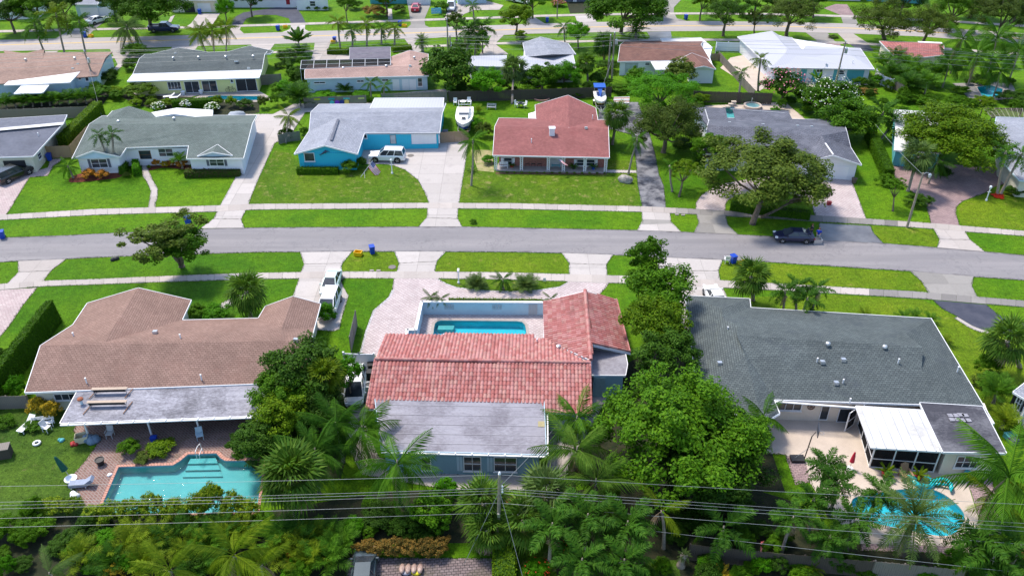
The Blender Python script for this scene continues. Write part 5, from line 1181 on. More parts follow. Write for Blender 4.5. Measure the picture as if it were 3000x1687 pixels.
FR = {'queen': [pinnate(1,24,.30,.8, lw=.0155, seed=1, vee=.9), pinnate(1,24,.28,1.15, lw=.0155, seed=2, vee=1.2)],
      'royal': [pinnate(1,18,.26,.8, lw=.021, seed=3, plum=True), pinnate(1,18,.26,1.1, lw=.021, seed=4, plum=True)],
      'foxtail': [pinnate(1,18,.24,.9, lw=.026, seed=5, plum=True), pinnate(1,18,.24,1.25, lw=.026, seed=6, plum=True)],
      'coconut': [pinnate(1,24,.27,.6, lw=.0155, seed=7, vee=.8), pinnate(1,24,.27,.95, lw=.0155, seed=8, vee=1.2)],
      'areca': [pinnate(1,15,.30,.6, lw=.024, seed=9, vee=-.2), pinnate(1,15,.30,.9, lw=.024, seed=10, vee=.3)],
      'date': [pinnate(1,28,.18,.45, lw=.0125, seed=11, vee=-.5), pinnate(1,28,.18,.6, lw=.0125, seed=12, vee=-.4)],
      'sabal': [fan(1,20,1,.4), fan(1,20,2,.9)],
      'banana': [pinnate(1,16,.16,.5, lw=.05, seed=13, vee=.1), pinnate(1,16,.16,.75, lw=.05, seed=14, vee=.2)]}
SPEC = {'queen': (19,78,-35), 'royal': (16,78,-25), 'foxtail': (13,75,-18), 'coconut': (20,80,-32), 'areca': (27,86,22), 'date': (34,84,-28), 'sabal': (30,82,-48), 'banana': (9,86,35)}
NP = [0]
def palm(kind, label, cx, cy, h, L, mat=None, base=None, n=None, dead=0, name=None, group=None, tr=None, cat='palm tree', hi=None, lo=None):
 """crown heart at a pixel and height h, fronds L metres long"""
 NP[0] += 1; rg = random.Random(NP[0]); h = hgt(base, (cx, cy)) if h is None else h; c = P(cx, cy, h); b = P(*base) if base else Vector((c.x+rg.uniform(-.12,.12)*h, c.y+rg.uniform(-.12,.12)*h, 0))
 if kind in ('queen', 'coconut', 'sabal', 'foxtail') and not dead and h > 2.5 and rg.random() < .6: dead = 1
 t = thing(name or {'areca': 'areca_palm', 'sabal': 'fan_palm', 'banana': 'banana_plant'}.get(kind, kind+'_palm'), label, cat, b, group=group)
 L *= 1.1; n0, e1, e0 = SPEC[kind]; n = n or n0; e1 = hi if hi is not None else e1; e0 = lo if lo is not None else e0
 mat = mat or {'sabal': L_fan, 'coconut': L_palm, 'foxtail': L_palmd, 'date': L_palms}.get(kind, L_palm)
 if h > .6:
  r = tr or {'royal': .17, 'date': .26, 'sabal': .19}.get(kind, .13); top = c-b; mid = top*.5+Vector((rg.uniform(-.1,.1),0,0)); m = MB()
  m.tube([Vector((0,0,-.1)), Vector((0,0,.2)), mid, top], [r*1.6, r*1.15, r*.95, r*.8], 8)
  if kind in ('royal', 'foxtail', 'queen'): m.tube([top, top+Vector((0,0, L*.22))], [r*.85, r*.35], 8)
  m.tube([top-Vector((0,0,.25)), top+Vector((0,0,.2))], [r*.9, r*1.1], 8)
  o = bpy.data.objects.new('trunk', m.mesh('trunk', smooth=True, uv=False)); COL.objects.link(o); o.parent = t; o.data.materials.append(M_palmbark)
 for k in range(n):
  f = (k+.5)/n; el = e1+(e0-e1)*f**.85+rg.uniform(-7,7); az = k*2.399963+rg.uniform(-.25,.25); ln = L*rg.uniform(.86,1.1)*(1-.25*max(0,(el-60)/30)); v = 0 if el > 18 else 1
  d = k >= n-dead
  if kind == 'areca': off = Vector((rg.uniform(-.35,.35)*L*.4, rg.uniform(-.35,.35)*L*.4,0))
  else: off = Vector((0,0,(.12+.1*L*max(0, el)/90) if h > .6 else 0))
  put('frond', FR[kind][v], L_dead if d else mat, t, (c-b)+off, (rg.uniform(-.25,.25),-R(el if not d else rg.uniform(-60,-35)), az),(ln, ln, ln))
 return t
# ================================================================ planting, from the near hedge line to the far street
T, S, PA, HE = tree, shrub, palm, hedge
# ---- trees
T('shade_tree', 'huge dense green tree filling the gap between the tile house and slate house', 1975,1245,5.2,222, L_mid, 'big', .72, seed=1, ry=.95)
T('shade_tree', 'dark leafy limb mass low under the huge green tree near the wires', 2080,1390,3.2,150, L_dark, 'big', .75, seed=2)
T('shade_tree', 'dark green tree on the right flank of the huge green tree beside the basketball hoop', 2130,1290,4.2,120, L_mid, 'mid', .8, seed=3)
T('umbrella_tree', 'slim tall umbrella tree rising over the street right of the tile house', 1895,745,7.2,52, L_mid, 'coarse', 1.1, seed=1)
T('shade_tree', 'bright green tree beside the tile house garage, upper of the row', 1925,845,5.2,100, L_mid, 'mid', .75, seed=2)
T('shade_tree', 'yellow green tree over the right slope of the tile garage roof', 1925,945,4.8,92, L_yel, 'mid', .8, seed=3)
T('shade_tree', 'mid green tree next to the slate house left eave', 1945,1030,4.5,88, L_dark, 'mid', .85, seed=1)
T('shade_tree', 'dark leafy tree at the right end of the brown shingled roof', 880,1090,4.2,108, L_dark, 'mid', .85, seed=2)
T('shade_tree', 'leafy tree hiding the right end of the weathered flat roof', 815,1160,3.8,78, L_mid, 'mid', .85, seed=1)
T('shade_tree', 'dark tree between the vine tree and the side path palms', 930,1190,3.0,70, L_dark, 'mid', .85, seed=2)
T('umbrella_tree', 'glossy umbrella tree beside the white vinyl gate', 1015,1090,3.6,48, L_bright, 'coarse', 1.0, seed=3)
T('vine_tree', 'yellow green vine covered tree at the corner of the weathered flat roof', 835,1215,3.4,82, L_yel, 'mid', .85, seed=1)
T('shade_tree', 'dark tree between the pool patio and the tile house side path', 760,1290,2.6,70, L_dark, 'mid', .8, seed=3)
T('street_tree', 'crooked open street tree with bare limbs on the near verge', 480,705,5.2,118, L_olive, 'open', .72,(533,782), seed=1)
T('street_tree', 'fuller lower bough of the crooked tree on the near verge', 525,725,3.9,82, L_mid, 'mid', .7,(533,781), seed=2)
T('oak_tree', 'spreading grey green oak on the far verge before the white garage', 2258,515,5.0,172, L_olive, 'big', .62,(2204,657), seed=1)
T('oak_tree', 'smaller lower oak bough over the paved loop by the coupe', 2375,560,3.6,62, L_olive, 'fine', .7,(2230,640), seed=2)
T('poinciana_tree', 'vivid bright green feathery tree behind the black driveway', 1935,268,4.2,98, L_bright, 'fine', .6, seed=3, ry=1)
T('shade_tree', 'dark olive tree right of the black driveway', 1955,368,4.2,98, L_olive, 'fine', .85, seed=1)
T('shade_tree', 'bright leafy tree at the left corner of the dark tiled roof', 2085,435,3.4,50, L_mid, 'mid', .9, seed=2)
T('young_tree', 'small yellow green tree with a forked pale trunk beside the black driveway', 2008,495,3.0,46, L_lime, 'open', .7,(1989,577), seed=3)
T('young_tree', 'small tree with thin trunk on the lawn left of the street lamp', 2622,545,3.2,36, L_mid, 'open', .8,(2615,619), seed=2)
T('shade_tree', 'very large round yellow green tree beyond the paved circle', 2772,402,4.4,145, L_yel, 'big', .62, seed=3)
T('frangipani_tree', 'pink flowering frangipani before the silver metal roof', 2302,252,2.6,60, L_dark, 'coarse', .75, seed=1, flowers=(L_pink, 170,.16))
T('flowering_tree', 'green bush tree covered in white flowers beyond the dark tiled roof', 2432,290,2.4,76, L_mid, 'mid', .75, seed=2, flowers=(L_white, 260,.13))
T('shade_tree', 'leafy green tree right of the dark tiled roof ridge', 2468,350,2.8,85, L_mid, 'mid', .7, seed=1)
T('mango_tree', 'dense dark mango tree behind the white cabin boat', 1315,210,3.2,78, L_dark, 'coarse', .95, seed=2)
T('shade_tree', 'bright green tree right of the mango tree by the boat yard', 1428,243,3.0,46, L_bright, 'mid', 1.0, seed=3)
T('shade_tree', 'leafy tree under the grey pyramid roof', 1590,228,2.6,52, L_mid, 'mid', .8, seed=1)
T('shade_tree', 'green tree left of the fan palm near the utility poles', 1655,218,2.5,42, L_bright, 'mid', .9, seed=2)
T('loquat_tree', 'olive green tree before the brown tile rear wing', 1995,208,2.9,45, L_olive, 'coarse', .8, seed=3)
T('shade_tree', 'small leafy tree on the lawn of the brown tile house', 1868,226,2.4,34, L_mid, 'mid', .9, seed=1)
T('street_tree', 'massive dark green street tree with thick trunk beside the far road', 1830,28,6.5,120, L_mid, 'big', .75,(1819,97), seed=2)
T('street_tree', 'dark oak with a single clear trunk on the far verge', 2130,40,5.0,62, L_dark, 'fine', .8,(2118,106), seed=3)
T('street_tree', 'thin sparse tree right of the dark oak on the far verge', 2212,52,4.0,32, L_olive, 'open', 1.0,(2210,103), seed=1)
T('street_tree', 'grey green oak above the silver metal roof', 2318,42,5.0,76, L_olive, 'fine', .75,(2303,106), seed=2)
T('street_tree', 'wide grey green oak right of the brick path', 2585,62,4.6,82, L_olive, 'fine', .75,(2590,115), seed=1)
T('street_tree', 'grey green oak standing over the far road above the rose tiled roof', 2728,72,4.6,68, L_olive, 'fine', .85,(2705,120), seed=3)
T('street_tree', 'dark oak at the top right corner', 2940,45,5.0,88, L_olive, 'fine', .75, seed=2)
T('street_tree', 'oak at the top edge right of centre of the oak row', 2800,18,5.0,60, L_mid, 'fine', .8, seed=1)
T('street_tree', 'big round dark tree shading the blue pickup', 432,25,6.0,100, L_mid, 'big', .72,(440,80), seed=3)
T('shade_tree', 'dark tree in the top left corner', 20,32,4.5,55, L_dark, 'mid', .8, seed=1)
T('shade_tree', 'second dark tree from the top left corner', 95,18,5.0,62, L_mid, 'mid', .8, seed=2)
T('shade_tree', 'dark tree behind the royal palms at the top edge', 180,8,5.0,45, L_dark, 'mid', .8, seed=3)
T('shade_tree', 'narrow bright tree beside the top left carport', 658,22,3.0,26, L_bright, 'mid', 1.3, seed=1)
T('shade_tree', 'round green tree on the far verge left of the blue bin', 1519,52,4.5,46, L_yel, 'mid', .85,(1510,102), seed=2)
T('shade_tree', 'rounded green tree left of the two utility poles at the far road', 1692,95,3.2,34, L_bright, 'mid', .9, seed=3)
T('shade_tree', 'loose grey green tree at the far road behind the mango tree', 1335,62,4.0,40, L_olive, 'open', .9,(1338,120), seed=1)
for i, (x, y, r_, m_, l) in enumerate([(330,4,40, L_dark, 'dark tree at the top edge behind the electric car'),(1010,8,26, L_mid, 'small tree at the top edge on the white edged lawn'),(1560,-4,40, L_mid, 'tree at the top edge above the far blue bin'),(1900,-10,50, L_dark, 'dark tree behind the massive street tree'),(2060,0,36, L_yel, 'yellow green tree at the top edge above the oval lawn'),
 (2220,-8,50, L_dark, 'dark tree at the top edge behind the oaks'),(2390,-6,40, L_dark, 'dark tree at the top edge left of the brick path'),(2650,-4,55, L_dark, 'dark tree at the top edge behind the oak row'),(2860,-6,60, L_dark, 'dark tree at the top edge near the right corner'),(2990,5,50, L_mid, 'last tree at the right end of the top edge'),(730,-8,40, L_dark, 'dark tree at the top edge above the semicircular drive'),(1130,-10,40, L_mid, 'tree at the top edge above the blue house')]):
 T('shade_tree', l, x, y, 4.2, r_, m_, 'mid', .85)
# ---- palms, near
PA('sabal', 'shaggy fan palm on the lawn of the brown shingled house', 722,858, None, 2.3, base=(735,932))
PA('sabal', 'fan palm with yellow flower stalks among the trees by the vinyl gate', 951,1105,4.6,1.75, L_palmy)
PA('sabal', 'huge shaggy fan palm with brown skirt left of the flat lilac roof', 855,1400,4.2,2.55, n=46, dead=9)
PA('queen', 'large queen palm in front of the lilac flat roof', 1165,1368,5.0,3.2, base=(1172,1475), n=18, dead=1)
PA('queen', 'queen palm beside the side path of the tile house', 985,1255,4.0,3.0, L_palmd)
PA('queen', 'queen palm with fronds over the lower left corner of the tile roof', 1062,1265,3.6,2.9)
PA('queen', 'dark queen palm behind the huge shaggy fan palm', 925,1330,4.0,3.0, L_palmd)
PA('areca', 'areca clump under the vine covered tree', 800,1330,1.4,2.2, L_palmd)
PA('queen', 'ragged queen palm with pale dead fronds right of the flat roof', 1690,1330,5.2,3.4, L_fan, n=15, dead=4)
PA('queen', 'second ragged queen palm with hanging dead fronds near the wires', 1745,1420,4.2,2.9, L_fan, dead=5)
PA('queen', 'queen palm at the right eave of the tile roof', 1690,1235,4.0,2.8)
PA('sabal', 'silvery fan palm at the right end of the concrete path', 1602,1465,3.0,2.5, L_palms, dead=4)
PA('sabal', 'fan palm just left of the near utility pole', 1418,1480,2.6,2.1, dead=3)
PA('sabal', 'fan palm with dry skirt at the foot of the near utility pole', 1428,1555,1.7,1.8, dead=8)
PA('sabal', 'fan palm right of the near utility pole above the square hedge', 1535,1530,2.4,2.0, dead=5)
for x, y, h_, l_, l in ((1618,1545,4.2,2.6, 'first foxtail palm right of the near utility pole'),(1722,1518,4.4,2.6, 'second foxtail palm right of the near utility pole'),(1838,1540,4.2,2.7, 'third foxtail palm right of the near utility pole'),(1705,1648,3.8,2.5, 'foxtail palm at the bottom edge under the second foxtail'),(1828,1650,3.6,2.5, 'foxtail palm at the bottom edge under the third foxtail')):
 PA('foxtail', l, x, y, h_, l_*.85, n=16)
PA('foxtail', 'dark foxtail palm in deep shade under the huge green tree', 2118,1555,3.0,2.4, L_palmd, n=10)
PA('coconut', 'single yellowing palm under the wires beside the huge tree', 1940,1500,3.6,2.2, L_palmy, n=5)
for x, y, h_, l in ((2412,1350,4.2, 'foxtail palm nearest the basketball base'),(2446,1400,4.2, 'foxtail palm behind the red cloth stand'),(2568,1430,4.0, 'foxtail palm at the left tip of the kidney pool'),(2383,1450,4.0, 'foxtail palm at the left of the kidney pool clump'),(2505,1512,3.6, 'foxtail palm leaning over the kidney pool'),(2322,1505,3.8, 'leftmost foxtail palm of the kidney pool clump'),(2430,1560,3.0, 'lowest foxtail palm of the kidney pool clump')):
 PA('foxtail', l, x+(y < 1440)*8, y+18, h_-.4,1.75, n=16)
PA('date', 'silvery date palm in front of the kidney pool', 2676,1522,3.6,3.1)
PA('coconut', 'big coconut palm at the right edge beside the cream wall', 2950,1405,5.6,4.6, L_palm, n=18, base=(2925,1560))
PA('coconut', 'yellow coconut palm fronds below the big coconut at the right edge', 2915,1475,3.6,2.9, L_palmy, n=9, dead=2)
PA('foxtail', 'foxtail palm right of the date palm', 2865,1588,3.6,2.5); PA('foxtail', 'foxtail palm in the bottom right corner', 2905,1645,3.0,2.4); PA('foxtail', 'outermost foxtail palm at the right bottom edge', 2985,1610,3.2,2.4)
PA('sabal', 'fan palm by the right edge above the round bush', 2950,1003,4.0,2.25, base=(2985,1075), dead=2)
PA('areca', 'areca palm clump below the round bush at the right edge', 2918,1150,1.2,2.1, L_palm); PA('areca', 'yellow green areca clump beside the slate house right corner', 2940,1235,.8,1.8, L_palmy)
PA('coconut', 'coconut palm frond cluster at the left of the slate house patio', 2235,1225,3.2,2.4, L_palm, n=12)
PA('coconut', 'coconut palm at the bottom edge left of centre', 687,1632,4.2,3.3, L_palmy, n=13); PA('coconut', 'yellowish young coconut palm at the bottom edge', 500,1675,3.0,2.6, L_palmy, n=11, dead=1); PA('coconut', 'young coconut palm at the lower edge right of the coconut palm', 765,1660,2.8,2.3, L_palmy, n=9)
PA('queen', 'grey fronded palm at the bottom left edge', 150,1690,2.4,2.2, L_palms, n=9, dead=2)
for i, (x, y) in enumerate([(455,1590),(520,1575),(560,1610),(615,1585),(640,1560),(380,1600),(800,1590),(860,1575),(905,1595),(950,1580),(830,1630),(900,1645),(960,1640),(330,1650),(240,1640),(420,1660),(590,1660),(700,1570),(1000,1600)]):
 PA('areca', 'bushy green areca palm in the thicket along the bottom left edge', x, y, .5,1.75+.35*random.random(), [L_palm, L_palmd, L_palmy][i % 3 if i % 5 else 2], n=17, group='areca palms in the bottom left thicket')
PA('banana', 'broad leaved yellow plant at the bottom edge left of the dark car', 905,1650,.4,1.5, L_lime, n=10, cat='plant'); PA('banana', 'crinkled broad leaf plant at the bottom edge left of the croton row', 870,1672,.3,1.3, L_bright, n=9, cat='plant')
PA('date', 'stiff yellow cycad at the bottom edge right of centre', 2113,1685,.5,1.0, L_cryel, n=20, name='cycad', cat='plant')
PA('date', 'spiky pale yucca on the dark lawn at the bottom', 2003,1630,1.0,.6, L_palms, n=22, name='yucca', cat='plant')
PA('date', 'spiky grassy plant before the dark garden fence', 2385,1665,.5,.9, L_palmy, n=20, name='yucca', cat='plant')
PA('sabal', 'fan palm on the near verge beside the white parked car', 2200,815,3.4,2.1, base=(2205,880))
for x, y, l in ((2300,858, 'left foxtail palm in front of the slate house'),(2338,845, 'middle foxtail palm in front of the slate house'),(2395,850, 'right foxtail palm in front of the slate house'),(2365,880, 'low foxtail palm at the slate house eave')): PA('foxtail', l, x, y, 3.4,1.7, L_palmd, n=11)
for x, y, l in ((2535,908, 'yellowish small palm at the slate house far eave'),(2645,915, 'first low palm along the slate house far eave'),(2682,912, 'second low palm along the slate house far eave'),(2725,922, 'low palm at the far right corner of the slate house'),(2768,985, 'tiny yellow palm beside the slate house right eave')): PA('areca', l, x, y+14,.3,.95, L_palmy if 'yellow' in l else L_palm, n=12)
PA('queen', 'small palm at the corner of the pool court wall', 1262,875,1.6,1.15, L_palms, n=14); PA('queen', 'second small palm behind the pool court wall', 1292,880,1.5,1.0, L_palms, n=13); PA('queen', 'small palm at the far corner of the tile garage', 1614,880,1.6,1.0, L_palms, n=13)
PA('areca', 'left grassy tuft on the oval verge island', 1396,834,.3,1.35, L_palms, n=44, name='fountain_grass', cat='grass tuft', hi=88, lo=20); PA('areca', 'right grassy tuft on the oval verge island', 1540,838,.3,1.45, L_palms, n=46, name='fountain_grass', cat='grass tuft', hi=88, lo=20); PA('queen', 'small dark palm between the two grass tufts on the oval island', 1474,823,1.2,1.4, L_palmd, n=16)
# ---- palms, middle and far
PA('queen', 'slender queen palm between the cyan house drive and the red house', 1386,418, None, 2.3, base=(1381,544), n=14)
PA('sabal', 'tall fan palm beside the black driveway behind the red house', 1806,340, None, 2.3, base=(1794,424)); PA('queen', 'slender palm on the lawn right of the red house porch', 1866,412, None, 1.9, base=(1841,511), n=12)
PA('queen', 'thin young palm left of the forked yellow green tree', 1962,490, None, 1.3, base=(1969,562), n=9)
PA('sabal', 'fan palm leaning over the brick paved circle near the lamp', 2690,462, None, 2.3, L_palms, base=(2660,560)); PA('queen', 'drooping dark palm in the middle of the brick paved circle', 2745,480,3.0,2.2, L_palmd, n=14)
PA('royal', 'left of two slim palms in the red flower ring at the right edge', 2945,452, None, 1.9, base=(2920,573), n=11); PA('royal', 'right of two slim palms in the red flower ring at the right edge', 2990,458, None, 1.9, base=(2930,573), n=11)
PA('royal', 'palm with two thin trunks behind the clipped hedge by the dark tiled house', 2585,340, None, 3.0, L_palmd, base=(2557,405), n=14); PA('royal', 'shorter trunk palm beside the white roofed teal house', 2615,355, None, 2.2, L_palmd, base=(2580,412), n=9)
PA('queen', 'arching palm by the wooden gate of the cyan house', 846,348,3.0,2.2, L_palmy, base=(838,420), n=14); PA('areca', 'tall dark areca clump behind the wide white driveway', 875,285,1.6,2.9, L_palmd, n=30); PA('areca', 'dark areca tuft at the grey fence corner', 900,300,.6,1.6, L_palmd)
PA('areca', 'left areca tuft against the pale blue wall', 1012,265,.4,1.7, L_palmd); PA('queen', 'slim palm against the pale blue wall', 1085,245,2.4,1.5, L_palm, n=10); PA('queen', 'second slim palm against the pale blue wall', 1125,255,2.2,1.6, L_palm, n=10); PA('areca', 'areca tuft left of the ribbed white roof', 1083,300,.3,1.2, L_palmd)
PA('areca', 'small palm behind the cabin boat stern', 1400,325,.3,1.4, L_palmy, n=12); PA('areca', 'small palm beside the cabin boat bow', 1392,362,.3,1.5, L_palmy, n=13)
PA('sabal', 'fan palm between the boat yard and the grey pyramid roof', 1505,205,3.6,2.6, L_palms, base=(1500,305)); PA('sabal', 'fan palm right of the grey pyramid roof near the pole', 1718,188,3.4,2.1, base=(1722,250)); PA('sabal', 'second fan palm with dry fronds beside the utility poles', 1768,135,3.0,2.3, L_palmd, dead=4)
PA('date', 'squat spiky date palm under the massive street tree', 1864,90,1.6,2.6, L_palmd, n=26)
PA('royal', 'leftmost royal palm at the upper left', 102,78, None, 3.0, base=(135,168), n=14); PA('royal', 'tallest royal palm of the three at the upper left', 166,50, None, 3.3, L_palmy, base=(192,168), n=14); PA('royal', 'rightmost royal palm of the three by the utility pole', 233,68, None, 2.6, base=(253,164), n=12)
PA('queen', 'bushy queen palm with a dead frond by the far road', 373,85, None, 3.4, L_palms, base=(357,152), n=18, dead=1)
for x, y, b_, l in ((585,100,(603,155), 'left'),(622,94,(628,160), 'middle'),(662,86,(663,157), 'right')): PA('coconut', l+' of three yellow coconut palms beyond the slate roof', x, y, None, 2.7, L_palmy, base=b_, n=16)
for x, y, b_, m_, l in ((990,70,(997,142), L_palmy, 'first'),(1030,92,(1033,137), L_palm, 'second'),(1073,76,(1075,135), L_palmy, 'third'),(1118,88,(1118,130), L_palm, 'fourth'),(1156,88,(1156,134), L_palmy, 'fifth')): PA('royal', l+' palm from the left in the row before the far road', x, y, None, 2.1, m_, base=b_, n=12)
PA('banana', 'traveller palm fan of broad leaves before the far road', 875,128,1.6,2.9, L_palmd, n=18, name='traveller_palm', cat='palm tree'); PA('areca', 'bushy palm under the traveller palm', 880,160,.6,2.3, L_palmd)
PA('foxtail', 'large foxtail palm cluster beside the far road, left head', 1372,92,4.4,2.8, L_palmd, n=13); PA('foxtail', 'large foxtail palm cluster beside the far road, right head', 1412,86,4.6,2.9, L_palmd, n=13); PA('foxtail', 'lowest head of the foxtail palm cluster beside the far road', 1395,118,3.2,2.4, L_palm, n=12)
PA('royal', 'slim palm with two trunks at the top edge', 1385,20,4.5,1.8, n=9); PA('queen', 'small palm left of the rounded tree by the far blue bin', 1652,82,3.0,1.9, n=11)
PA('date', 'pompom shrub palm before the pink roof', 1236,124,2.0,1.7, L_palms, n=40, lo=-30)
PA('royal', 'slim palm on the white deck left of the frangipani', 2228,178, None, 1.8, L_palmy, base=(2220,268), n=11); PA('royal', 'thin pale trunked palm before the dark rear fence', 2172,215, None, 1.6, base=(2160,302), n=9)
for x, y, h_, L_, l in ((2862,165,6.0,4.0, 'biggest coconut palm over the upper right pool'),(2920,118,7.0,4.0, 'tall coconut palm at the upper right by the wires'),(2820,120,6.0,3.6, 'coconut palm left of the tall one at the upper right'),(2985,150,6.0,3.8, 'rightmost coconut palm at the upper right edge'),(2780,190,4.0,3.0, 'low coconut palm right of the areca mass'),(2930,215,4.0,3.0, 'leaning coconut palm by the upper right pool')): PA('coconut', l, x, y, h_, L_, L_palm if h_ > 5 else L_palmd, n=15)
for i, (x, y) in enumerate([(2590,190),(2625,175),(2660,195),(2640,225),(2690,215),(2610,220),(2715,245),(2665,250),(2740,215)]): PA('areca', 'tall areca palm in the clump right of the metal roof', x, y, 1.8,2.7, L_palmd if i % 2 else L_palm, n=20, group='areca clump right of the metal roof')
for i, x in enumerate(range(15,300,26)): PA('areca', 'areca palm in the row behind the long left fence', x, 305-x*.06,.8,2.0, L_palmd if i % 2 else L_palm, n=18, group='areca row behind the upper left fence')
PA('queen', 'low spreading palm on the lawn left of the white gables', 201,492,1.5,1.6, L_palm, base=(215,522), n=16); PA('royal', 'left of two slim palms before the white gable window', 291,400, None, 1.5, L_palmd, base=(331,505), n=9); PA('royal', 'right of two slim palms before the white gable window', 329,397, None, 1.5, L_palmd, base=(336,505), n=9); PA('areca', 'palm tuft in the croton bed beside the brown front door', 527,470,1.3,1.4, L_palm, n=18)
PA('banana', 'banana leaves beside the pink frangipani', 2395,240,1.2,2.0, L_palm, n=7)
PA('queen', 'small palm near the rear fence in the upper left yard', 172,330,.6,1.3, L_palm, n=10)
PA('areca', 'small palm beside the white awning', 1530,385,.2,.9, L_palmy, n=10); PA('date', 'spiky plant by the slender queen palm foot', 1385,500,.2,.9, L_palmd, n=14, name='spiky_plant', cat='plant')
# ---- clipped hedges
HE('hedge', 'long tall clipped hedge left of the brown shingled house', [(165,940),(60,1080),(-40,1215)], 2.6,1.4, L_hedge, taper=.55)
HE('hedge', 'tall clipped hedge between the grey gabled houses at the left', [(296,335),(190,440)], 2.2,1.5, L_lime, taper=.9); HE('hedge', 'clipped double hedge right of the white garage', [(2545,405),(2600,530)], 1.7,1.4, L_hedge, taper=.9)
HE('hedge', 'square clipped hedge at the bottom edge beside the utility pole', [(1478,1612),(1478,1760)], 1.3,1.7, L_lime, taper=.95); HE('hedge', 'low yellow hedge along the lawn of the palm row', [(962,157),(1022,160)], .9,1.6, L_lime); HE('hedge', 'low yellow hedge right of the plum roof', [(1150,152),(1205,146)], .9,1.6, L_lime)
HE('hedge', 'green box hedge left of the brown front door', [(372,470),(362,512)], 1.1,1.1, L_hedge); HE('hedge', 'green box hedge nearest the curving path', [(400,474),(402,516)], 1.1,1.0, L_bright); HE('hedge', 'low hedge under the white gable window right of the door', [(430,478),(520,474)], .7,.8, L_hedge)
HE('hedge', 'low leafy hedge in front of the cyan gable', [(872,508),(992,508)], .85,1.0, L_hedge, 60,.11); HE('hedge', 'thin low hedge outside the pool court wall', [(1315,881),(1590,884)], .35,.35, L_lime, 90,.07)
HE('hedge', 'dark clipped hedge behind the white porch roof', [(510,318),(640,312)], 1.4,1.5, L_hedge); HE('hedge', 'purple flowering border before the right white gable', [(545,517),(706,513)], .9,1.3, L_purple, 60,.1,1.0); [S('croton', l+' bronze croton behind the paved yard at the bottom', x, 1622+gl0,34,1.5, L_crbr, 'coarse') for l, x, gl0 in (('first', 1075,0),('second', 1118,4),('third', 1160,-2),('fourth', 1205,3),('fifth', 1250,0),('sixth', 1290,-3))]
HE('hedge', 'dark hedge ring under the spreading oak', [(2140,612),(2200,622),(2370,640)], 1.0,1.3, L_mid); HE('hedge', 'dark hedge row beside the yellow house', [(842,172),(850,215)], 1.5,1.0, L_dark)
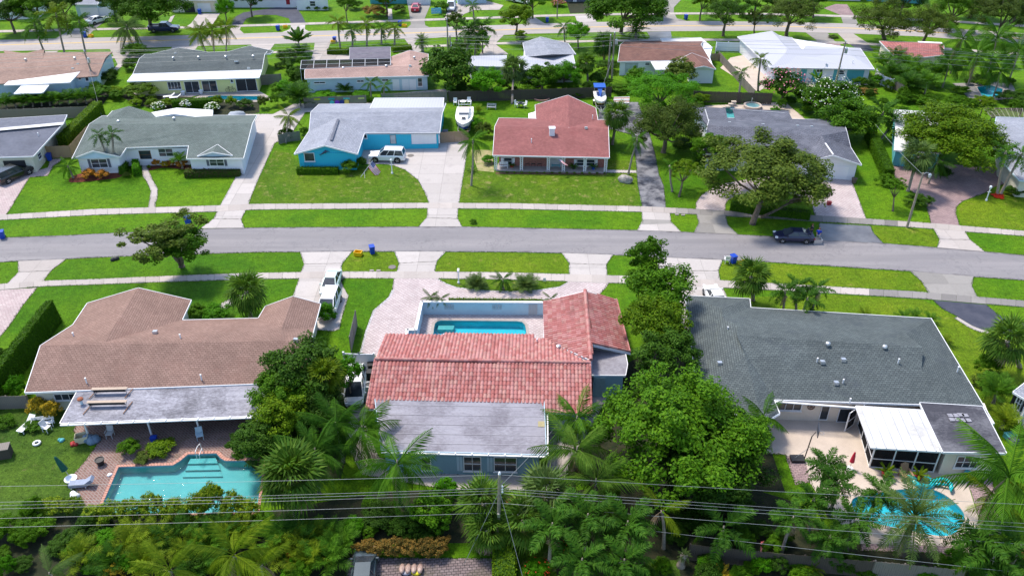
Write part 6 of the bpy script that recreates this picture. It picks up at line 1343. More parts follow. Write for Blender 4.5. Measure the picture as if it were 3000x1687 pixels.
# ---- shrubs
for a in [('shrub', 'rounded shrub left of the path behind the brown roof', 575,930,34,1.5, L_hedge),('shrub', 'longer rounded shrub right of the first behind the brown roof', 635,934,40,1.5, L_bright),('shrub', 'round bright bush at the end of the minivan drive', 957,945,31,2.4, L_bright),('shrub', 'dark cone bush at the left edge below the hedge', 8,1062,24,1.8, L_dark),('shrub', 'light green leafy shrub at the left end of the brown roof', 62,1165,32,2.6, L_bright, 'coarse'),
 ('croton', 'yellow croton beside the brown house corner', 118,1210,30,1.9, L_cryel),('croton', 'second yellow croton nearer the flat roof', 160,1225,28,2.0, L_cryel),('shrub', 'weedy shrub left of the garden chairs', 20,1245,30,.8, L_mid),('shrub', 'weedy bush in front of the yellow crotons', 105,1250,30,.7, L_mid),('shrub', 'shrub in the pool patio bed, left', 385,1325,32,1.3, L_mid),('shrub', 'shrub in the pool patio bed, right', 470,1322,40,1.0, L_yel),('shrub', 'low weeds between the pool patio shrubs', 425,1345,30,.6, L_olive),('shrub', 'dark shrub at the right end of the pool patio', 705,1318,34,1.6, L_dark),('shrub', 'bright shrub behind the shaggy fan palm', 740,1340,30,1.5, L_bright),
 ('shrub', 'rounded bush at the corner of the cyan gable', 1023,505,28,1.7, L_hedge),('shrub', 'dark bush behind the rounded bush at the cyan gable', 1057,492,20,1.6, L_dark),('croton', 'left orange croton under the white gable window', 262,522,22,1.3, L_croton),('croton', 'right orange croton under the white gable window', 304,524,20,1.3, L_croton),('croton', 'red croton at the curving path', 460,486,14,1.0, L_croton),('shrub', 'small yellow shrub between the crotons', 484,490,12,.9, L_cryel),('croton', 'orange croton in the middle of the door bed', 503,487,13,.9, L_croton),('croton', 'long red croton at the right end of the door bed', 532,490,17,1.0, L_croton),('shrub', 'small green tuft at the path bend', 437,494,6,.5, L_lime),('shrub', 'small white edged shrub at the box hedge foot', 373,518,12,.7, L_olive),
 ('shrub', 'big round dark green mango bush before the yellow house', 425,285,54,2.6, L_yel, 'mid'),('shrub', 'first yellow ball shrub from the left behind the grey green roof', 402,312,19,1.3, L_lime),('shrub', 'second yellow ball shrub behind the grey green roof', 447,312,19,1.3, L_lime),('shrub', 'third yellow ball shrub behind the white porch roof', 493,312,18,1.3, L_lime),('shrub', 'tall yellow shrub by the narrow pool, left', 641,312,17,1.9, L_lime),('shrub', 'tall yellow shrub by the narrow pool, right', 681,314,17,1.9, L_lime),('shrub', 'dark shrub at the end of the narrow pool', 722,318,24,1.6, L_dark),('shrub', 'round dark tree shrub at the left driveway of the far road', 399,168,38,2.6, L_mid, 'mid'),('shrub', 'dark shrub below the round one at the slate roof', 385,205,26,2.0, L_dark),('shrub', 'bright shrub beside the big mango bush', 345,280,22,1.6, L_lime),('shrub', 'dark shrub between the areca row and the mango bush', 300,285,34,2.0, L_mid, 'mid'),('shrub', 'dark shrub at the foot of the left utility pole', 310,245,34,2.0, L_dark, 'mid'),
 ('shrub', 'bamboo clump at the corner of the wide white driveway', 772,318,17,2.2, L_olive),('shrub', 'leafy shrub between the bamboo and the areca clump', 815,308,26,2.4, L_mid, 'mid'),('shrub', 'bright hedge shrub behind the leafy shrub', 838,268,24,2.0, L_bright),('shrub', 'low green shrubs under the pale blue wall, left', 950,282,32,.7, L_bright),('shrub', 'low green shrubs under the pale blue wall, right', 1060,280,28,.7, L_bright),('shrub', 'dark shrub before the wooden gate', 843,408,22,1.8, L_dark),('shrub', 'small shrub beside the grey shed gate', 893,395,14,1.2, L_mid),
 ('shrub', 'dark bush before the traveller palm', 838,180,32,2.0, L_dark, 'mid'),('shrub', 'bush beside the screened pool cage', 862,232,24,2.0, L_mid),('shrub', 'dark purple bush on the top lawn', 1100,48,36,2.4, L_crbr, 'mid'),('shrub', 'green bush at the top edge left of the purple bush', 1038,28,24,2.0, L_mid),('shrub', 'grey green bush left of the red car', 1170,38,21,1.6, L_olive),('shrub', 'leafy bush by the far blue house', 1130,18,13,1.8, L_mid),('shrub', 'bush behind the lettered banner', 1293,35,24,2.2, L_mid),('shrub', 'spreading dark shrubs around the foxtail cluster', 1345,148,34,1.5, L_dark, 'mid'),('shrub', 'yellow shrub behind the pyramid roof', 1525,118,16,1.2, L_lime),('shrub', 'shrub left of the pyramid roof', 1540,146,16,1.4, L_olive),('shrub', 'grassy bush at the far road edge', 1527,108,16,1.3, L_lime),
 ('shrub', 'leafy mass under the two utility poles', 1780,210,34,2.0, L_dark, 'mid'),('shrub', 'leafy shrub beside the skiff', 1693,283,16,1.3, L_mid),('shrub', 'shrub behind the stacked boards', 1815,270,30,1.4, L_mid),('shrub', 'round yellow orange bush by the dark rear fence', 2056,305,31,1.9, L_yel, 'mid'),('shrub', 'bush at the corner of the dark tiled house', 2050,470,26,1.6, L_mid),('shrub', 'dark bush between olive tree and dark house', 2000,440,40,1.8, L_dark, 'mid'),('shrub', 'bush at the red house porch corner', 1432,478,20,1.2, L_bright),('shrub', 'olive feathery tree bush left of the red roof', 1418,400,26,2.4, L_olive, 'mid'),('shrub', 'round green bush behind the red roof corner', 1400,385,20,2.2, L_bright),
 ('shrub', 'shrub with dark leaves below the leaning fan palm', 2690,605,40,1.6, L_dark, 'mid'),('shrub', 'round bush at the near end of the double hedge', 2590,540,28,1.6, L_hedge),('shrub', 'dark shrub left of the brick circle at the right edge', 2965,570,28,1.2, L_dark),('shrub', 'dark bush in the middle of the brick circle', 2760,520,24,1.5, L_dark),('shrub', 'round bush at the right below the fan palm', 2888,1095,40,2.2, L_hedge, 'mid'),('shrub', 'grassy shrub between the round bush and areca', 2870,1130,26,1.2, L_olive),('shrub', 'small seedling on the far verge', 1387,654,11,.5, L_mid),('shrub', 'bush by the white curved wall', 2568,250,19,1.9, L_bright),('shrub', 'red brown shrub near the white curved wall', 2540,275,26,1.0, L_crbr),('shrub', 'leafy shrub row behind the round tree, left', 2660,300,34,1.6, L_mid, 'mid'),('shrub', 'leafy shrub row behind the round tree, middle', 2720,305,34,1.5, L_hedge, 'mid'),('shrub', 'leafy shrub row behind the round tree, right', 2800,308,38,1.6, L_mid, 'mid'),('shrub', 'rounded shrub on the shaded lawn at the upper right', 2812,275,26,1.3, L_mid),('shrub', 'shrub row at the right end before the pergola', 2875,305,36,1.4, L_yel, 'mid'),('shrub', 'dark leafy mass at the right edge below the upper pool', 2960,300,44,1.8, L_dark, 'mid'),('shrub', 'low brush pile on the far verge', 2440,112,15,.5, L_olive),
 ('umbrella_shrub', 'broad glossy umbrella shrub left of the near utility pole', 1270,1545,72,3.4, L_mid, 'coarse'),('umbrella_shrub', 'umbrella shrub with yellow leaves beside the concrete path', 1310,1475,44,2.6, L_bright, 'coarse'),('shrub', 'dark shrub under the queen palm', 1120,1530,60,1.6, L_dark, 'mid'),('shrub', 'dark shrub between queen palm and umbrella shrub', 1190,1560,48,1.8, L_dark, 'mid'),('shrub', 'lime shrub left of the queen palm', 1035,1560,40,1.4, L_bright, 'mid'),('croton', 'bronze croton just right of the near utility pole', 1510,1495,26,1.5, L_crbr)]:
 n_, l_, x, y, r_, h_, m_ = a[:7]; S(n_, l_, x, y, r_, h_, m_, *(a[7:8]))
for x, y, r_ in ((466,325,22),(548,318,20),(624,328,22)): S('flowering_shrub', ['white flowering bush at the left end of the white porch roof', 'white flowering bush behind the white porch roof peak', 'white flowering bush at the right end of the white porch roof'][(466,548,624).index(x)], x, y, r_, 1.4, L_mid, flowers=(L_white, 70,.2))
S('flowering_shrub', 'red flowering shrub at the bottom edge beside the hedge', 1575,1680,40,1.1, L_bright, 'mid', flowers=(L_red, 40,.07)); S('flowering_shrub', 'red flowering shrub among the foxtail palms', 1660,1625,34,1.1, L_mid, 'mid', flowers=(L_red, 40,.07))
S('flowering_shrub', 'pink flowering top edge shrub beside the far lamp post', 1635,18,22,1.5, L_crbr, flowers=(L_pink, 60,.15)); S('flowering_shrub', 'pink hibiscus in the dark garden at the bottom right', 2240,1620,16,1.2, L_mid, flowers=(L_pink, 6,.16))
S('flower_ring', 'ring of red flowers and stones round two slim palms', 2924,577,18,.35, L_red, cat='flowers'); S('croton', 'red leaved plant at the bottom edge below the areca thicket', 858,1652,18,1.1, L_red); S('croton', 'yellow croton shrub at the bottom left thicket', 345,1690,30,1.2, L_cryel); S('flowering_shrub', 'red flower bed shrub at the bottom right edge', 2800,1680,26,.8, L_mid, flowers=(L_red, 30,.08))
# ---- the sea grape screen and the thicket along the near edge
gl = random.Random(3)
for i, (x, y, h_, r_) in enumerate([(330,1530,2.2,44),(395,1528,2.3,44),(455,1520,2.6,44),(520,1528,2.3,46),(585,1520,2.7,42),(632,1505,3.3,42),(690,1515,2.6,44),(735,1525,2.2,40),(280,1530,1.6,38),(215,1500,1.4,36),(160,1505,1.5,38)]):
 S('sea_grape', 'sea grape bush in the screen below the brick edged pool', x, y, r_, h_, L_grape, 'coarse', group='sea grape screen below the pool')
for i in range(64):
 x = gl.uniform(-20,1010) if i < 40 else gl.uniform(1880,2990); y = gl.uniform(1540,1700) if i < 40 else gl.uniform(1655,1715)
 S('shrub', 'leafy shrub in the dense green thicket along the bottom edge', x, y, gl.uniform(26,44), gl.uniform(.8,1.7), [L_mid, L_dark, L_dark, L_bright, L_hedge][i % 5], 'mid' if i % 3 else 'coarse', group='thicket shrubs along the bottom edge')
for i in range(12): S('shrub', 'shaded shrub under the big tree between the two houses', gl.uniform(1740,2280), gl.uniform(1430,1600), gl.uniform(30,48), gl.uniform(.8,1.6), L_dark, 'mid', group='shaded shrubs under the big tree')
for i in range(8): S('shrub', 'shrub in the left edge thicket below the weedy lawn', gl.uniform(-20,130), gl.uniform(1500,1600), gl.uniform(34,48), gl.uniform(1.2,2.4), [L_mid, L_hedge][i % 2], 'mid', group='left edge thicket')
for i in range(14): S('shrub', 'dark understorey shrub behind the side path trees', gl.uniform(760,1010), gl.uniform(1180,1440), gl.uniform(26,40), gl.uniform(.9,1.8), L_dark if i % 2 else L_mid, 'mid', group='side path understorey')
for i, x in enumerate(range(1485,1790,22)): S('bedding_plant', 'small yellow bedding plant along the red house porch', x, 508+(x-1485)*.008,4,.3, L_lime, cat='plant', group='bedding along the porch')
for i, (x, y) in enumerate([(880,26),(905,28),(930,30),(955,30),(672,13),(700,12),(725,12),(755,10)]): S('foundation_shrub', 'small foundation shrub along the white house at the top edge', x, y+2,9,.9, L_mid, group='foundation shrubs at the top white house')
# ---- leafy back boundaries
for lab, n_, bx, mats in (('dark shrub in the leafy belt between the boat yard and the grey pyramid roof', 16,(1470,1790,225,285),(L_dark, L_mid, L_mid)),('shrub in the dim corner behind the white cabin boat', 9,(1290,1490,262,292),(L_dark, L_mid)),('shrub in the green belt behind the very large round tree', 16,(2490,2760,250,320),(L_mid, L_hedge, L_dark)),('shrub under the coconut palms at the upper right', 16,(2800,3010,170,330),(L_dark, L_mid, L_hedge)),('shrub along the side of the pink roofed house', 9,(815,890,190,300),(L_mid, L_dark)),('shrub in the gap beside the dark olive tree', 9,(1890,2050,300,470),(L_mid, L_dark)),('shrub in the belt below the tan house', 8,(255,390,235,300),(L_mid, L_dark)),('shrub along the dark rear fence by the white flowering tree', 8,(2260,2560,300,350),(L_mid, L_bright))):
 for i in range(n_): S('shrub', lab, gl.uniform(*bx[:2]), gl.uniform(*bx[2:]), gl.uniform(15,26), gl.uniform(1.0,2.3), mats[i % len(mats)], 'mid', group=lab.replace('shrub ', 'shrubs ', 1))
for i in range(26): S('shrub', 'low shrub in the tangled undergrowth under the palms by the near pole', gl.uniform(1040,2300), gl.uniform(1460,1600), gl.uniform(24,40), gl.uniform(.6,1.4), [L_dark, L_mid, L_dark][i % 3], 'mid', group='undergrowth by the near pole') if not 1440 < gl.random()*3000 < 1500 else None
# ---- like plants in a row are told apart by their place in it
ORD = 'first second third fourth fifth sixth seventh eighth ninth tenth eleventh twelfth thirteenth fourteenth fifteenth sixteenth seventeenth eighteenth nineteenth'.split()
rows = {}
for o in COL.objects:
 if o.get('group'): rows.setdefault(o['group'], []).append(o)
for k, v in rows.items():
 if len(v) < 20 and len(v[0]['label'].split()) < 13:
  v.sort(key=lambda o: o.location.x/(o.location.y*math.cos(CT)+CH*math.sin(CT)))
  for i, o in enumerate(v): o['label'] = ORD[i]+' '+o['label']+' from the left'
# ================================================================ fences
def fence(label, px, h=1.8, mat=None, posts=2.4, name='fence', pick=.15):
 """close boarded fence: posts one by one, rails, narrow pickets joined"""
 mat = mat or M_wood; a = [P(*p) for p in px]; t = thing(name, label, 'fence', a[0]); bm_ = MB()
 for p, q in zip(a, a[1:]):
  d = q-p; L = d.length; d.normalize(); n = max(1, round(L/posts))
  for k in range(n+1): c = p+d*L*k/n; MB().box(c+Vector((0,.09, h/2)),(.1,.1, h+.06), math.atan2(d.y, d.x)).build('post', mat, t)
  for z in (.35, h-.3): MB().beam(p+Vector((0,.05, z)), q+Vector((0,.05, z)),.05,.09).build('rail', mat, t)
  k = 0; 
  while k < L-.02:
   w_ = min(pick, L-k); c = p+d*(k+w_/2); hh = h+random.uniform(-.04,.03); bm_.box(c+Vector((0,0, hh/2+.03)),(w_-.012,.025, hh), math.atan2(d.y, d.x), ry=random.uniform(-.012,.012)); k += pick
 o = bm_.build('pickets', mat, t); o['kind'] = 'stuff'; return t
def panel_fence(label, px, h=1.8, mat=None, step=1.8, name='fence'):
 mat = mat or M_vinyl; a = [P(*p) for p in px]; t = thing(name, label, 'fence', a[0])
 for p, q in zip(a, a[1:]):
  d = q-p; L = d.length; d.normalize(); n = max(1, round(L/step))
  for k in range(n+1): c = p+d*L*k/n; MB().box(c+Vector((0,0, h/2+.05)),(.13,.13, h+.1), math.atan2(d.y, d.x)).box(c+Vector((0,0, h+.13)),(.17,.17,.05), math.atan2(d.y, d.x)).build('post', mat, t)
  for k in range(n):
   u, v = p+d*(L*k/n+.08), p+d*(L*(k+1)/n-.08); MB().beam(u+Vector((0,0, h/2)), v+Vector((0,0, h/2)),.03, h-.1).beam(u+Vector((0,0, h-.05)), v+Vector((0,0, h-.05)),.06,.1).beam(u+Vector((0,0,.1)), v+Vector((0,0,.1)),.06,.12).build('panel', mat, t)
 return t
fence('long grey board fence behind the areca row at the left', [(-60,356),(262,345)])
fence('tan board fence between the open garage and the white gables', [(133,464),(212,462),(262,405)], 1.8, M_woodt)
fence('dark board fence right of the yellow house', [(742,252),(826,247)])
fence('grey rear fence hung with coloured boards behind the patio chairs', [(893,318),(1074,311)])
fence('grey fence behind the ribbed white roof', [(1120,306),(1310,299)])
fence('dark rear fence behind the boat yard and sabal palms', [(1315,300),(1480,296),(1790,286)], 1.8, M_woodd)
fence('dark rear fence behind the round yellow bush', [(2030,300),(2258,307)], 1.9, M_woodd)
fence('pale diagonal fence left of the white deck', [(2104,176),(2208,290)], 1.5)
fence('low tan gate fence beside the brown tile house', [(2072,178),(2112,179)], 1.3, M_woodt)
fence('tan fence across the boat drive beside the cyan house', [(1291,420),(1372,415)], 1.7, M_woodt)
fence('weathered gate fence at the left of the cyan house', [(818,424),(842,417),(880,412)], 1.5)
fence('leaning grey fence between the brown house lawn and the paved court', [(1046,958),(1029,1034)], 2.0)
fence('dark garden fence under the palms at the bottom right', [(2016,1640),(2250,1664),(2545,1690)], 1.7, M_woodd)
fence('pale weathered fence at the bottom right below the date palm', [(2550,1690),(2810,1718)], 1.75, M_wood)
fence('board fence at the right edge between palms and pool', [(2618,262),(2652,285)], 1.6)
panel_fence('white vinyl fence and gate left of the tile house', [(1012,1080),(1056,1082),(1100,1083)], 1.9, None, 1.4)
panel_fence('white vinyl enclosure left of the silver metal roof', [(2094,168),(2096,150),(2165,152)], 1.7)
panel_fence('white vinyl gate beside the top left garage', [(292,49),(345,47)], 1.8)
panel_fence('white low wall panels at the right end of the metal roof house', [(2562,232),(2580,250),(2612,262)], 1.7)
panel_fence('white fence panels beside the right edge house', [(2975,1215),(2985,1245),(3010,1260)], 1.7)
fence('grey blue board fence at the left edge behind the yellow crotons', [(-30,1200),(90,1196)], 1.5, M_wood)
fence('low dark fence right of the top left drives', [(687,22),(735,20)], 1.5, M_woodd)
# ================================================================ vehicles
def loft(sections, closed_ends=True):
 m = MB(); n = len(sections[0])
 for s in sections: m.v += [Vector(p) for p in s]
 for i in range(len(sections)-1):
  for k in range(n):
   a = i*n+k; b = i*n+(k+1) % n; m.f.append([a, b, b+n, a+n])
 m.f.append(list(range(n))[::-1]); m.f.append([(len(sections)-1)*n+k for k in range(n)]); return m
KIND = {  # stations x, top, half width | cabin: base back, roof back, roof front, base front, base z, top z, half width base, top | wheels x, radius
 'sedan': ([(-2.35,.82,.66),(-2.28,.96,.80),(-1.9,1.02,.88),(-.8,.98,.91),(.7,.96,.91),(1.5,.88,.89),(2.1,.74,.82),(2.32,.60,.66)], (-1.95,-1.0,.25,1.25,.94,1.43,.80,.58),(-1.38,1.42,.33)),
 'suv': ([(-2.55,.98,.80),(-2.5,1.15,.93),(-1.5,1.18,.98),(.8,1.15,.98),(1.6,1.10,.96),(2.4,1.0,.9),(2.58,.75,.8)], (-2.48,-2.25,.35,1.2,1.12,1.85,.90,.72),(-1.55,1.6,.42)),
 'van': ([(-2.45,.95,.8),(-2.4,1.1,.92),(-1.5,1.1,.96),(.9,1.06,.96),(1.7,.98,.92),(2.2,.82,.84),(2.4,.6,.7)], (-2.38,-2.15,.55,1.75,1.03,1.74,.88,.70),(-1.5,1.5,.35)),
 'pickup': ([(-2.95,1.0,.9),(-2.9,1.15,.96),(-.6,1.15,.98),(1.2,1.15,.98),(1.9,1.1,.97),(2.75,1.02,.92),(2.95,.75,.82)], (-.75,-.5,.75,1.5,1.12,1.88,.90,.72),(-1.85,1.9,.42))}
def body_mesh(k):
 st = KIND[k][0]; secs = []
 for x, zt, w_ in st:
  zb = .30 if abs(x) < 2.2 else .38
  secs.append([(x, -w_*.88, zb),(x, w_*.88, zb),(x, w_, zb+.12),(x, w_, zt*.80),(x, w_*.93, zt*.95),(x, w_*.78, zt),(x, -w_*.78, zt),(x, -w_*.93, zt*.95),(x, -w_, zt*.80),(x, -w_, zb+.12)])
 return loft(secs)
CARME = {}
def wheel_meshes(r):
 t = MB(); t.lathe((0,0,0), [(r*.62,-.11),(r*.95,-.11),(r, -.07),(r, .07),(r*.95,.11),(r*.62,.11)], 16)
 rm = MB(); rm.lathe((0,0,0), [(r*.64,-.09),(r*.66,.095),(r*.5,.105),(r*.12,.09)], 12)
 for a in range(5): c, s = math.cos(a*1.2566), math.sin(a*1.2566); rm.beam((c*.05, s*.05,.115),(c*r*.6, s*r*.6,.115),.06,.02)
 return t.mesh('tyre', smooth=False, uv=False), rm.mesh('rim', uv=False)
def paint(name, c, metal=.2):
 m, nt, b = base_mat(name, .28,.5, metal); b.inputs['Base Color'].default_value = (*c, 1); b.inputs['Coat Weight'].default_value = .6; b.inputs['Coat Roughness'].default_value = .08
 return m
M_rim = M('alloy', (.55,.56,.58), None, 3,.3,.6); M_red_l = M('tail_red', (.5,.01,.02), None, 3,.3); M_lampg = M('headlight_glass', (.75,.77,.8), None, 3,.15)
def car(kind, label, px, rz, mat, name='car', open_boot=False, cat='car', rails=False, z=.03):
 p = P(*px); p.z = z; t = thing(name, label, cat, p, rz); OFF[t.name] = Vector()
 if kind not in CARME: CARME[kind] = (body_mesh(kind).mesh('body', smooth=False, uv=False), *wheel_meshes(KIND[kind][2][2]))
 bm_, ty, ri = CARME[kind]; bo = put('body', bm_, mat, t)
 xb, rb, rf, xf, zb, zt, wb, wt = KIND[kind][1]
 q = {(e, s, u): Vector((x, s*w_, z_)) for e, x, w_, z_, u in (('b', xb, wb, zb, 0),('b', rb, wt, zt-.04,1),('f', xf, wb*.97, zb-.05,0),('f', rf, wt, zt-.03,1)) for s in (-1,1)}
 core = MB(); vv = [q[(e, s, u)] for u in (0,1) for e, s in (('b', -1),('b', 1),('f', 1),('f', -1))]
 core.add(vv, [[0,4,5,1], [1,5,6,2], [2,6,7,3], [3,7,4,0]])
 # glass, one pane per side
 for nm, f in (('rear_window', [0,1,5,4]),('side_window', [1,2,6,5]),('windscreen', [2,3,7,6]),('side_window', [3,0,4,7])): MB().poly([vv[i] for i in f]).build(nm, M_glass, t, uv=False)
 rp = MB(); o = Vector((0,0,.035)); a, b, c, d = vv[4], vv[5], vv[6], vv[7]; mid = Vector((0,0,.05))
 rp.add([a, b, c, d, a*.97+o*1.6+Vector((0,0,.03)), b*.97+o*1.6+Vector((0,0,.03)), c*.97+o*1.6+Vector((0,0,.03)), d*.97+o*1.6+Vector((0,0,.03))], [[0,1,5,4], [1,2,6,5], [2,3,7,6], [3,0,4,7], [4,5,6,7]])
 for s in (-1,1):
  for e in ('b', 'f'): rp.beam(q[(e, s, 0)], q[(e, s, 1)], .09,.07)
  for f_ in ((.45,) if kind == 'sedan' else (.38,.68)):
   rp.beam(q[('b', s, 0)].lerp(q[('f', s, 0)], f_)+Vector((0, s*.012,0)), q[('b', s, 1)].lerp(q[('f', s, 1)], f_)+Vector((0, s*.012,0)),.09,.05)
 rp.build('roof', mat, t, uv=False)
 if rails:
  for s in (-1,1): MB().beam(Vector((rb+.2, s*wt*.85, zt+.1)), Vector((rf-.1, s*wt*.85, zt+.1)),.05,.05).build('roof_rail', M_metal, t)
 w0, w1, r = KIND[kind][2]; hw = KIND[kind][0][3][2]
 for x in (w0, w1):
  for s in (-1,1):
   MB().lathe((0,0,0), [(r*1.16,-.02),(r*1.16,.02)], 14); arch = MB(); arch.lathe(Vector((0,0,0)), [(r*1.18,-.05),(r*1.18,.012)], 14)
   ao = put('wheel_arch', arch.mesh('wheel_arch', uv=False), M_black, t, (x, s*hw*.99, r+.02),(R(90) if s < 0 else R(-90),0,0))
   wh = put('wheel', ty, M_rubber, t, (x, s*(hw-.07), r),(R(90) if s < 0 else R(-90),0,0)); put('rim', ri, M_rim, wh)
 xr, xn = KIND[kind][0][0][0], KIND[kind][0][-1][0]; zl = KIND[kind][0][0][1]*.82
 for s in (-1,1):
  MB().box((xr+.06, s*.68, zl),(.14,.26,.14)).build('tail_light', M_red_l, t); MB().box((xn-.2, s*.66,.70 if kind in ('sedan', 'van') else .92),(.34,.3,.13), rz=-s*.35).build('headlight', M_lampg, t)
  MB().box((xf-.35, s*(wb+.14), zb+.05),(.12,.2,.13)).build('mirror', mat, t)
 MB().box((xr-.02,0,.62),(.04,.34,.16)).build('number_plate', M_white, t); MB().box((xn-.02,0,.5),(.08,1.0,.14)).build('grille', M_black, t)
 MB().box((xr+.02,0,.42),(.14,1.5,.16)).build('bumper', mat if kind != 'pickup' else M_metal, t)
 if open_boot: MB().box((xr+.72,0,1.22),(.05,1.2,.5), ry=R(-35)).build('boot_lid', mat, t)
 if kind == 'pickup':
  m = MB()
  m.box((-1.85,0,1.16),(2.05,1.62,.05)); m.build('bed_liner', M_black, t)
  for s in (-1,1): MB().box((-1.85, s*.9,1.24),(2.2,.12,.18)).build('bed_side', mat, t)
  MB().box((-2.9,0,1.2),(.1,1.8,.2)).build('tailgate', mat, t)
 return t
P_white = paint('paint_white', (.72,.72,.72),0); P_silver = paint('paint_silver', (.70,.72,.74),.05); P_black = paint('paint_black', (.012,.012,.014)); P_navy = paint('paint_navy', (.008,.012,.05)); P_blue = paint('paint_blue', (.012,.022,.075)); P_red = paint('paint_red', (.42,.01,.03)); P_mint = paint('paint_mint', (.55,.68,.62),.1); P_dgreen = paint('paint_slate', (.035,.055,.065))
car('suv', 'white four wheel drive car on the cyan house drive', (1136,470), R(177), P_silver, 'parked_car', rails=True)
car('pickup', 'dark blue pickup truck parked on the far verge', (483,93), R(4), P_blue, 'pickup_truck', cat='truck')
car('suv', 'black four wheel drive car backing from the open garage', (45,522), R(62), P_black, 'parked_car')
car('sedan', 'navy coupe with open boot at the far kerb', (2322,704), R(176), P_navy, 'parked_car', open_boot=True)
car('sedan', 'pale mint saloon parked on the shared white drive', (972,842), R(-92), P_mint, 'parked_car'); car('van', 'white minivan behind the pale mint saloon', (966,907), R(-92), P_white, 'minivan', cat='van')
car('sedan', 'white saloon behind the slate house', (2094,884), R(95), P_white, 'parked_car')
car('sedan', 'white electric car on the drive at the top left', (288,68), R(58), P_white, 'parked_car'); car('sedan', 'red saloon on the drive at the top', (1219,30), R(90), P_red, 'parked_car'); car('van', 'silver van parked at the top edge', (1322,28), R(-90), P_silver, 'van', cat='van'); car('sedan', 'white saloon at the top edge beside the clipped lawn', (1528,10), R(-35), P_white, 'parked_car')
car('sedan', 'dark slate saloon at the bottom edge on the paved yard', (1068,1692), R(93), P_dgreen, 'parked_car')
car('van', 'white van half hidden beside the tile house path', (1043,1150), R(-85), P_white, 'van', cat='van')
# covered car
cv = MB(); secs = []
for x, zt, w_ in ((-2.3,.7,.8),(-2.2,.95,.95),(-1.4,1.1,1.0),(-.8,1.45,.98),(.3,1.5,.98),(1.1,1.1,1.0),(2.1,.85,.95),(2.3,.6,.8)): secs.append([(x, -w_, .12),(x, w_, .12),(x, w_*.97, zt*.6),(x, w_*.7, zt*.95),(x, 0, zt),(x, -w_*.7, zt*.95),(x, -w_*.97, zt*.6)])
cv = loft(secs); o = put('covered_car', cv.mesh('covered_car', smooth=True, uv=False), M('car_cover', (.30,.33,.38),(.24,.27,.31),2,.8, bmp=.6), None, P(690,356)+Vector((0,0,.03)),(0,0, R(85))); props(o, 'car under a grey fitted cover at the head of the wide white drive', 'covered car')
# ================================================================ boats
M_gel = M('gelcoat', (.80,.78,.75),(.74,.72,.69),1,.3); M_hullb = M('hull_blue', (.01,.04,.25), None, 2,.3); M_canvas = M('canvas_blue', (.01,.09,.42), None, 2,.7); M_gold = M('hull_ochre', (.38,.24,.06), None, 2,.5)
def boat(label, px, rz, L, W, hb, ht, hull2, name):
 t = thing(name, label, 'boat', P(*px), rz); OFF[t.name] = Vector()
 xs = [0,.25,.5,.7,.85,.95,1.0]; hw = [.94,1.0,1.0,.9,.64,.32,.06]
 def sec(z0, z1, f0, f1): return [[(L*(x-.5),-W/2*w_*f0, z0+(.35 if x > .9 else .15*x)),(L*(x-.5),0, z0-.12+.5*x**4),(L*(x-.5), W/2*w_*f0, z0+(.35 if x > .9 else .15*x)),(L*(x-.5), W/2*w_*f1, z1+.25*x*x),(L*(x-.5),-W/2*w_*f1, z1+.25*x*x)] for x, w_ in zip(xs, hw)]
 loft(sec(hb, hb+(ht-hb)*.5,.72,.93)).build('hull', hull2, t, smooth=False, uv=False); loft(sec(hb+(ht-hb)*.5-.1, ht, .9,1.0)).build('topsides', M_gel, t, uv=False)
 dk = MB(); ring = [(L*(x-.5), W/2*w_*.94, ht+.02+.25*x*x) for x, w_ in zip(xs, hw)]; n = len(ring)
 for i in range(n-1): a, b = ring[i], ring[i+1]; dk.poly([Vector((a[0], -a[1], a[2])), Vector((b[0], -b[1], b[2])), Vector(b), Vector(a)])
 dk.build('deck', M_gel, t, uv=False); return t
def trailer(label, px, rz, L, W):
 t = thing('boat_trailer', label, 'trailer', P(*px), rz); OFF[t.name] = Vector(); m = MB()
 for s in (-1,1): m.beam((-L*.45, s*W*.35,.5),(L*.3, s*W*.35,.5),.1,.12); m.beam((L*.3, s*W*.35,.5),(L*.62,0,.5),.1,.12)
 for x in (-.4,-.1,.2): m.beam((L*x, -W*.35,.5),(L*x, W*.35,.5),.1,.1)
 m.beam((L*.25,0,.5),(L*.7,0,.5),.1,.12); m.build('frame', M_metal, t)
 for s in (-1,1):
  w_ = MB(); w_.lathe((0,0,0), [(.2,-.1),(.33,-.1),(.33,.1),(.2,.1)], 14); put('wheel', w_.mesh('wheel', uv=False), M_rubber, t, (-L*.15, s*W*.46,.33),(R(90),0,0)); MB().box((-L*.15, s*W*.46,.7),(.8,.26,.05)).build('mudguard', M_white, t)
 MB().beam((L*.62,0,.03),(L*.62,0,.5),.07,.07).build('jack', M_metal, t)
b = boat('white cabin boat with dark blue hull beside the cyan house', (1361,372), R(-90),7.6,2.75,.75,1.75, M_hullb, 'cabin_boat')
cb = loft([[(x, -w_, 1.8),(x, w_, 1.8),(x, w_*.8, z),(x, -w_*.8, z)] for x, w_, z in ((-2.2,.95,2.35),(.3,.95,2.5),(.9,.9,2.45),(1.9,.7,1.98))]); cb.build('cabin', M_gel, b, uv=False)
MB().add([Vector(p) for p in ((.5,-.74,2.53),(.5,.74,2.53),(1.05,.72,2.44),(1.05,-.72,2.44))], [[0,3,2,1]]).build('windscreen', M_glass, b, uv=False); MB().box((1.75,0,2.16),(.4,.55,.04), ry=R(22)).build('hatch', M_glass, b); MB().box((3.7,0,2.08),(.8,.4,.1)).build('bow_pulpit', M_gel, b)
m = MB(); rail = [(-1.2,1.25,2.3),(.8,1.2,2.45),(2.4,.85,2.6),(3.6,.2,2.65)]
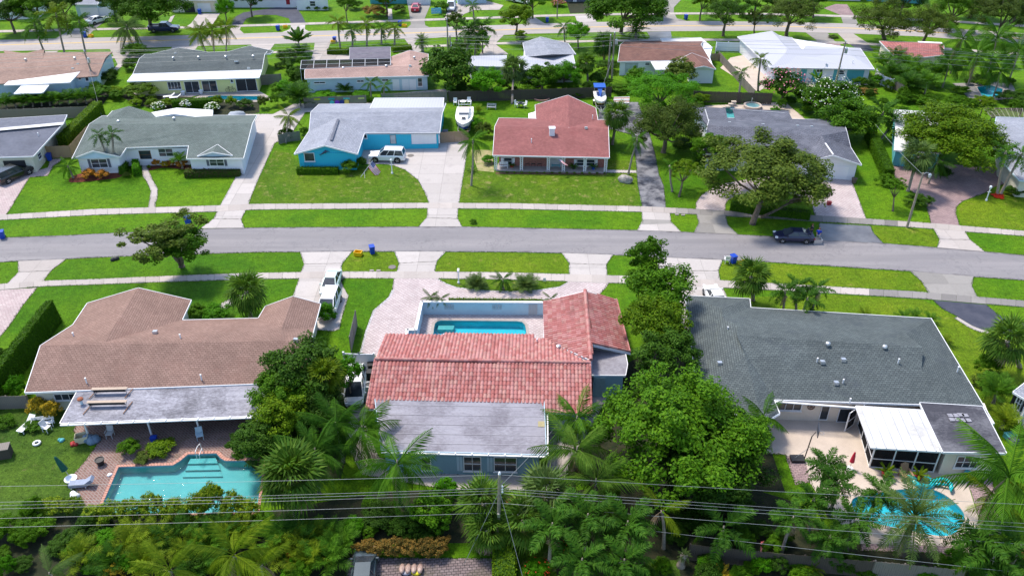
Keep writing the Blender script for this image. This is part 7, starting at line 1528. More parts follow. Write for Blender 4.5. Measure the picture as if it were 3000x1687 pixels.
for s in (-1,1): m.tube([(x, y*s, z) for x, y, z in rail], .025,5); [m.tube([(x, y*s, z),(x, y*s, z-.5)], .02,5) for x, y, z in rail]
m.build('rail', M_metal, b)
m = MB(); [m.tube([(-3.3, s*1.0,1.8),(-3.3, s*1.0,3.0),(-1.6, s*.9,3.0),(-1.6, s*.9,2.2)], .03,5) for s in (-1,1)]; m.beam((-3.3,-1,3),(-3.3,1,3),.05,.05); m.beam((-1.6,-.9,3),(-1.6,.9,3),.05,.05).build('arch', M_white, b)
MB().box((-2.6,0,2.0),(.6,1.7,.3)).build('seat', M('tan_vinyl', (.35,.24,.18), None, 3), b); MB().box((-1.0,0,2.5),(1.4,1.5,.06)).build('roof', M_gel, b); trailer('galvanised trailer under the white cabin boat', (1361,375), R(-90),7.2,2.6)
b = boat('small white skiff with blue canvas behind the red roofed house', (1757,306), R(-90),5.4,2.0,.65,1.25, M_gold, 'skiff')
MB().box((-.4,0,1.3),(3.0,.8,.06)).build('cockpit', M_hullb, b); MB().box((-1.9,0,2.5),(2.0,1.9,.08)).build('bimini', M_canvas, b); m = MB(); [m.tube([(x, s*.92,1.2),(x, s*.92,2.5)], .03,5) for s in (-1,1) for x in (-2.8,-1.0)]; m.build('bimini_frame', M_metal, b)
MB().add([Vector(p) for p in ((-1.2,-.5,2.5),(-1.2,.5,2.5),(.6,0,1.5))], [[0,1,2]]).build('cover_flap', M_canvas, b, uv=False); trailer('white trailer under the small skiff', (1757,312), R(-90),5.6,2.0)
# ================================================================ utility poles, wires, street lamp
def pole(label, base, h, lean=(0,0), transformer=0, arm=0, twin=False):
 p = P(*base); t = thing('utility_pole', label, 'utility pole', p); top = Vector((lean[0], lean[1], h))
 m = MB(); m.tube([Vector((0,0,-.1)), top*.5, top], [.17,.14,.11], 10); o = m.build('shaft', M_pole, None); o.parent = t; o.location = (0,0,0)
 OFF[t.name] = Vector()
 for k in range(3): MB().lathe(top+Vector((.12*(k-1)*0,0,-.35-k*.45)), [(.05,0),(.05,.1)], 6)
 MB().lathe(top+Vector((0,0,.02)), [(.06,0),(.11,.06),(.06,.12),(.1,.18),(.05,.26)], 8).build('insulator', M_lampg, t)
 for k in range(3): MB().lathe(top+Vector((.18,0,-1.25-.28*k)), [(.04,0),(.09,.05),(.04,.14)], 8).build('insulator', M_lampg, t)
 if arm: MB().beam(top+Vector((-arm, 0,-.3)), top+Vector((arm, 0,-.3)),.1,.12).build('crossarm', M_pole, t)
 for k in range(transformer): MB().lathe(top+Vector((.38,-.1+.0*k, -1.9-.0*k)), [(.2,0),(.24,.05),(.24,.75),(.2,.85),(.06,.9),(.05,1.1)], 12).build('transformer', M_metal, t)
 MB().box(top*.45+Vector((0,-.19,0)),(.2,.1,.35)).build('meter_box', M_metal, t); return p+top
M_guy = M_wire
def wire(label, a, b, sag=.5, r=.02, group=None):
 pts = []; n = 24
 for k in range(n+1): f = k/n; q = Vector(a).lerp(Vector(b), f); q.z -= sag*4*f*(1-f); pts.append(q)
 MB().tube(pts, r, 5).build('power_line', M_wire, None, label, 'wire', group, uv=False, smooth=True)
np_ = pole('wooden utility pole among the fan palms at the bottom centre', (1460,1590), hgt((1460,1590),(1469,1390)),(.15,0))
hs = [np_.z, np_.z-1.35, np_.z-1.6, np_.z-1.9, np_.z-2.9, np_.z-3.9]
nm_ = ['topmost', 'second', 'third', 'fourth', 'fifth', 'lowest']
for k, (z, yl_, yr_) in enumerate(zip(hs, (1424,1471,1481,1491,1519,1545),(1480,1537,1549,1561,1600,1690))):
 q0 = Vector((np_.x, np_.y, z)); zl = z-(0 if k < 4 else .1)
 eL, eR = P(-150, yl_+2, zl), P(3150, yr_+4, z)
 wire(nm_[k]+' overhead wire left of the near utility pole', q0, eL, .12,.012 if k < 4 else .014); wire(nm_[k]+' overhead wire right of the near utility pole', q0, eR, .12,.012 if k < 4 else .014)
wire('slanting guy wire left of the near utility pole', np_-Vector((0,0,1.6)), P(1358,1655),0,.018); wire('steep guy wire right of the near utility pole', np_-Vector((0,0,1.7)), P(1545,1740),0,.018); wire('service wire to the tile house eave', np_-Vector((0,0,1.2)), P(1640,1235,2.8),.2,.016)
pl = [pole('left utility pole with transformer behind the tan house', (283,256),6.2,(-.4,0),1,.4), pole('utility pole above the mango tree', (1322,205), hgt((1322,205),(1318,106)),(0,0),0,.2), pole('right one of twin utility poles by the brown tile house', (1792,233),8.1,(0,0),1,.3), pole('left one of twin utility poles by the brown tile house', (1780,236),7.8,(.05,0),0,0), pole('utility pole with transformer before the silver metal roof', (2446,252),7.6,(.2,0),1,.4)]
pole('weathered pole just left of the mango tree pole', (1313,152),6.0)
ln = [P(-200,160, pl[0].z), pl[0], pl[1], pl[2], pl[4], P(3300,180, pl[4].z)]
sp_ = ['left of the tan house pole', 'between the tan house pole and the mango pole', 'between the mango pole and the twin poles', 'between the twin poles and the metal roof pole', 'right of the metal roof pole']
for i in range(5):
 for k, dz in enumerate((.1,-.3,-.65,-1.4,-2.1)):
  wire(['top', 'second', 'third', 'fourth', 'lowest'][k]+' far wire '+sp_[i], ln[i]+Vector((0,(k % 2)*.5, dz)), ln[i+1]+Vector((0,(k % 2)*.5, dz)),.45,.02)
wire('guy wire slanting from the left utility pole', pl[0]-Vector((0,0,3)), P(300,350,.5),0,.02); wire('guy wire from the mango pole to the boat yard', pl[1]-Vector((0,0,3)), P(1305,262,.3),0,.02); wire('guy wire from the twin poles to the skiff', pl[2]-Vector((0,0,4)), P(1758,275,1),0,.02); wire('guy wire from the metal roof pole to the teal house', pl[4]-Vector((0,0,4)), P(2530,316,.5),0,.02); wire('long service wire from the teal house to the street lamp', P(2565,365,4.0), P(2704,512,7.2),.2,.02)
lp = P(2657,666); t = thing('street_lamp', 'wooden street lamp post on the far verge at the right', 'street lamp', lp); OFF[t.name] = Vector(); hl = 7.4
MB().tube([(0,0,-.1),(.02,0, hl/2),(.05,0, hl)], [.16,.13,.1], 10).build('post', M_pole, t); MB().tube([(.05,0, hl-.2),(.35,-.1, hl+.1),(.75,-.2, hl)], .03,6).build('arm', M_metal, t); MB().lathe((.8,-.22, hl-.35), [(.1,0),(.2,.08),(.2,.2),(.1,.36)], 10).build('lamp_head', M_metal, t); MB().lathe((.8,-.22, hl-.5), [(.05,0),(.14,.05),(.15,.14)], 10).build('lamp_bowl', M_lampg, t)
t = thing('street_light_pole', 'thin pale pole on the far verge before the top lawn', 'pole', P(1632,55)); OFF[t.name] = Vector(); MB().tube([(0,0,0),(0,0,7.5)], [.13,.09], 8).build('shaft', M_pole, t)
# ================================================================ bins
def bin_(label, px, rz=0, tip=0):
 t = thing('wheelie_bin', label, 'bin', P(*px), rz); OFF[t.name] = Vector(); t.rotation_euler[0] = tip
 MB().add([Vector(p) for p in ((-.24,-.26,.03),(.24,-.26,.03),(.24,.26,.03),(-.24,.26,.03),(-.3,-.34,.95),(.3,-.34,.95),(.3,.34,.95),(-.3,.34,.95))], [[3,2,1,0], [0,1,5,4], [1,2,6,5], [2,3,7,6], [3,0,4,7], [4,5,6,7]]).build('body', M_bin, t)
 MB().box((0,0,.99),(.64,.74,.07)).box((0,.36,1.0),(.5,.08,.06)).build('lid', M_bin, t)
 for s in (-1,1):
  w_ = MB(); w_.lathe((0,0,0), [(.05,-.03),(.12,-.03),(.12,.03),(.05,.03)], 10); put('wheel', w_.mesh('wheel', uv=False), M_black, t, (s*.27,.3,.12),(0, R(90),0))
def crate(label, px, rz=0, mat=None, tip=0, s=1.0):
 t = thing('recycling_crate', label, 'crate', P(*px), rz); OFF[t.name] = Vector(); t.rotation_euler[0] = tip; m = MB(); w_, d, h = .32*s, .24*s, .36*s
 for a, b, c, e in (((-w_, -d),(w_, -d),0,0),((w_, -d),(w_, d),0,0),((w_, d),(-w_, d),0,0),((-w_, d),(-w_, -d),0,0)): m.beam((a[0], a[1], h/2+.02),(b[0], b[1], h/2+.02),.03, h)
 m.box((0,0,.03),(2*w_, 2*d, .04)); m.build('body', mat or M_bin_y, t); m = MB()
 for a, b in (((-w_, -d),(w_, -d)),((w_, -d),(w_, d)),((w_, d),(-w_, d)),((-w_, d),(-w_, -d))): m.beam((a[0], a[1], h+.03),(b[0], b[1], h+.03),.06,.04)
 m.build('rim', mat or M_bin_y, t)
for l, x, y in (('blue wheelie bin on the near verge beside the yellow crate', 1091,742),('blue wheelie bin at the left end of the far kerb', 9,698),('blue wheelie bin between white chair and tipped yellow crate', 2147,770),('blue bin behind the crooked street tree', 552,655),('leftmost blue bin along the far road', 250,110),('blue bin on the far verge beside the semicircular drive apron', 815,90),('blue bin at the corner of the palm row lawn', 981,124),('blue bin on the far verge left of the red car drive', 1172,77),('blue bin under the thin pale pole', 1603,66),('blue bin beside the grey driveway at the far road', 2009,58),('blue bin beside the open garage wall', 147,470),('dark blue bin by the top left carport', 586,42)): bin_(l, (x, y), random.uniform(-.4,.4))
for l, x, y, tp in (('yellow crate beside the blue bin on the near verge', 1050,748,0),('yellow crate tipped over by the white folding chair', 2171,771,.9),('yellow crate right of the leftmost far blue bin', 267,110,0),('yellow crate on the far verge by the semicircular drive', 836,83,0),('yellow crate at the palm row corner', 976,127,0),('yellow crate on the far verge left of the red car', 1185,80,0),('yellow crate on the bin by the open garage', 141,462,0)): crate(l, (x, y), random.uniform(-.5,.5), None, tp, 1.35)
crate('grey crate on the road behind the navy coupe', (2393,712),0, M_metal, 0,1.5); crate('yellow tub of leaves at the flat roof corner', (243,1290),.3, M('cream_tub', (.7,.62,.4), None, 2),0,1.6)
# ================================================================ furniture
def adirondack(label, px, rz, mat, s=1.0):
 t = thing('garden_chair', label, 'chair', P(*px), rz, sc=s); OFF[t.name] = Vector()
 for k in range(5): MB().box(((k-2)*.12,.0,.36),(.105,.62,.03), rx=R(-10)).build('seat_slat', mat, t)
 for k in range(5): MB().box(((k-2)*.125,.38+.0*k, .78-.03*abs(k-2)),(.11,.03,.86-.07*abs(k-2)), rx=R(-22)).build('back_slat', mat, t)
 for s_ in (-1,1):
  MB().box((s_*.38,.02,.58),(.14,.78,.03)).build('armrest', mat, t); MB().box((s_*.36,-.3,.29),(.06,.1,.58)).build('leg', mat, t); MB().box((s_*.36,.3,.26),(.06,.1,.55)).build('leg', mat, t)
for l, x, y, c in (('teal slatted garden chair, first of four by the grey fence', 973,322,(.03,.42,.42)),('purple slatted garden chair by the grey fence', 988,321,(.20,.03,.42)),('navy slatted garden chair by the grey fence', 1002,320,(.01,.03,.2)),('yellow slatted garden chair by the grey fence', 1016,319,(.75,.55,.12))): adirondack(l, (x, y),0, M('chair_'+l.split()[0], c, None, 3,.5),1.15)
adirondack('brown slatted garden chair between two red pots on the cream patio', (2650,1400), R(5), M('chair_brown', (.34,.21,.13),(.27,.165,.1),3,.6),1.1)
def patio_chair(label, px, rz, mat, s=1.0, group=None):
 t = thing('patio_chair', label, 'chair', P(*px), rz, sc=s, group=group); OFF[t.name] = Vector()
 MB().box((0,0,.43),(.5,.5,.04)).build('seat', mat, t); MB().box((0,.26,.72),(.5,.04,.5), rx=R(-12)).build('backrest', mat, t)
 for x in (-.22,.22):
  for y in (-.22,.22): MB().box((x, y, .21),(.04,.04,.43)).build('leg', mat, t)
  MB().box((x*1.1,0,.64),(.05,.5,.03)).build('armrest', mat, t)
for l, x, y, r_, m_ in (('white garden chair at the left behind the cabin boat', 1334,308,0, M_white),('white garden chair beside the round table behind the boat', 1374,306,0, M_white),('white metal chair left of the glass table on the back lawn', 1514,314, R(60), M_white),('white metal chair right of the glass table on the back lawn', 1537,316, R(-60), M_white),('blue chair under the weathered patio roof by the pool rail', 588,1285, R(20), M_wall_blue),('pale chair under the weathered patio roof near the left post', 325,1280,0, M_wall_grey),('white garden chair overturned on the weedy lawn', 140,1262, R(70), M_white),('dark chair on the red house porch, left', 1545,487,0, M_black),('dark chair on the red house porch, middle', 1562,488,0, M_black),('dark chair on the red house porch, right', 1580,488,0, M_black),('white folding chair beside the blue bin at the near kerb', 2129,770, R(180), M_white),('black patio chair beside the teal doors', 2372,240,0, M_black),('dark patio chair under the silver metal eave', 2500,240, R(30), M_black),('second dark patio chair under the silver metal eave', 2520,242, R(-30), M_black)): patio_chair(l, (x, y), r_, m_, 1.15)
def round_table(label, px, mat, r=.55, h=.72):
 t = thing('round_table', label, 'table', P(*px)); OFF[t.name] = Vector(); MB().lathe((0,0, h-.04), [(r, 0),(r, .04)], 18).build('tabletop', mat, t)
 for k in range(4): a = k*math.pi/2+.7; MB().beam((math.cos(a)*r*.6, math.sin(a)*r*.6,0),(math.cos(a)*r*.7, math.sin(a)*r*.7, h-.04),.05,.05).build('leg', mat, t)
round_table('round white table behind the cabin boat', (1357,309), M_white); round_table('glass table on the back lawn of the red house', (1526,314), M_glass, .6); round_table('round white table base of the green parasol', (211,1412), M_white, .5,.45); round_table('dark table under the silver metal eave', (2485,238), M_black)
def bench(label, px, rz, mat, L=1.5):
 t = thing('garden_bench', label, 'bench', P(*px), rz); OFF[t.name] = Vector()
 for k in range(3): MB().box((0,-.15+.15*k, .42),(L, .12,.035)).build('seat_slat', mat, t)
 for k in range(3): MB().box((0,.27,.58+.14*k),(L, .03,.1)).build('back_slat', mat, t)
 for s in (-1,1):
  MB().box((s*L*.45,-.18,.21),(.06,.06,.42)).build('leg', mat, t); MB().box((s*L*.45,.26,.45),(.06,.06,.9)).build('leg', mat, t); MB().box((s*L*.45,.03,.64),(.06,.45,.05)).build('armrest', mat, t)
bench('pale green bench on the lawn left of the red rear wing', (1440,321), R(-6), M_wall_grey); bench('white bench frame lying on the weedy lawn', (128,1248), R(10), M_white, 1.9); bench('white bench on the red house porch', (1476,494),0, M_white, 1.2); bench('dark bench before the cyan front wall', (1105,430),0, M_black, 1.3); bench('teal striped bench by the red house door', (1628,492),0, M_wall_teal, 1.2)
def lounger(label, px, rz, mat, cover=False):
 t = thing('sun_lounger', label, 'lounger', P(*px), rz); OFF[t.name] = Vector(); m = MB()
 MB().box((-.3,0,.36),(1.3,.62,.06 if not cover else .3)).build('seat', mat, t); MB().box((.62,0,.56),(.75,.62,.06 if not cover else .3), ry=R(-35)).build('backrest', mat, t)
 for x in (-.8,.3):
  for y in (-.26,.26): MB().box((x, y, .17),(.06,.06,.34)).build('leg', M_white, t)
lounger('white lounger at the left end of the narrow pool', (497,288), R(20), M_white); lounger('second white lounger at the narrow pool', (515,291), R(12), M_white); lounger('covered blue grey lounger on the brick patio beside the green parasol', (243,1424), R(8), M('lounger_cover', (.28,.32,.42), None, 3,.8), True); lounger('white lounger frame in the weedy lawn by the yellow crotons', (82,1252), R(75), M_white)
def parasol(label, base, h, mat, lean=(0,0), r=.28):
 t = thing('closed_parasol', label, 'parasol', P(*base)); OFF[t.name] = Vector(); top = Vector((lean[0], lean[1], h)); MB().tube([(0,0,0), top], .03,6).build('pole', M_metal, t); MB().tube([top*.42, top*.5, top*.75, top*.97, top*1.0], [r, r*.95, r*.7, r*.35,.03], 9).build('canopy', mat, t); MB().lathe((0,0,0), [(.3,0),(.3,.06),(.06,.1)], 12).build('base', M_white, t)
parasol('closed dark green parasol on the weedy lawn', (211,1404),2.5, M('parasol_green', (.01,.09,.06), None, 3,.8),(-.75,.1)); parasol('closed red parasol on the cream patio', (2489,1372),1.9, M('parasol_red', (.5,.02,.05), None, 3,.8),(.05,0),.2)
# red pots with yellow palms, other pots
M_pot = M('pot_red', (.36,.03,.03), None, 3,.5)
def pot(label, px, mat, r=.32, h=.5, plant=None, lm=None, pl_=.8):
 t = thing('potted_plant' if plant else 'pot', label, 'pot' if not plant else 'potted plant', P(*px)); OFF[t.name] = Vector(); MB().lathe((0,0,0), [(r*.7,0),(r*.98, h*.85),(r*1.1, h*.86),(r*1.1, h),(r*.9, h),(r*.85, h*.9)], 14).build('pot', mat, t); MB().lathe((0,0, h*.86), [(r*.9,0),(r*.2,.02)], 12).build('soil', M_soil, t)
 if plant:
  for k in range(11): put('frond', FR[plant][k % 2], lm, t, (0,0, h*.9),(0,-R(75-5*k), k*2.4),(pl_, pl_, pl_))
pot('red pot with yellow palm left of the brown chair', (2592,1394), M_pot, .34,.55, 'banana', L_palmy, .95); pot('red pot with yellow palm right of the brown chair', (2688,1404), M_pot, .34,.55, 'banana', L_palmy, .95); pot('blue pot at the cream wall corner', (2832,1398), M_wall_teal, .3,.55); pot('black planter on the brick patio', (296,1360), M_black, .36,.6); pot('white urn left of the sliding doors of the yellow house', (537,278), M_wall_w, .35,.6); pot('white urn between the sliding doors of the yellow house', (590,275), M_wall_w, .35,.6); pot('blue pot with palm at the right of the red house porch', (1738,498), M_bin, .3,.5, 'queen', L_palm, .8); pot('dark pot with palm on the red house porch', (1680,497), M_black, .3,.5, 'queen', L_palm, .8); pot('pot with fern at the left end of the red house porch', (1500,492), M_pot, .3,.4, 'queen', L_palm, .6); pot('dark stone planter at the garage wall of the dark tiled house', (2501,536), M_bark, .35,.7)
# inflatable swan
t = thing('inflatable_swan', 'teal inflatable swan lying beside the kidney pool', 'pool float', P(2716,1418), R(-12)); OFF[t.name] = Vector(); M_inf = M('teal_vinyl', (.01,.36,.42),(.02,.44,.48),3,.15)
ring = [(math.cos(a)*.75-.4, math.sin(a)*.5,.22) for a in [k*math.pi/10 for k in range(21)]]; MB().tube(ring, .22,10).build('ring', M_inf, t, smooth=True); MB().tube([(-1.0,0,.3),(-1.4,.05,.5),(-1.65,.1,.62)], [.25,.16,.03], 8).build('tail', M_inf, t, smooth=True)
MB().tube([(.3,0,.3),(.6,.1,.42),(1.0,.42,.4),(1.5,.36,.4),(1.72,.0,.4),(1.7,-.4,.36),(1.62,-.75,.3)], [.2,.19,.18,.18,.17,.18,.08], 10).build('neck', M_inf, t, smooth=True); MB().tube([(.4,-.1,.3),(1.0,-.05,.3),(1.5,-.1,.34)], [.15,.12,.1], 8).build('head', M_inf, t, smooth=True)
# basketball stand
t = thing('basketball_stand', 'portable basketball stand on the cream patio', 'basketball hoop', P(2355,1348)); OFF[t.name] = Vector(); MB().box((-.55,.05,.14),(1.15,.75,.26)).build('base', M_black, t); MB().tube([(0,0,.1),(.3,.3,2.5),(.62,.5,2.75)], .05,8).build('pole', M_black, t); MB().tube([(-.8,.05,.25),(.15,.15,1.2)], .02,5).build('brace', M_metal, t)
bb = MB().box((.8,.55,2.9),(.06,1.1,.75), rz=R(-15)); bb.build('backboard', M('backboard', (.05,.06,.08), None, 3,.2), t); m = MB()
for k in range(14): a, b = k*math.tau/14,(k+1)*math.tau/14; m.tube([(1.1+.22*math.cos(a),.5+.22*math.sin(a),2.68),(1.1+.22*math.cos(b),.5+.22*math.sin(b),2.68)], .015,4)
m.build('rim', M_metal, t)
# hose reel, hoses
def coil(label, px, r, z=.05, mat=None, n=3):
 pts = [(math.cos(a)*(r-.02*k/12), math.sin(a)*(r-.02*k/12), z+.012*k/12) for k, a in enumerate([q*math.tau/12 for q in range(12*n)])]; p = P(*px); MB().tube([p+Vector(q) for q in pts], .025,5).build('garden_hose', mat or M_wall_grey, None, label, 'hose', uv=False)
coil('coiled hose in the corner of the pool court', (1243,975),.33); coil('coiled hose on the concrete right of the lilac roof', (1628,1304),.5)
# tile house side: bins and air unit
def box_unit(name, label, cat, px, s, mat, rz=0, lid=None):
 t = thing(name, label, cat, P(*px), rz); OFF[t.name] = Vector(); MB().box((0,0, s[2]/2), s).build('body', mat, t); MB().box((0,0, s[2]+.03),(s[0]+.06, s[1]+.06,.07)).build('lid', lid or mat, t)
 if name == 'air_conditioner':
  MB().lathe((0,0, s[2]+.07), [(.28,0),(.28,.03),(.05,.05)], 14).build('fan_grille', M_black, t)
 return t
box_unit('rubbish_bin', 'black bin beside the white vinyl gate', 'bin', (1089,1090),(.6,.6,1.0), M_black, .2); box_unit('rubbish_bin', 'second black bin nearer the air conditioner', 'bin', (1086,1112),(.6,.6,1.0), M_black); box_unit('air_conditioner', 'grey air conditioner beside the tile house', 'air conditioner', (1083,1146),(.8,.8,.8), M_wall_grey); box_unit('storage_box', 'dark storage box on the weedy lawn at the left edge', 'box', (14,1335),(1.2,.9,1.0), M_woodd, R(15), M_wood); box_unit('storage_box', 'teal box at the right edge behind the slate house', 'box', (2957,1282),(.9,.6,.4), M_wall_teal, .2); box_unit('storage_box', 'purple box at the right edge behind the slate house', 'box', (2967,1296),(.7,.5,.4), M('purple_box', (.10,.05,.2), None, 3),.3); box_unit('grill', 'dark barbecue beside the teal doors', 'grill', (2430,240),(1.0,.5,.9), M_black)
box_unit('electrical_box', 'blue grey cabinet beside the cabin boat drive', 'cabinet', (1305,400),(.8,.8,.9), M_sh_blue)
# yellow sacks and mulch bags at the bottom
t = thing('mulch_bags', 'stack of tan mulch bags on the paved yard at the bottom', 'bags', P(1205,1672)); OFF[t.name] = Vector(); M_bag = M('bag_tan', (.40,.28,.23),(.30,.2,.17),3,.35, bmp=.8, bsc=8)
for i in range(4): MB().lathe((-.66+.44*i, 0,.28), [(.12,-.12),(.21,-.06),(.22,.05),(.14,.12)], 10,1,2.0).build('bag', M_bag, t, smooth=True)
for i in range(2): MB().lathe((-.35+.75*i, -.12,.12), [(.2,-.1),(.35,-.05),(.36,.05),(.25,.1)], 10,1.1,1.0).build('bag', M('bag_grey', (.24,.24,.3), None, 3,.35) if i == 0 else M('bag_yellow', (.72,.60,.02), None, 3,.4), t, smooth=True)
# rocks, covers, mail boxes, signs, flags
def rock(label, px, s, seed=1):
 g = random.Random(seed); bm_ = bmesh.new(); bmesh.ops.create_icosphere(bm_, subdivisions=3, radius=1); off = [Vector((g.uniform(-1,1), g.uniform(-1,1), g.uniform(-1,1))).normalized() for _ in range(14)]
 for v in bm_.verts:
  d = v.co.normalized(); k = 1+.22*max((d.dot(o)-.55 for o in off), default=0)*1.8-.1*g.random()*.6; v.co = Vector((d.x*s[0]*k, d.y*s[1]*k, d.z*s[2]*k))
 me = bpy.data.meshes.new('boulder'); bm_.to_mesh(me); bm_.free(); o = put('boulder', me, M_stone, None, P(*px)+Vector((0,0, s[2]*.6)),(0,0, R(-25))); props(o, label, 'rock')
rock('large pitted boulder on the lawn right of the red house', (1832,533),(.95,.55,.6))
for l, x, y, r_ in (('round dark manhole cover on the near verge', 1149,783,.38),('round drain cover on the cyan house drive', 1203,457,.42)): MB().lathe(P(x, y)+Vector((0,0,.03)), [(r_*1.15,0),(r_*1.15,.02),(r_, .025),(r_*.3,.03)], 18).build('manhole_cover', M('cast_iron', (.16,.14,.13), None, 4,.6) if x == 1149 else MATS['cast_iron'], None, l, 'manhole cover')
for l, x, y in (('left concrete block at the near sidewalk edge', 1089,794),('right concrete block at the near sidewalk edge', 1109,794),('left meter lid on the far verge by the stained apron', 1983,630),('right meter lid on the far verge by the stained apron', 2001,631)): MB().box(P(x, y)+Vector((0,0,.06)),(.45,.28,.1)).box(P(x, y)+Vector((0,0,.115)),(.36,.2,.02)).build('meter_lid', M_conc, None, l, 'meter lid')
def post_box(label, base, h, lamp=False):
 t = thing('lamp_post' if lamp else 'mailbox', label, 'lamp post' if lamp else 'mailbox', P(*base)); OFF[t.name] = Vector(); MB().lathe((0,0,0), [(.14,0),(.14,.2),(.07,.25),(.06, h)], 10).build('post', M_white, t)
 if lamp: MB().lathe((0,0, h), [(.08,0),(.16,.1),(.18,.35),(.1,.45),(.02,.5)], 10).build('lantern', M_lampg, t); MB().box((0,0, h*.75),(.5,.05,.05)).build('crossbar', M_white, t)
 else: MB().box((0,0, h+.1),(.22,.5,.24)).lathe((0,0, h+.2), [(.11,-.02),(.11,.05),(.02,.08)], 8).build('box', M_white, t)
post_box('white lamp post on the cyan house lawn', (1149,509),1.75, True); post_box('white mailbox on the oval island', (1344,830),1.6); post_box('white lamp post at the right edge lawn', (2889,588),1.7, True)
def flag_mat():
 m, nt, b = base_mat('flag_cloth', .8,.2); s = node(nt, 'ShaderNodeSeparateXYZ'); nt.links.new(node(nt, 'ShaderNodeUVMap', uv_map='UVMap').outputs[0], s.inputs[0])
 def mth(op, a, b_): n = node(nt, 'ShaderNodeMath', operation=op); [nt.links.new(v, n.inputs[i]) if not isinstance(v, (int, float)) else setattr(n.inputs[i], 'default_value', v) for i, v in enumerate((a, b_))]; return n.outputs[0]
 st = mth('GREATER_THAN', mth('FRACT', mth('MULTIPLY', s.outputs[1], 6.5),0),.5); can = mth('MULTIPLY', mth('LESS_THAN', s.outputs[0], .4), mth('GREATER_THAN', s.outputs[1], .46))
 u, v = mth('SUBTRACT', mth('FRACT', mth('MULTIPLY', s.outputs[0], 15),0),.5), mth('SUBTRACT', mth('FRACT', mth('MULTIPLY', s.outputs[1], 9.3),0),.5); star = mth('LESS_THAN', mth('ADD', mth('MULTIPLY', u, u), mth('MULTIPLY', v, v)),.06)
 c = mix(nt, st, (.55,.015,.03),(.8,.8,.8)); c = mix(nt, can, c, mix(nt, star, (.02,.03,.2),(.8,.8,.8))); nt.links.new(c, b.inputs['Base Color']); return m
M_flag = flag_mat()
def flag(label, a, tip, hang, W, Hh, brace=None):
 t = thing('flag', label, 'flag', a); m = MB().tube([a, tip], [.04,.03], 8); m.build('pole', M_metal, t)
 if brace: MB().tube([a.lerp(tip, .3), brace], .03,6).build('brace', M_metal, t)
 d = (tip-a).normalized(); o = tip-d*.1; nx, ny = 12,8; me = bpy.data.meshes.new('cloth'); V = []; F = []; U = []
 for i in range(nx+1):
  for j in range(ny+1):
   f, g = i/nx, j/ny; V.append(o-d*Hh*g+hang*W*f+Vector((0,.06*math.sin(f*7+g*2),-.1*f*f))-OFF[t.name]); U.append((f, 1-g))
 for i in range(nx):
  for j in range(ny): q = i*(ny+1)+j; F.append([q, q+1, q+ny+2, q+ny+1])
 me.from_pydata(V, [], F); L = me.uv_layers.new(name='UVMap').data; k = 0
 for p in me.polygons:
  for vi in p.vertices: L[k].uv = U[vi]; k += 1
 put('cloth', me, M_flag, t)
fa = P(1057,519); flag('striped flag on a slanting pole on the cyan house lawn', fa, P(1092,470,1.9), Vector((.62,-.2,-.75)).normalized(),1.75,1.05, P(1069,523)); flag('striped flag hanging from the red house porch eave', P(1650,470,2.0), P(1632,466,2.5), Vector((.8,-.2,-.55)).normalized(),1.2,.7)
def sign(label, a, b, h0, h1, mat, name='sign', deco=None):
 t = thing(name, label, 'sign', a); u = (b-a).normalized(); MB().beam(a+Vector((0,0,(h0+h1)/2)), b+Vector((0,0,(h0+h1)/2)),.03, h1-h0).build('board', mat, t)
 for p in (a, b): MB().beam(p+u*.0, p+Vector((0,0, h0)),.04,.04).build('post', M_metal, t)
 return t
sign('small white lawn sign at the near sidewalk', P(1591,827), P(1599,827),.15,.6, M_white)
M_banner = M('banner_blue', (.02,.36,.62),(.03,.45,.70),3,.6)
t = sign('blue banner sign with pale lettering by the top drives', P(1264,45), P(1293,43.5),.25,1.45, M_banner, 'banner'); a, b = P(1264,45), P(1293,43.5); u = (b-a).normalized(); g = random.Random(4); m = MB()
for row, (z0, z1) in enumerate(((.9,1.32),(.38,.78))):
 s = .12
 while s < 1.95:
  w_ = g.uniform(.07,.12); o = a+u*s+Vector((0,-.03,0)); m.beam(o+Vector((0,0, z0)), o+Vector((0,0, z1)),.05,.02)
  if g.random() < .6: m.beam(o+Vector((0,0, g.choice((z0, z1,(z0+z1)/2)))), o+u*w_+Vector((0,0, g.choice((z0, z1)))),.02,.05)
  s += w_+.1
m.build('lettering', M_white, t)
for l, x, y, c in (('lime board hung on the grey rear fence', 929,291,(.45,.5,.02)),('teal board hung on the grey rear fence', 971,290,(.02,.35,.35)),('pale aqua board hung on the grey rear fence', 1015,289,(.1,.5,.5)),('yellow board hung on the grey rear fence', 1058,288,(.6,.6,.2))):
 A, B = P(893,318), P(1074,311); s, z = on_wall(A, B, x, y); u = (B-A).normalized(); n = Vector((u.y, -u.x, 0)); c0 = A+u*s+n*.06+Vector((0,0, min(1.5, z))); MB().beam(c0-u*.5, c0+u*.5,.04,.26).beam(c0-u*.35+n*.03, c0+u*.35+n*.03,.02,.08).build('painted_board', M('board_'+l.split()[0]+'_'+l.split()[1], c, None, 3), None, l, 'sign')
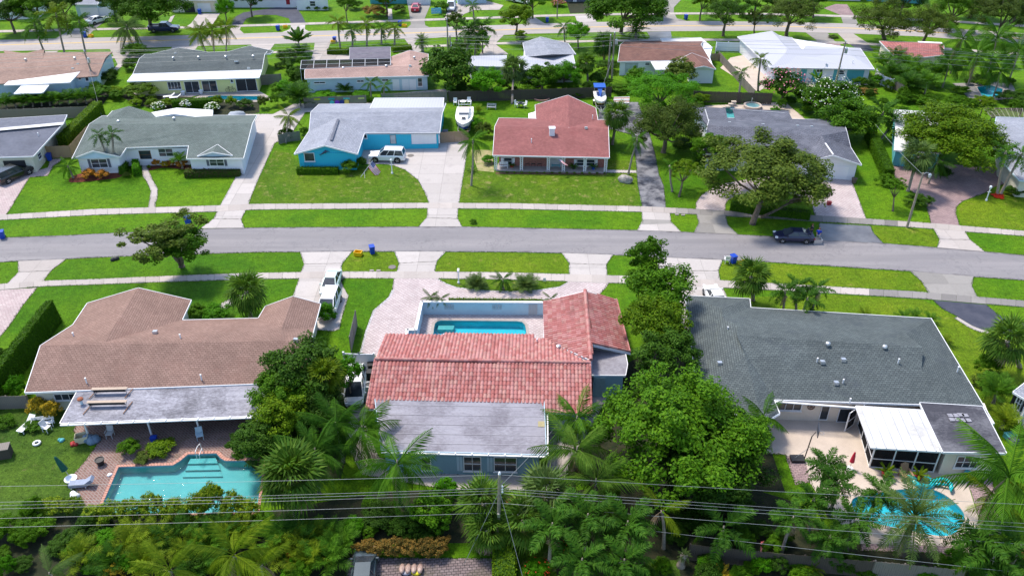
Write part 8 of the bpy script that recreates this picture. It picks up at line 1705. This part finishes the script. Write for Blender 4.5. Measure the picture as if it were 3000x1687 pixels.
# roof racks and fan on the weathered flat roof
def rack(label, px, L, w_, z):
 p = P(*px, z); t = thing('roof_rack', label, 'rack', p, R(2)); OFF[t.name] = Vector(); MB().box((0,0,.55),(L, .32,.05)).build('plank', M('plank', (.42,.33,.26), None, 3) if 'plank' not in MATS else MATS['plank'], t); MB().box((-.1,.02,.3),(L*.92,.02,.45), rx=R(20)).build('panel', M_dark, t)
 for s in (-1,1): MB().beam((s*L*.44,-.1,0),(s*L*.5,0,.54),.05,.05).build('strut', M_metal, t); MB().beam((s*L*.5-.1,-w_, .03),(s*L*.5+.2,.5,.06),.06,.06).build('rail', M_door, t)
rack('wooden rack on the weathered flat roof, upper one', (325,1152),3.1,.7,2.56); rack('wooden rack on the weathered flat roof, lower one', (318,1190),3.4,1.0,2.5)
t = thing('roof_fan', 'rusty domed roof fan on the weathered flat roof', 'vent', P(240,1183,2.5)); OFF[t.name] = Vector(); MB().tube([(0,0,0),(0,0,.45)], .12,10).build('pipe', M_wall_blue, t); MB().lathe((0,0,.45), [(.16,0),(.26,.06),(.24,.18),(.1,.26)], 12).build('dome', M('rust', (.30,.10,.05), None, 4), t)
# pool hand rail, tyre, bicycle, fire ring, stacked boards, spa
p = P(578,1345); MB().tube([p, p+Vector((0,0,.9)), p+Vector((.05,.5,1.0)), p+Vector((.08,1.0,.85)), p+Vector((.08,1.1,0))], .03,8).tube([p+Vector((.25,0,0)), p+Vector((.25,0,.5)), p+Vector((.3,.7,.6)), p+Vector((.3,.75,0))], .03,8).build('pool_handrail', M_white, None, 'white handrail at the steps of the brick edged pool', 'handrail')
ring = [P(109,1300)+Vector((math.cos(a)*.26, math.sin(a)*.26,.12)) for a in [k*math.tau/14 for k in range(15)]]; MB().tube(ring, .1,8).build('tyre', M_white, None, 'white painted tyre on the weedy lawn', 'tyre', smooth=True)
ring = [P(1587,290)+Vector((math.cos(a)*1.25, math.sin(a)*1.25,.12)) for a in [k*math.tau/24 for k in range(25)]]; t = thing('fire_ring', 'round stone fire ring behind the red rear wing', 'fire ring', P(1587,290))
for q in ring[:-1]: MB().box(q, (.32,.2,.26), math.atan2(q.x-P(1587,290).x, -(q.y-P(1587,290).y))).build('stone', M_coping, t)
t = thing('bicycle', 'dark bicycle leaning on the yellow house wall', 'bicycle', P(677,271)); OFF[t.name] = Vector()
for x in (-.52,.52): MB().tube([(x+.34*math.cos(a),0,.35+.34*math.sin(a)) for a in [k*math.tau/16 for k in range(17)]], .025,5).build('wheel', M_black, t)
MB().tube([(-.52,0,.35),(-.1,0,.35),(-.25,0,.85),(-.52,0,.35)], .02,5).tube([(-.1,0,.35),(.4,0,.85),(-.25,0,.8)], .02,5).tube([(.52,0,.35),(.38,0,1.0)], .02,5).build('frame', M_black, t); MB().box((-.27,0,.92),(.26,.14,.06)).build('saddle', M_black, t); MB().box((.36,0,1.02),(.06,.5,.04)).build('handlebar', M_black, t)
t = thing('stacked_boards', 'stack of pale boards behind the black driveway', 'boards', P(1818,296)); OFF[t.name] = Vector()
for k in range(6): MB().box((.05*k, .32*(k-3),.12+.05*k),(2.6,.3,.06), R(-6+k*2)).build('board', [M_wall_w, M_coping, M_wall_grey][k % 3], t)
sp = P(2204,316); t = thing('spa', 'round raised spa on the patio behind the dark tiled roofs', 'spa', sp); OFF[t.name] = Vector(); MB().lathe((0,0,0), [(1.35,0),(1.35,.42),(1.45,.44),(1.45,.5),(1.1,.5),(1.08,.3)], 22).build('rim', M_patio, t); MB().lathe((0,0,.34), [(1.1,0),(.02,.005)], 20).build('water', M_plaster, t); MB().tube([(0,.9,.5),(0,.9,1.3),(0,.6,1.3)], .06,8).build('spout', M_metal, t)
for k, (x, y) in enumerate(((2132,316),(2140,313),(2148,310))): MB().box(P(x, y)+Vector((0,0,.12+.12*k)),(.7,.5,.24+.24*k)).box(P(x, y)+Vector((0,0,.26+.24*k)),(.78,.56,.05)).build('garden_step', M_patio, None, ['lowest', 'middle', 'highest'][k]+' stone step beside the round spa', 'step')
# bits and pieces
def ragged(label, px, mat, s, name, cat):
 g = random.Random(int(px[0])); m = MB(); p = P(*px); n = 9
 for k in range(5): m.lathe(p+Vector((g.uniform(-.3,.3)*s, g.uniform(-.2,.2)*s, .0)), [(.26*s, 0),(.3*s, .12*s),(.2*s, .3*s),(.05*s, .38*s)], 8)
 m.build(name, mat, None, label, cat, smooth=True)
ragged('dark rubbish bags on the near verge by the kerb', (338,762), M_black, 1.0, 'rubbish_bags', 'bags'); ragged('heap of blue grey tarpaulin at the flat roof post', (270,1290), M('tarp', (.16,.24,.33), None, 3,.5),1.6, 'tarpaulin', 'tarpaulin'); ragged('pile of white oddments below the covered lounger', (222,1452), M_wall_w, .9, 'oddments', 'clutter'); ragged('red cloth heap on the weedy lawn', (218,1302), M_pot, .7, 'cloth_heap', 'cloth'); ragged('teal plastic sheet on the weedy lawn', (178,1292), M_wall_teal, .6, 'plastic_sheet', 'sheet'); ragged('white folded towel at the pool coping', (322,1392), M_white, .45, 'towel', 'towel'); ragged('orange kayak end in the bottom right corner', (2992,1622), M('kayak', (.6,.12,.02), None, 3,.3),1.2, 'kayak', 'kayak')
for l, x, y, c in (('blue planter near the weathered patio roof', 452,1290, M_bin),('red bench cushion on the paved loop under the oak', 2428,600, M_pot),('red planter near the oak on the paved loop', 2412,565, M_pot)): box_unit('planter', l, 'planter', (x, y),(.5,.4,.4), c)
# ================================================================ people
def person(label, px, rz, skin, shirt, legs, H=1.75, arm=((.18,-.28,1.08),(.16,-.3,1.06))):
 t = thing('person', label, 'person', P(*px), rz); OFF[t.name] = Vector(); k = H/1.75
 J = [((0,0,.95),.13),((0,0,1.2),.14),((0,.0,1.42),.13),((0,-.01,1.52),.055),((0,-.02,1.62),.095),((0,-.02,1.70),.085),
         ((.1,0,.88),.09),((.11,-.02,.5),.06),((.12,.0,.1),.042),((.13,-.14,.05),.04),((-.1,0,.88),.09),((-.12,-.02,.5),.06),((-.13,0,.1),.042),((-.14,-.14,.05),.04),
         ((.19,0,1.4),.06),((.26,.0,1.14),.045),(arm[0], .034),((-.19,0,1.4),.06),((-.26,0,1.14),.045),((-arm[1][0], arm[1][1], arm[1][2]),.034)]
 Ed = [(0,1),(1,2),(2,3),(3,4),(4,5),(0,6),(6,7),(7,8),(8,9),(0,10),(10,11),(11,12),(12,13),(2,14),(14,15),(15,16),(2,17),(17,18),(18,19)]
 me = bpy.data.meshes.new('body'); me.from_pydata([Vector(j[0])*k for j in J], Ed, []); o = put('body', me, None, t); me.materials.append(skin)
 sm = o.modifiers.new('skin', 'SKIN'); o.modifiers.new('smooth', 'SUBSURF').levels = 2
 for i, s in enumerate(me.skin_vertices[0].data): s.radius = (J[i][1]*k, J[i][1]*k*.8); s.use_root = i == 0
 for s_ in (-1,1):
  for f in range(4): MB().tube([Vector((s_*arm[0][0]*1.0, arm[0][1]-.02, arm[0][2]))*k+Vector((s_*(f-1.5)*.02,0,0)), Vector((s_*arm[0][0], arm[0][1]-.08, arm[0][2]-.02))*k+Vector((s_*(f-1.5)*.024,0,0))], [.012,.008], 5).build('finger', skin, o)
 MB().tube([Vector((0,0,.93))*k, Vector((0,0,1.2))*k, Vector((0,0,1.42))*k, Vector((0,0,1.49))*k], [.185,.19,.19,.09], 12).tube([Vector((-.18,0,1.42))*k, Vector((-.27,0,1.18))*k], [.09,.075], 8).tube([Vector((.18,0,1.42))*k, Vector((.27,0,1.18))*k], [.09,.075], 8).build('shirt', shirt, t, smooth=True)
 m = MB()
 for s_ in (-1,1): m.tube([Vector((s_*.09,0,.98))*k, Vector((s_*.11,-.01,.55))*k], [.13,.1], 10)
 m.build('shorts', legs, t, smooth=True); MB().lathe(Vector((0,.0,1.62))*k, [(.1,0),(.105,.06),(.08,.125),(.02,.15)], 10,1,1.1).build('hair', M_door, t, smooth=True)
 for s_ in (-1,1): MB().box(Vector((s_*.13,-.07,.035))*k, (.1,.27,.07)).build('shoe', M_white, t)
M_skin = M('skin', (.45,.24,.17), None, 3,.6)
person('person in blue shirt and grey shorts standing behind the navy coupe', (2394,705), R(-25), M_skin, M('shirt_blue', (.01,.05,.45), None, 3), M_wall_grey); person('person in dark clothes at the open boot of the navy coupe', (2374,693), R(-80), M_skin, M('shirt_black', (.015,.015,.018),(.03,.03,.03),3), M_black)
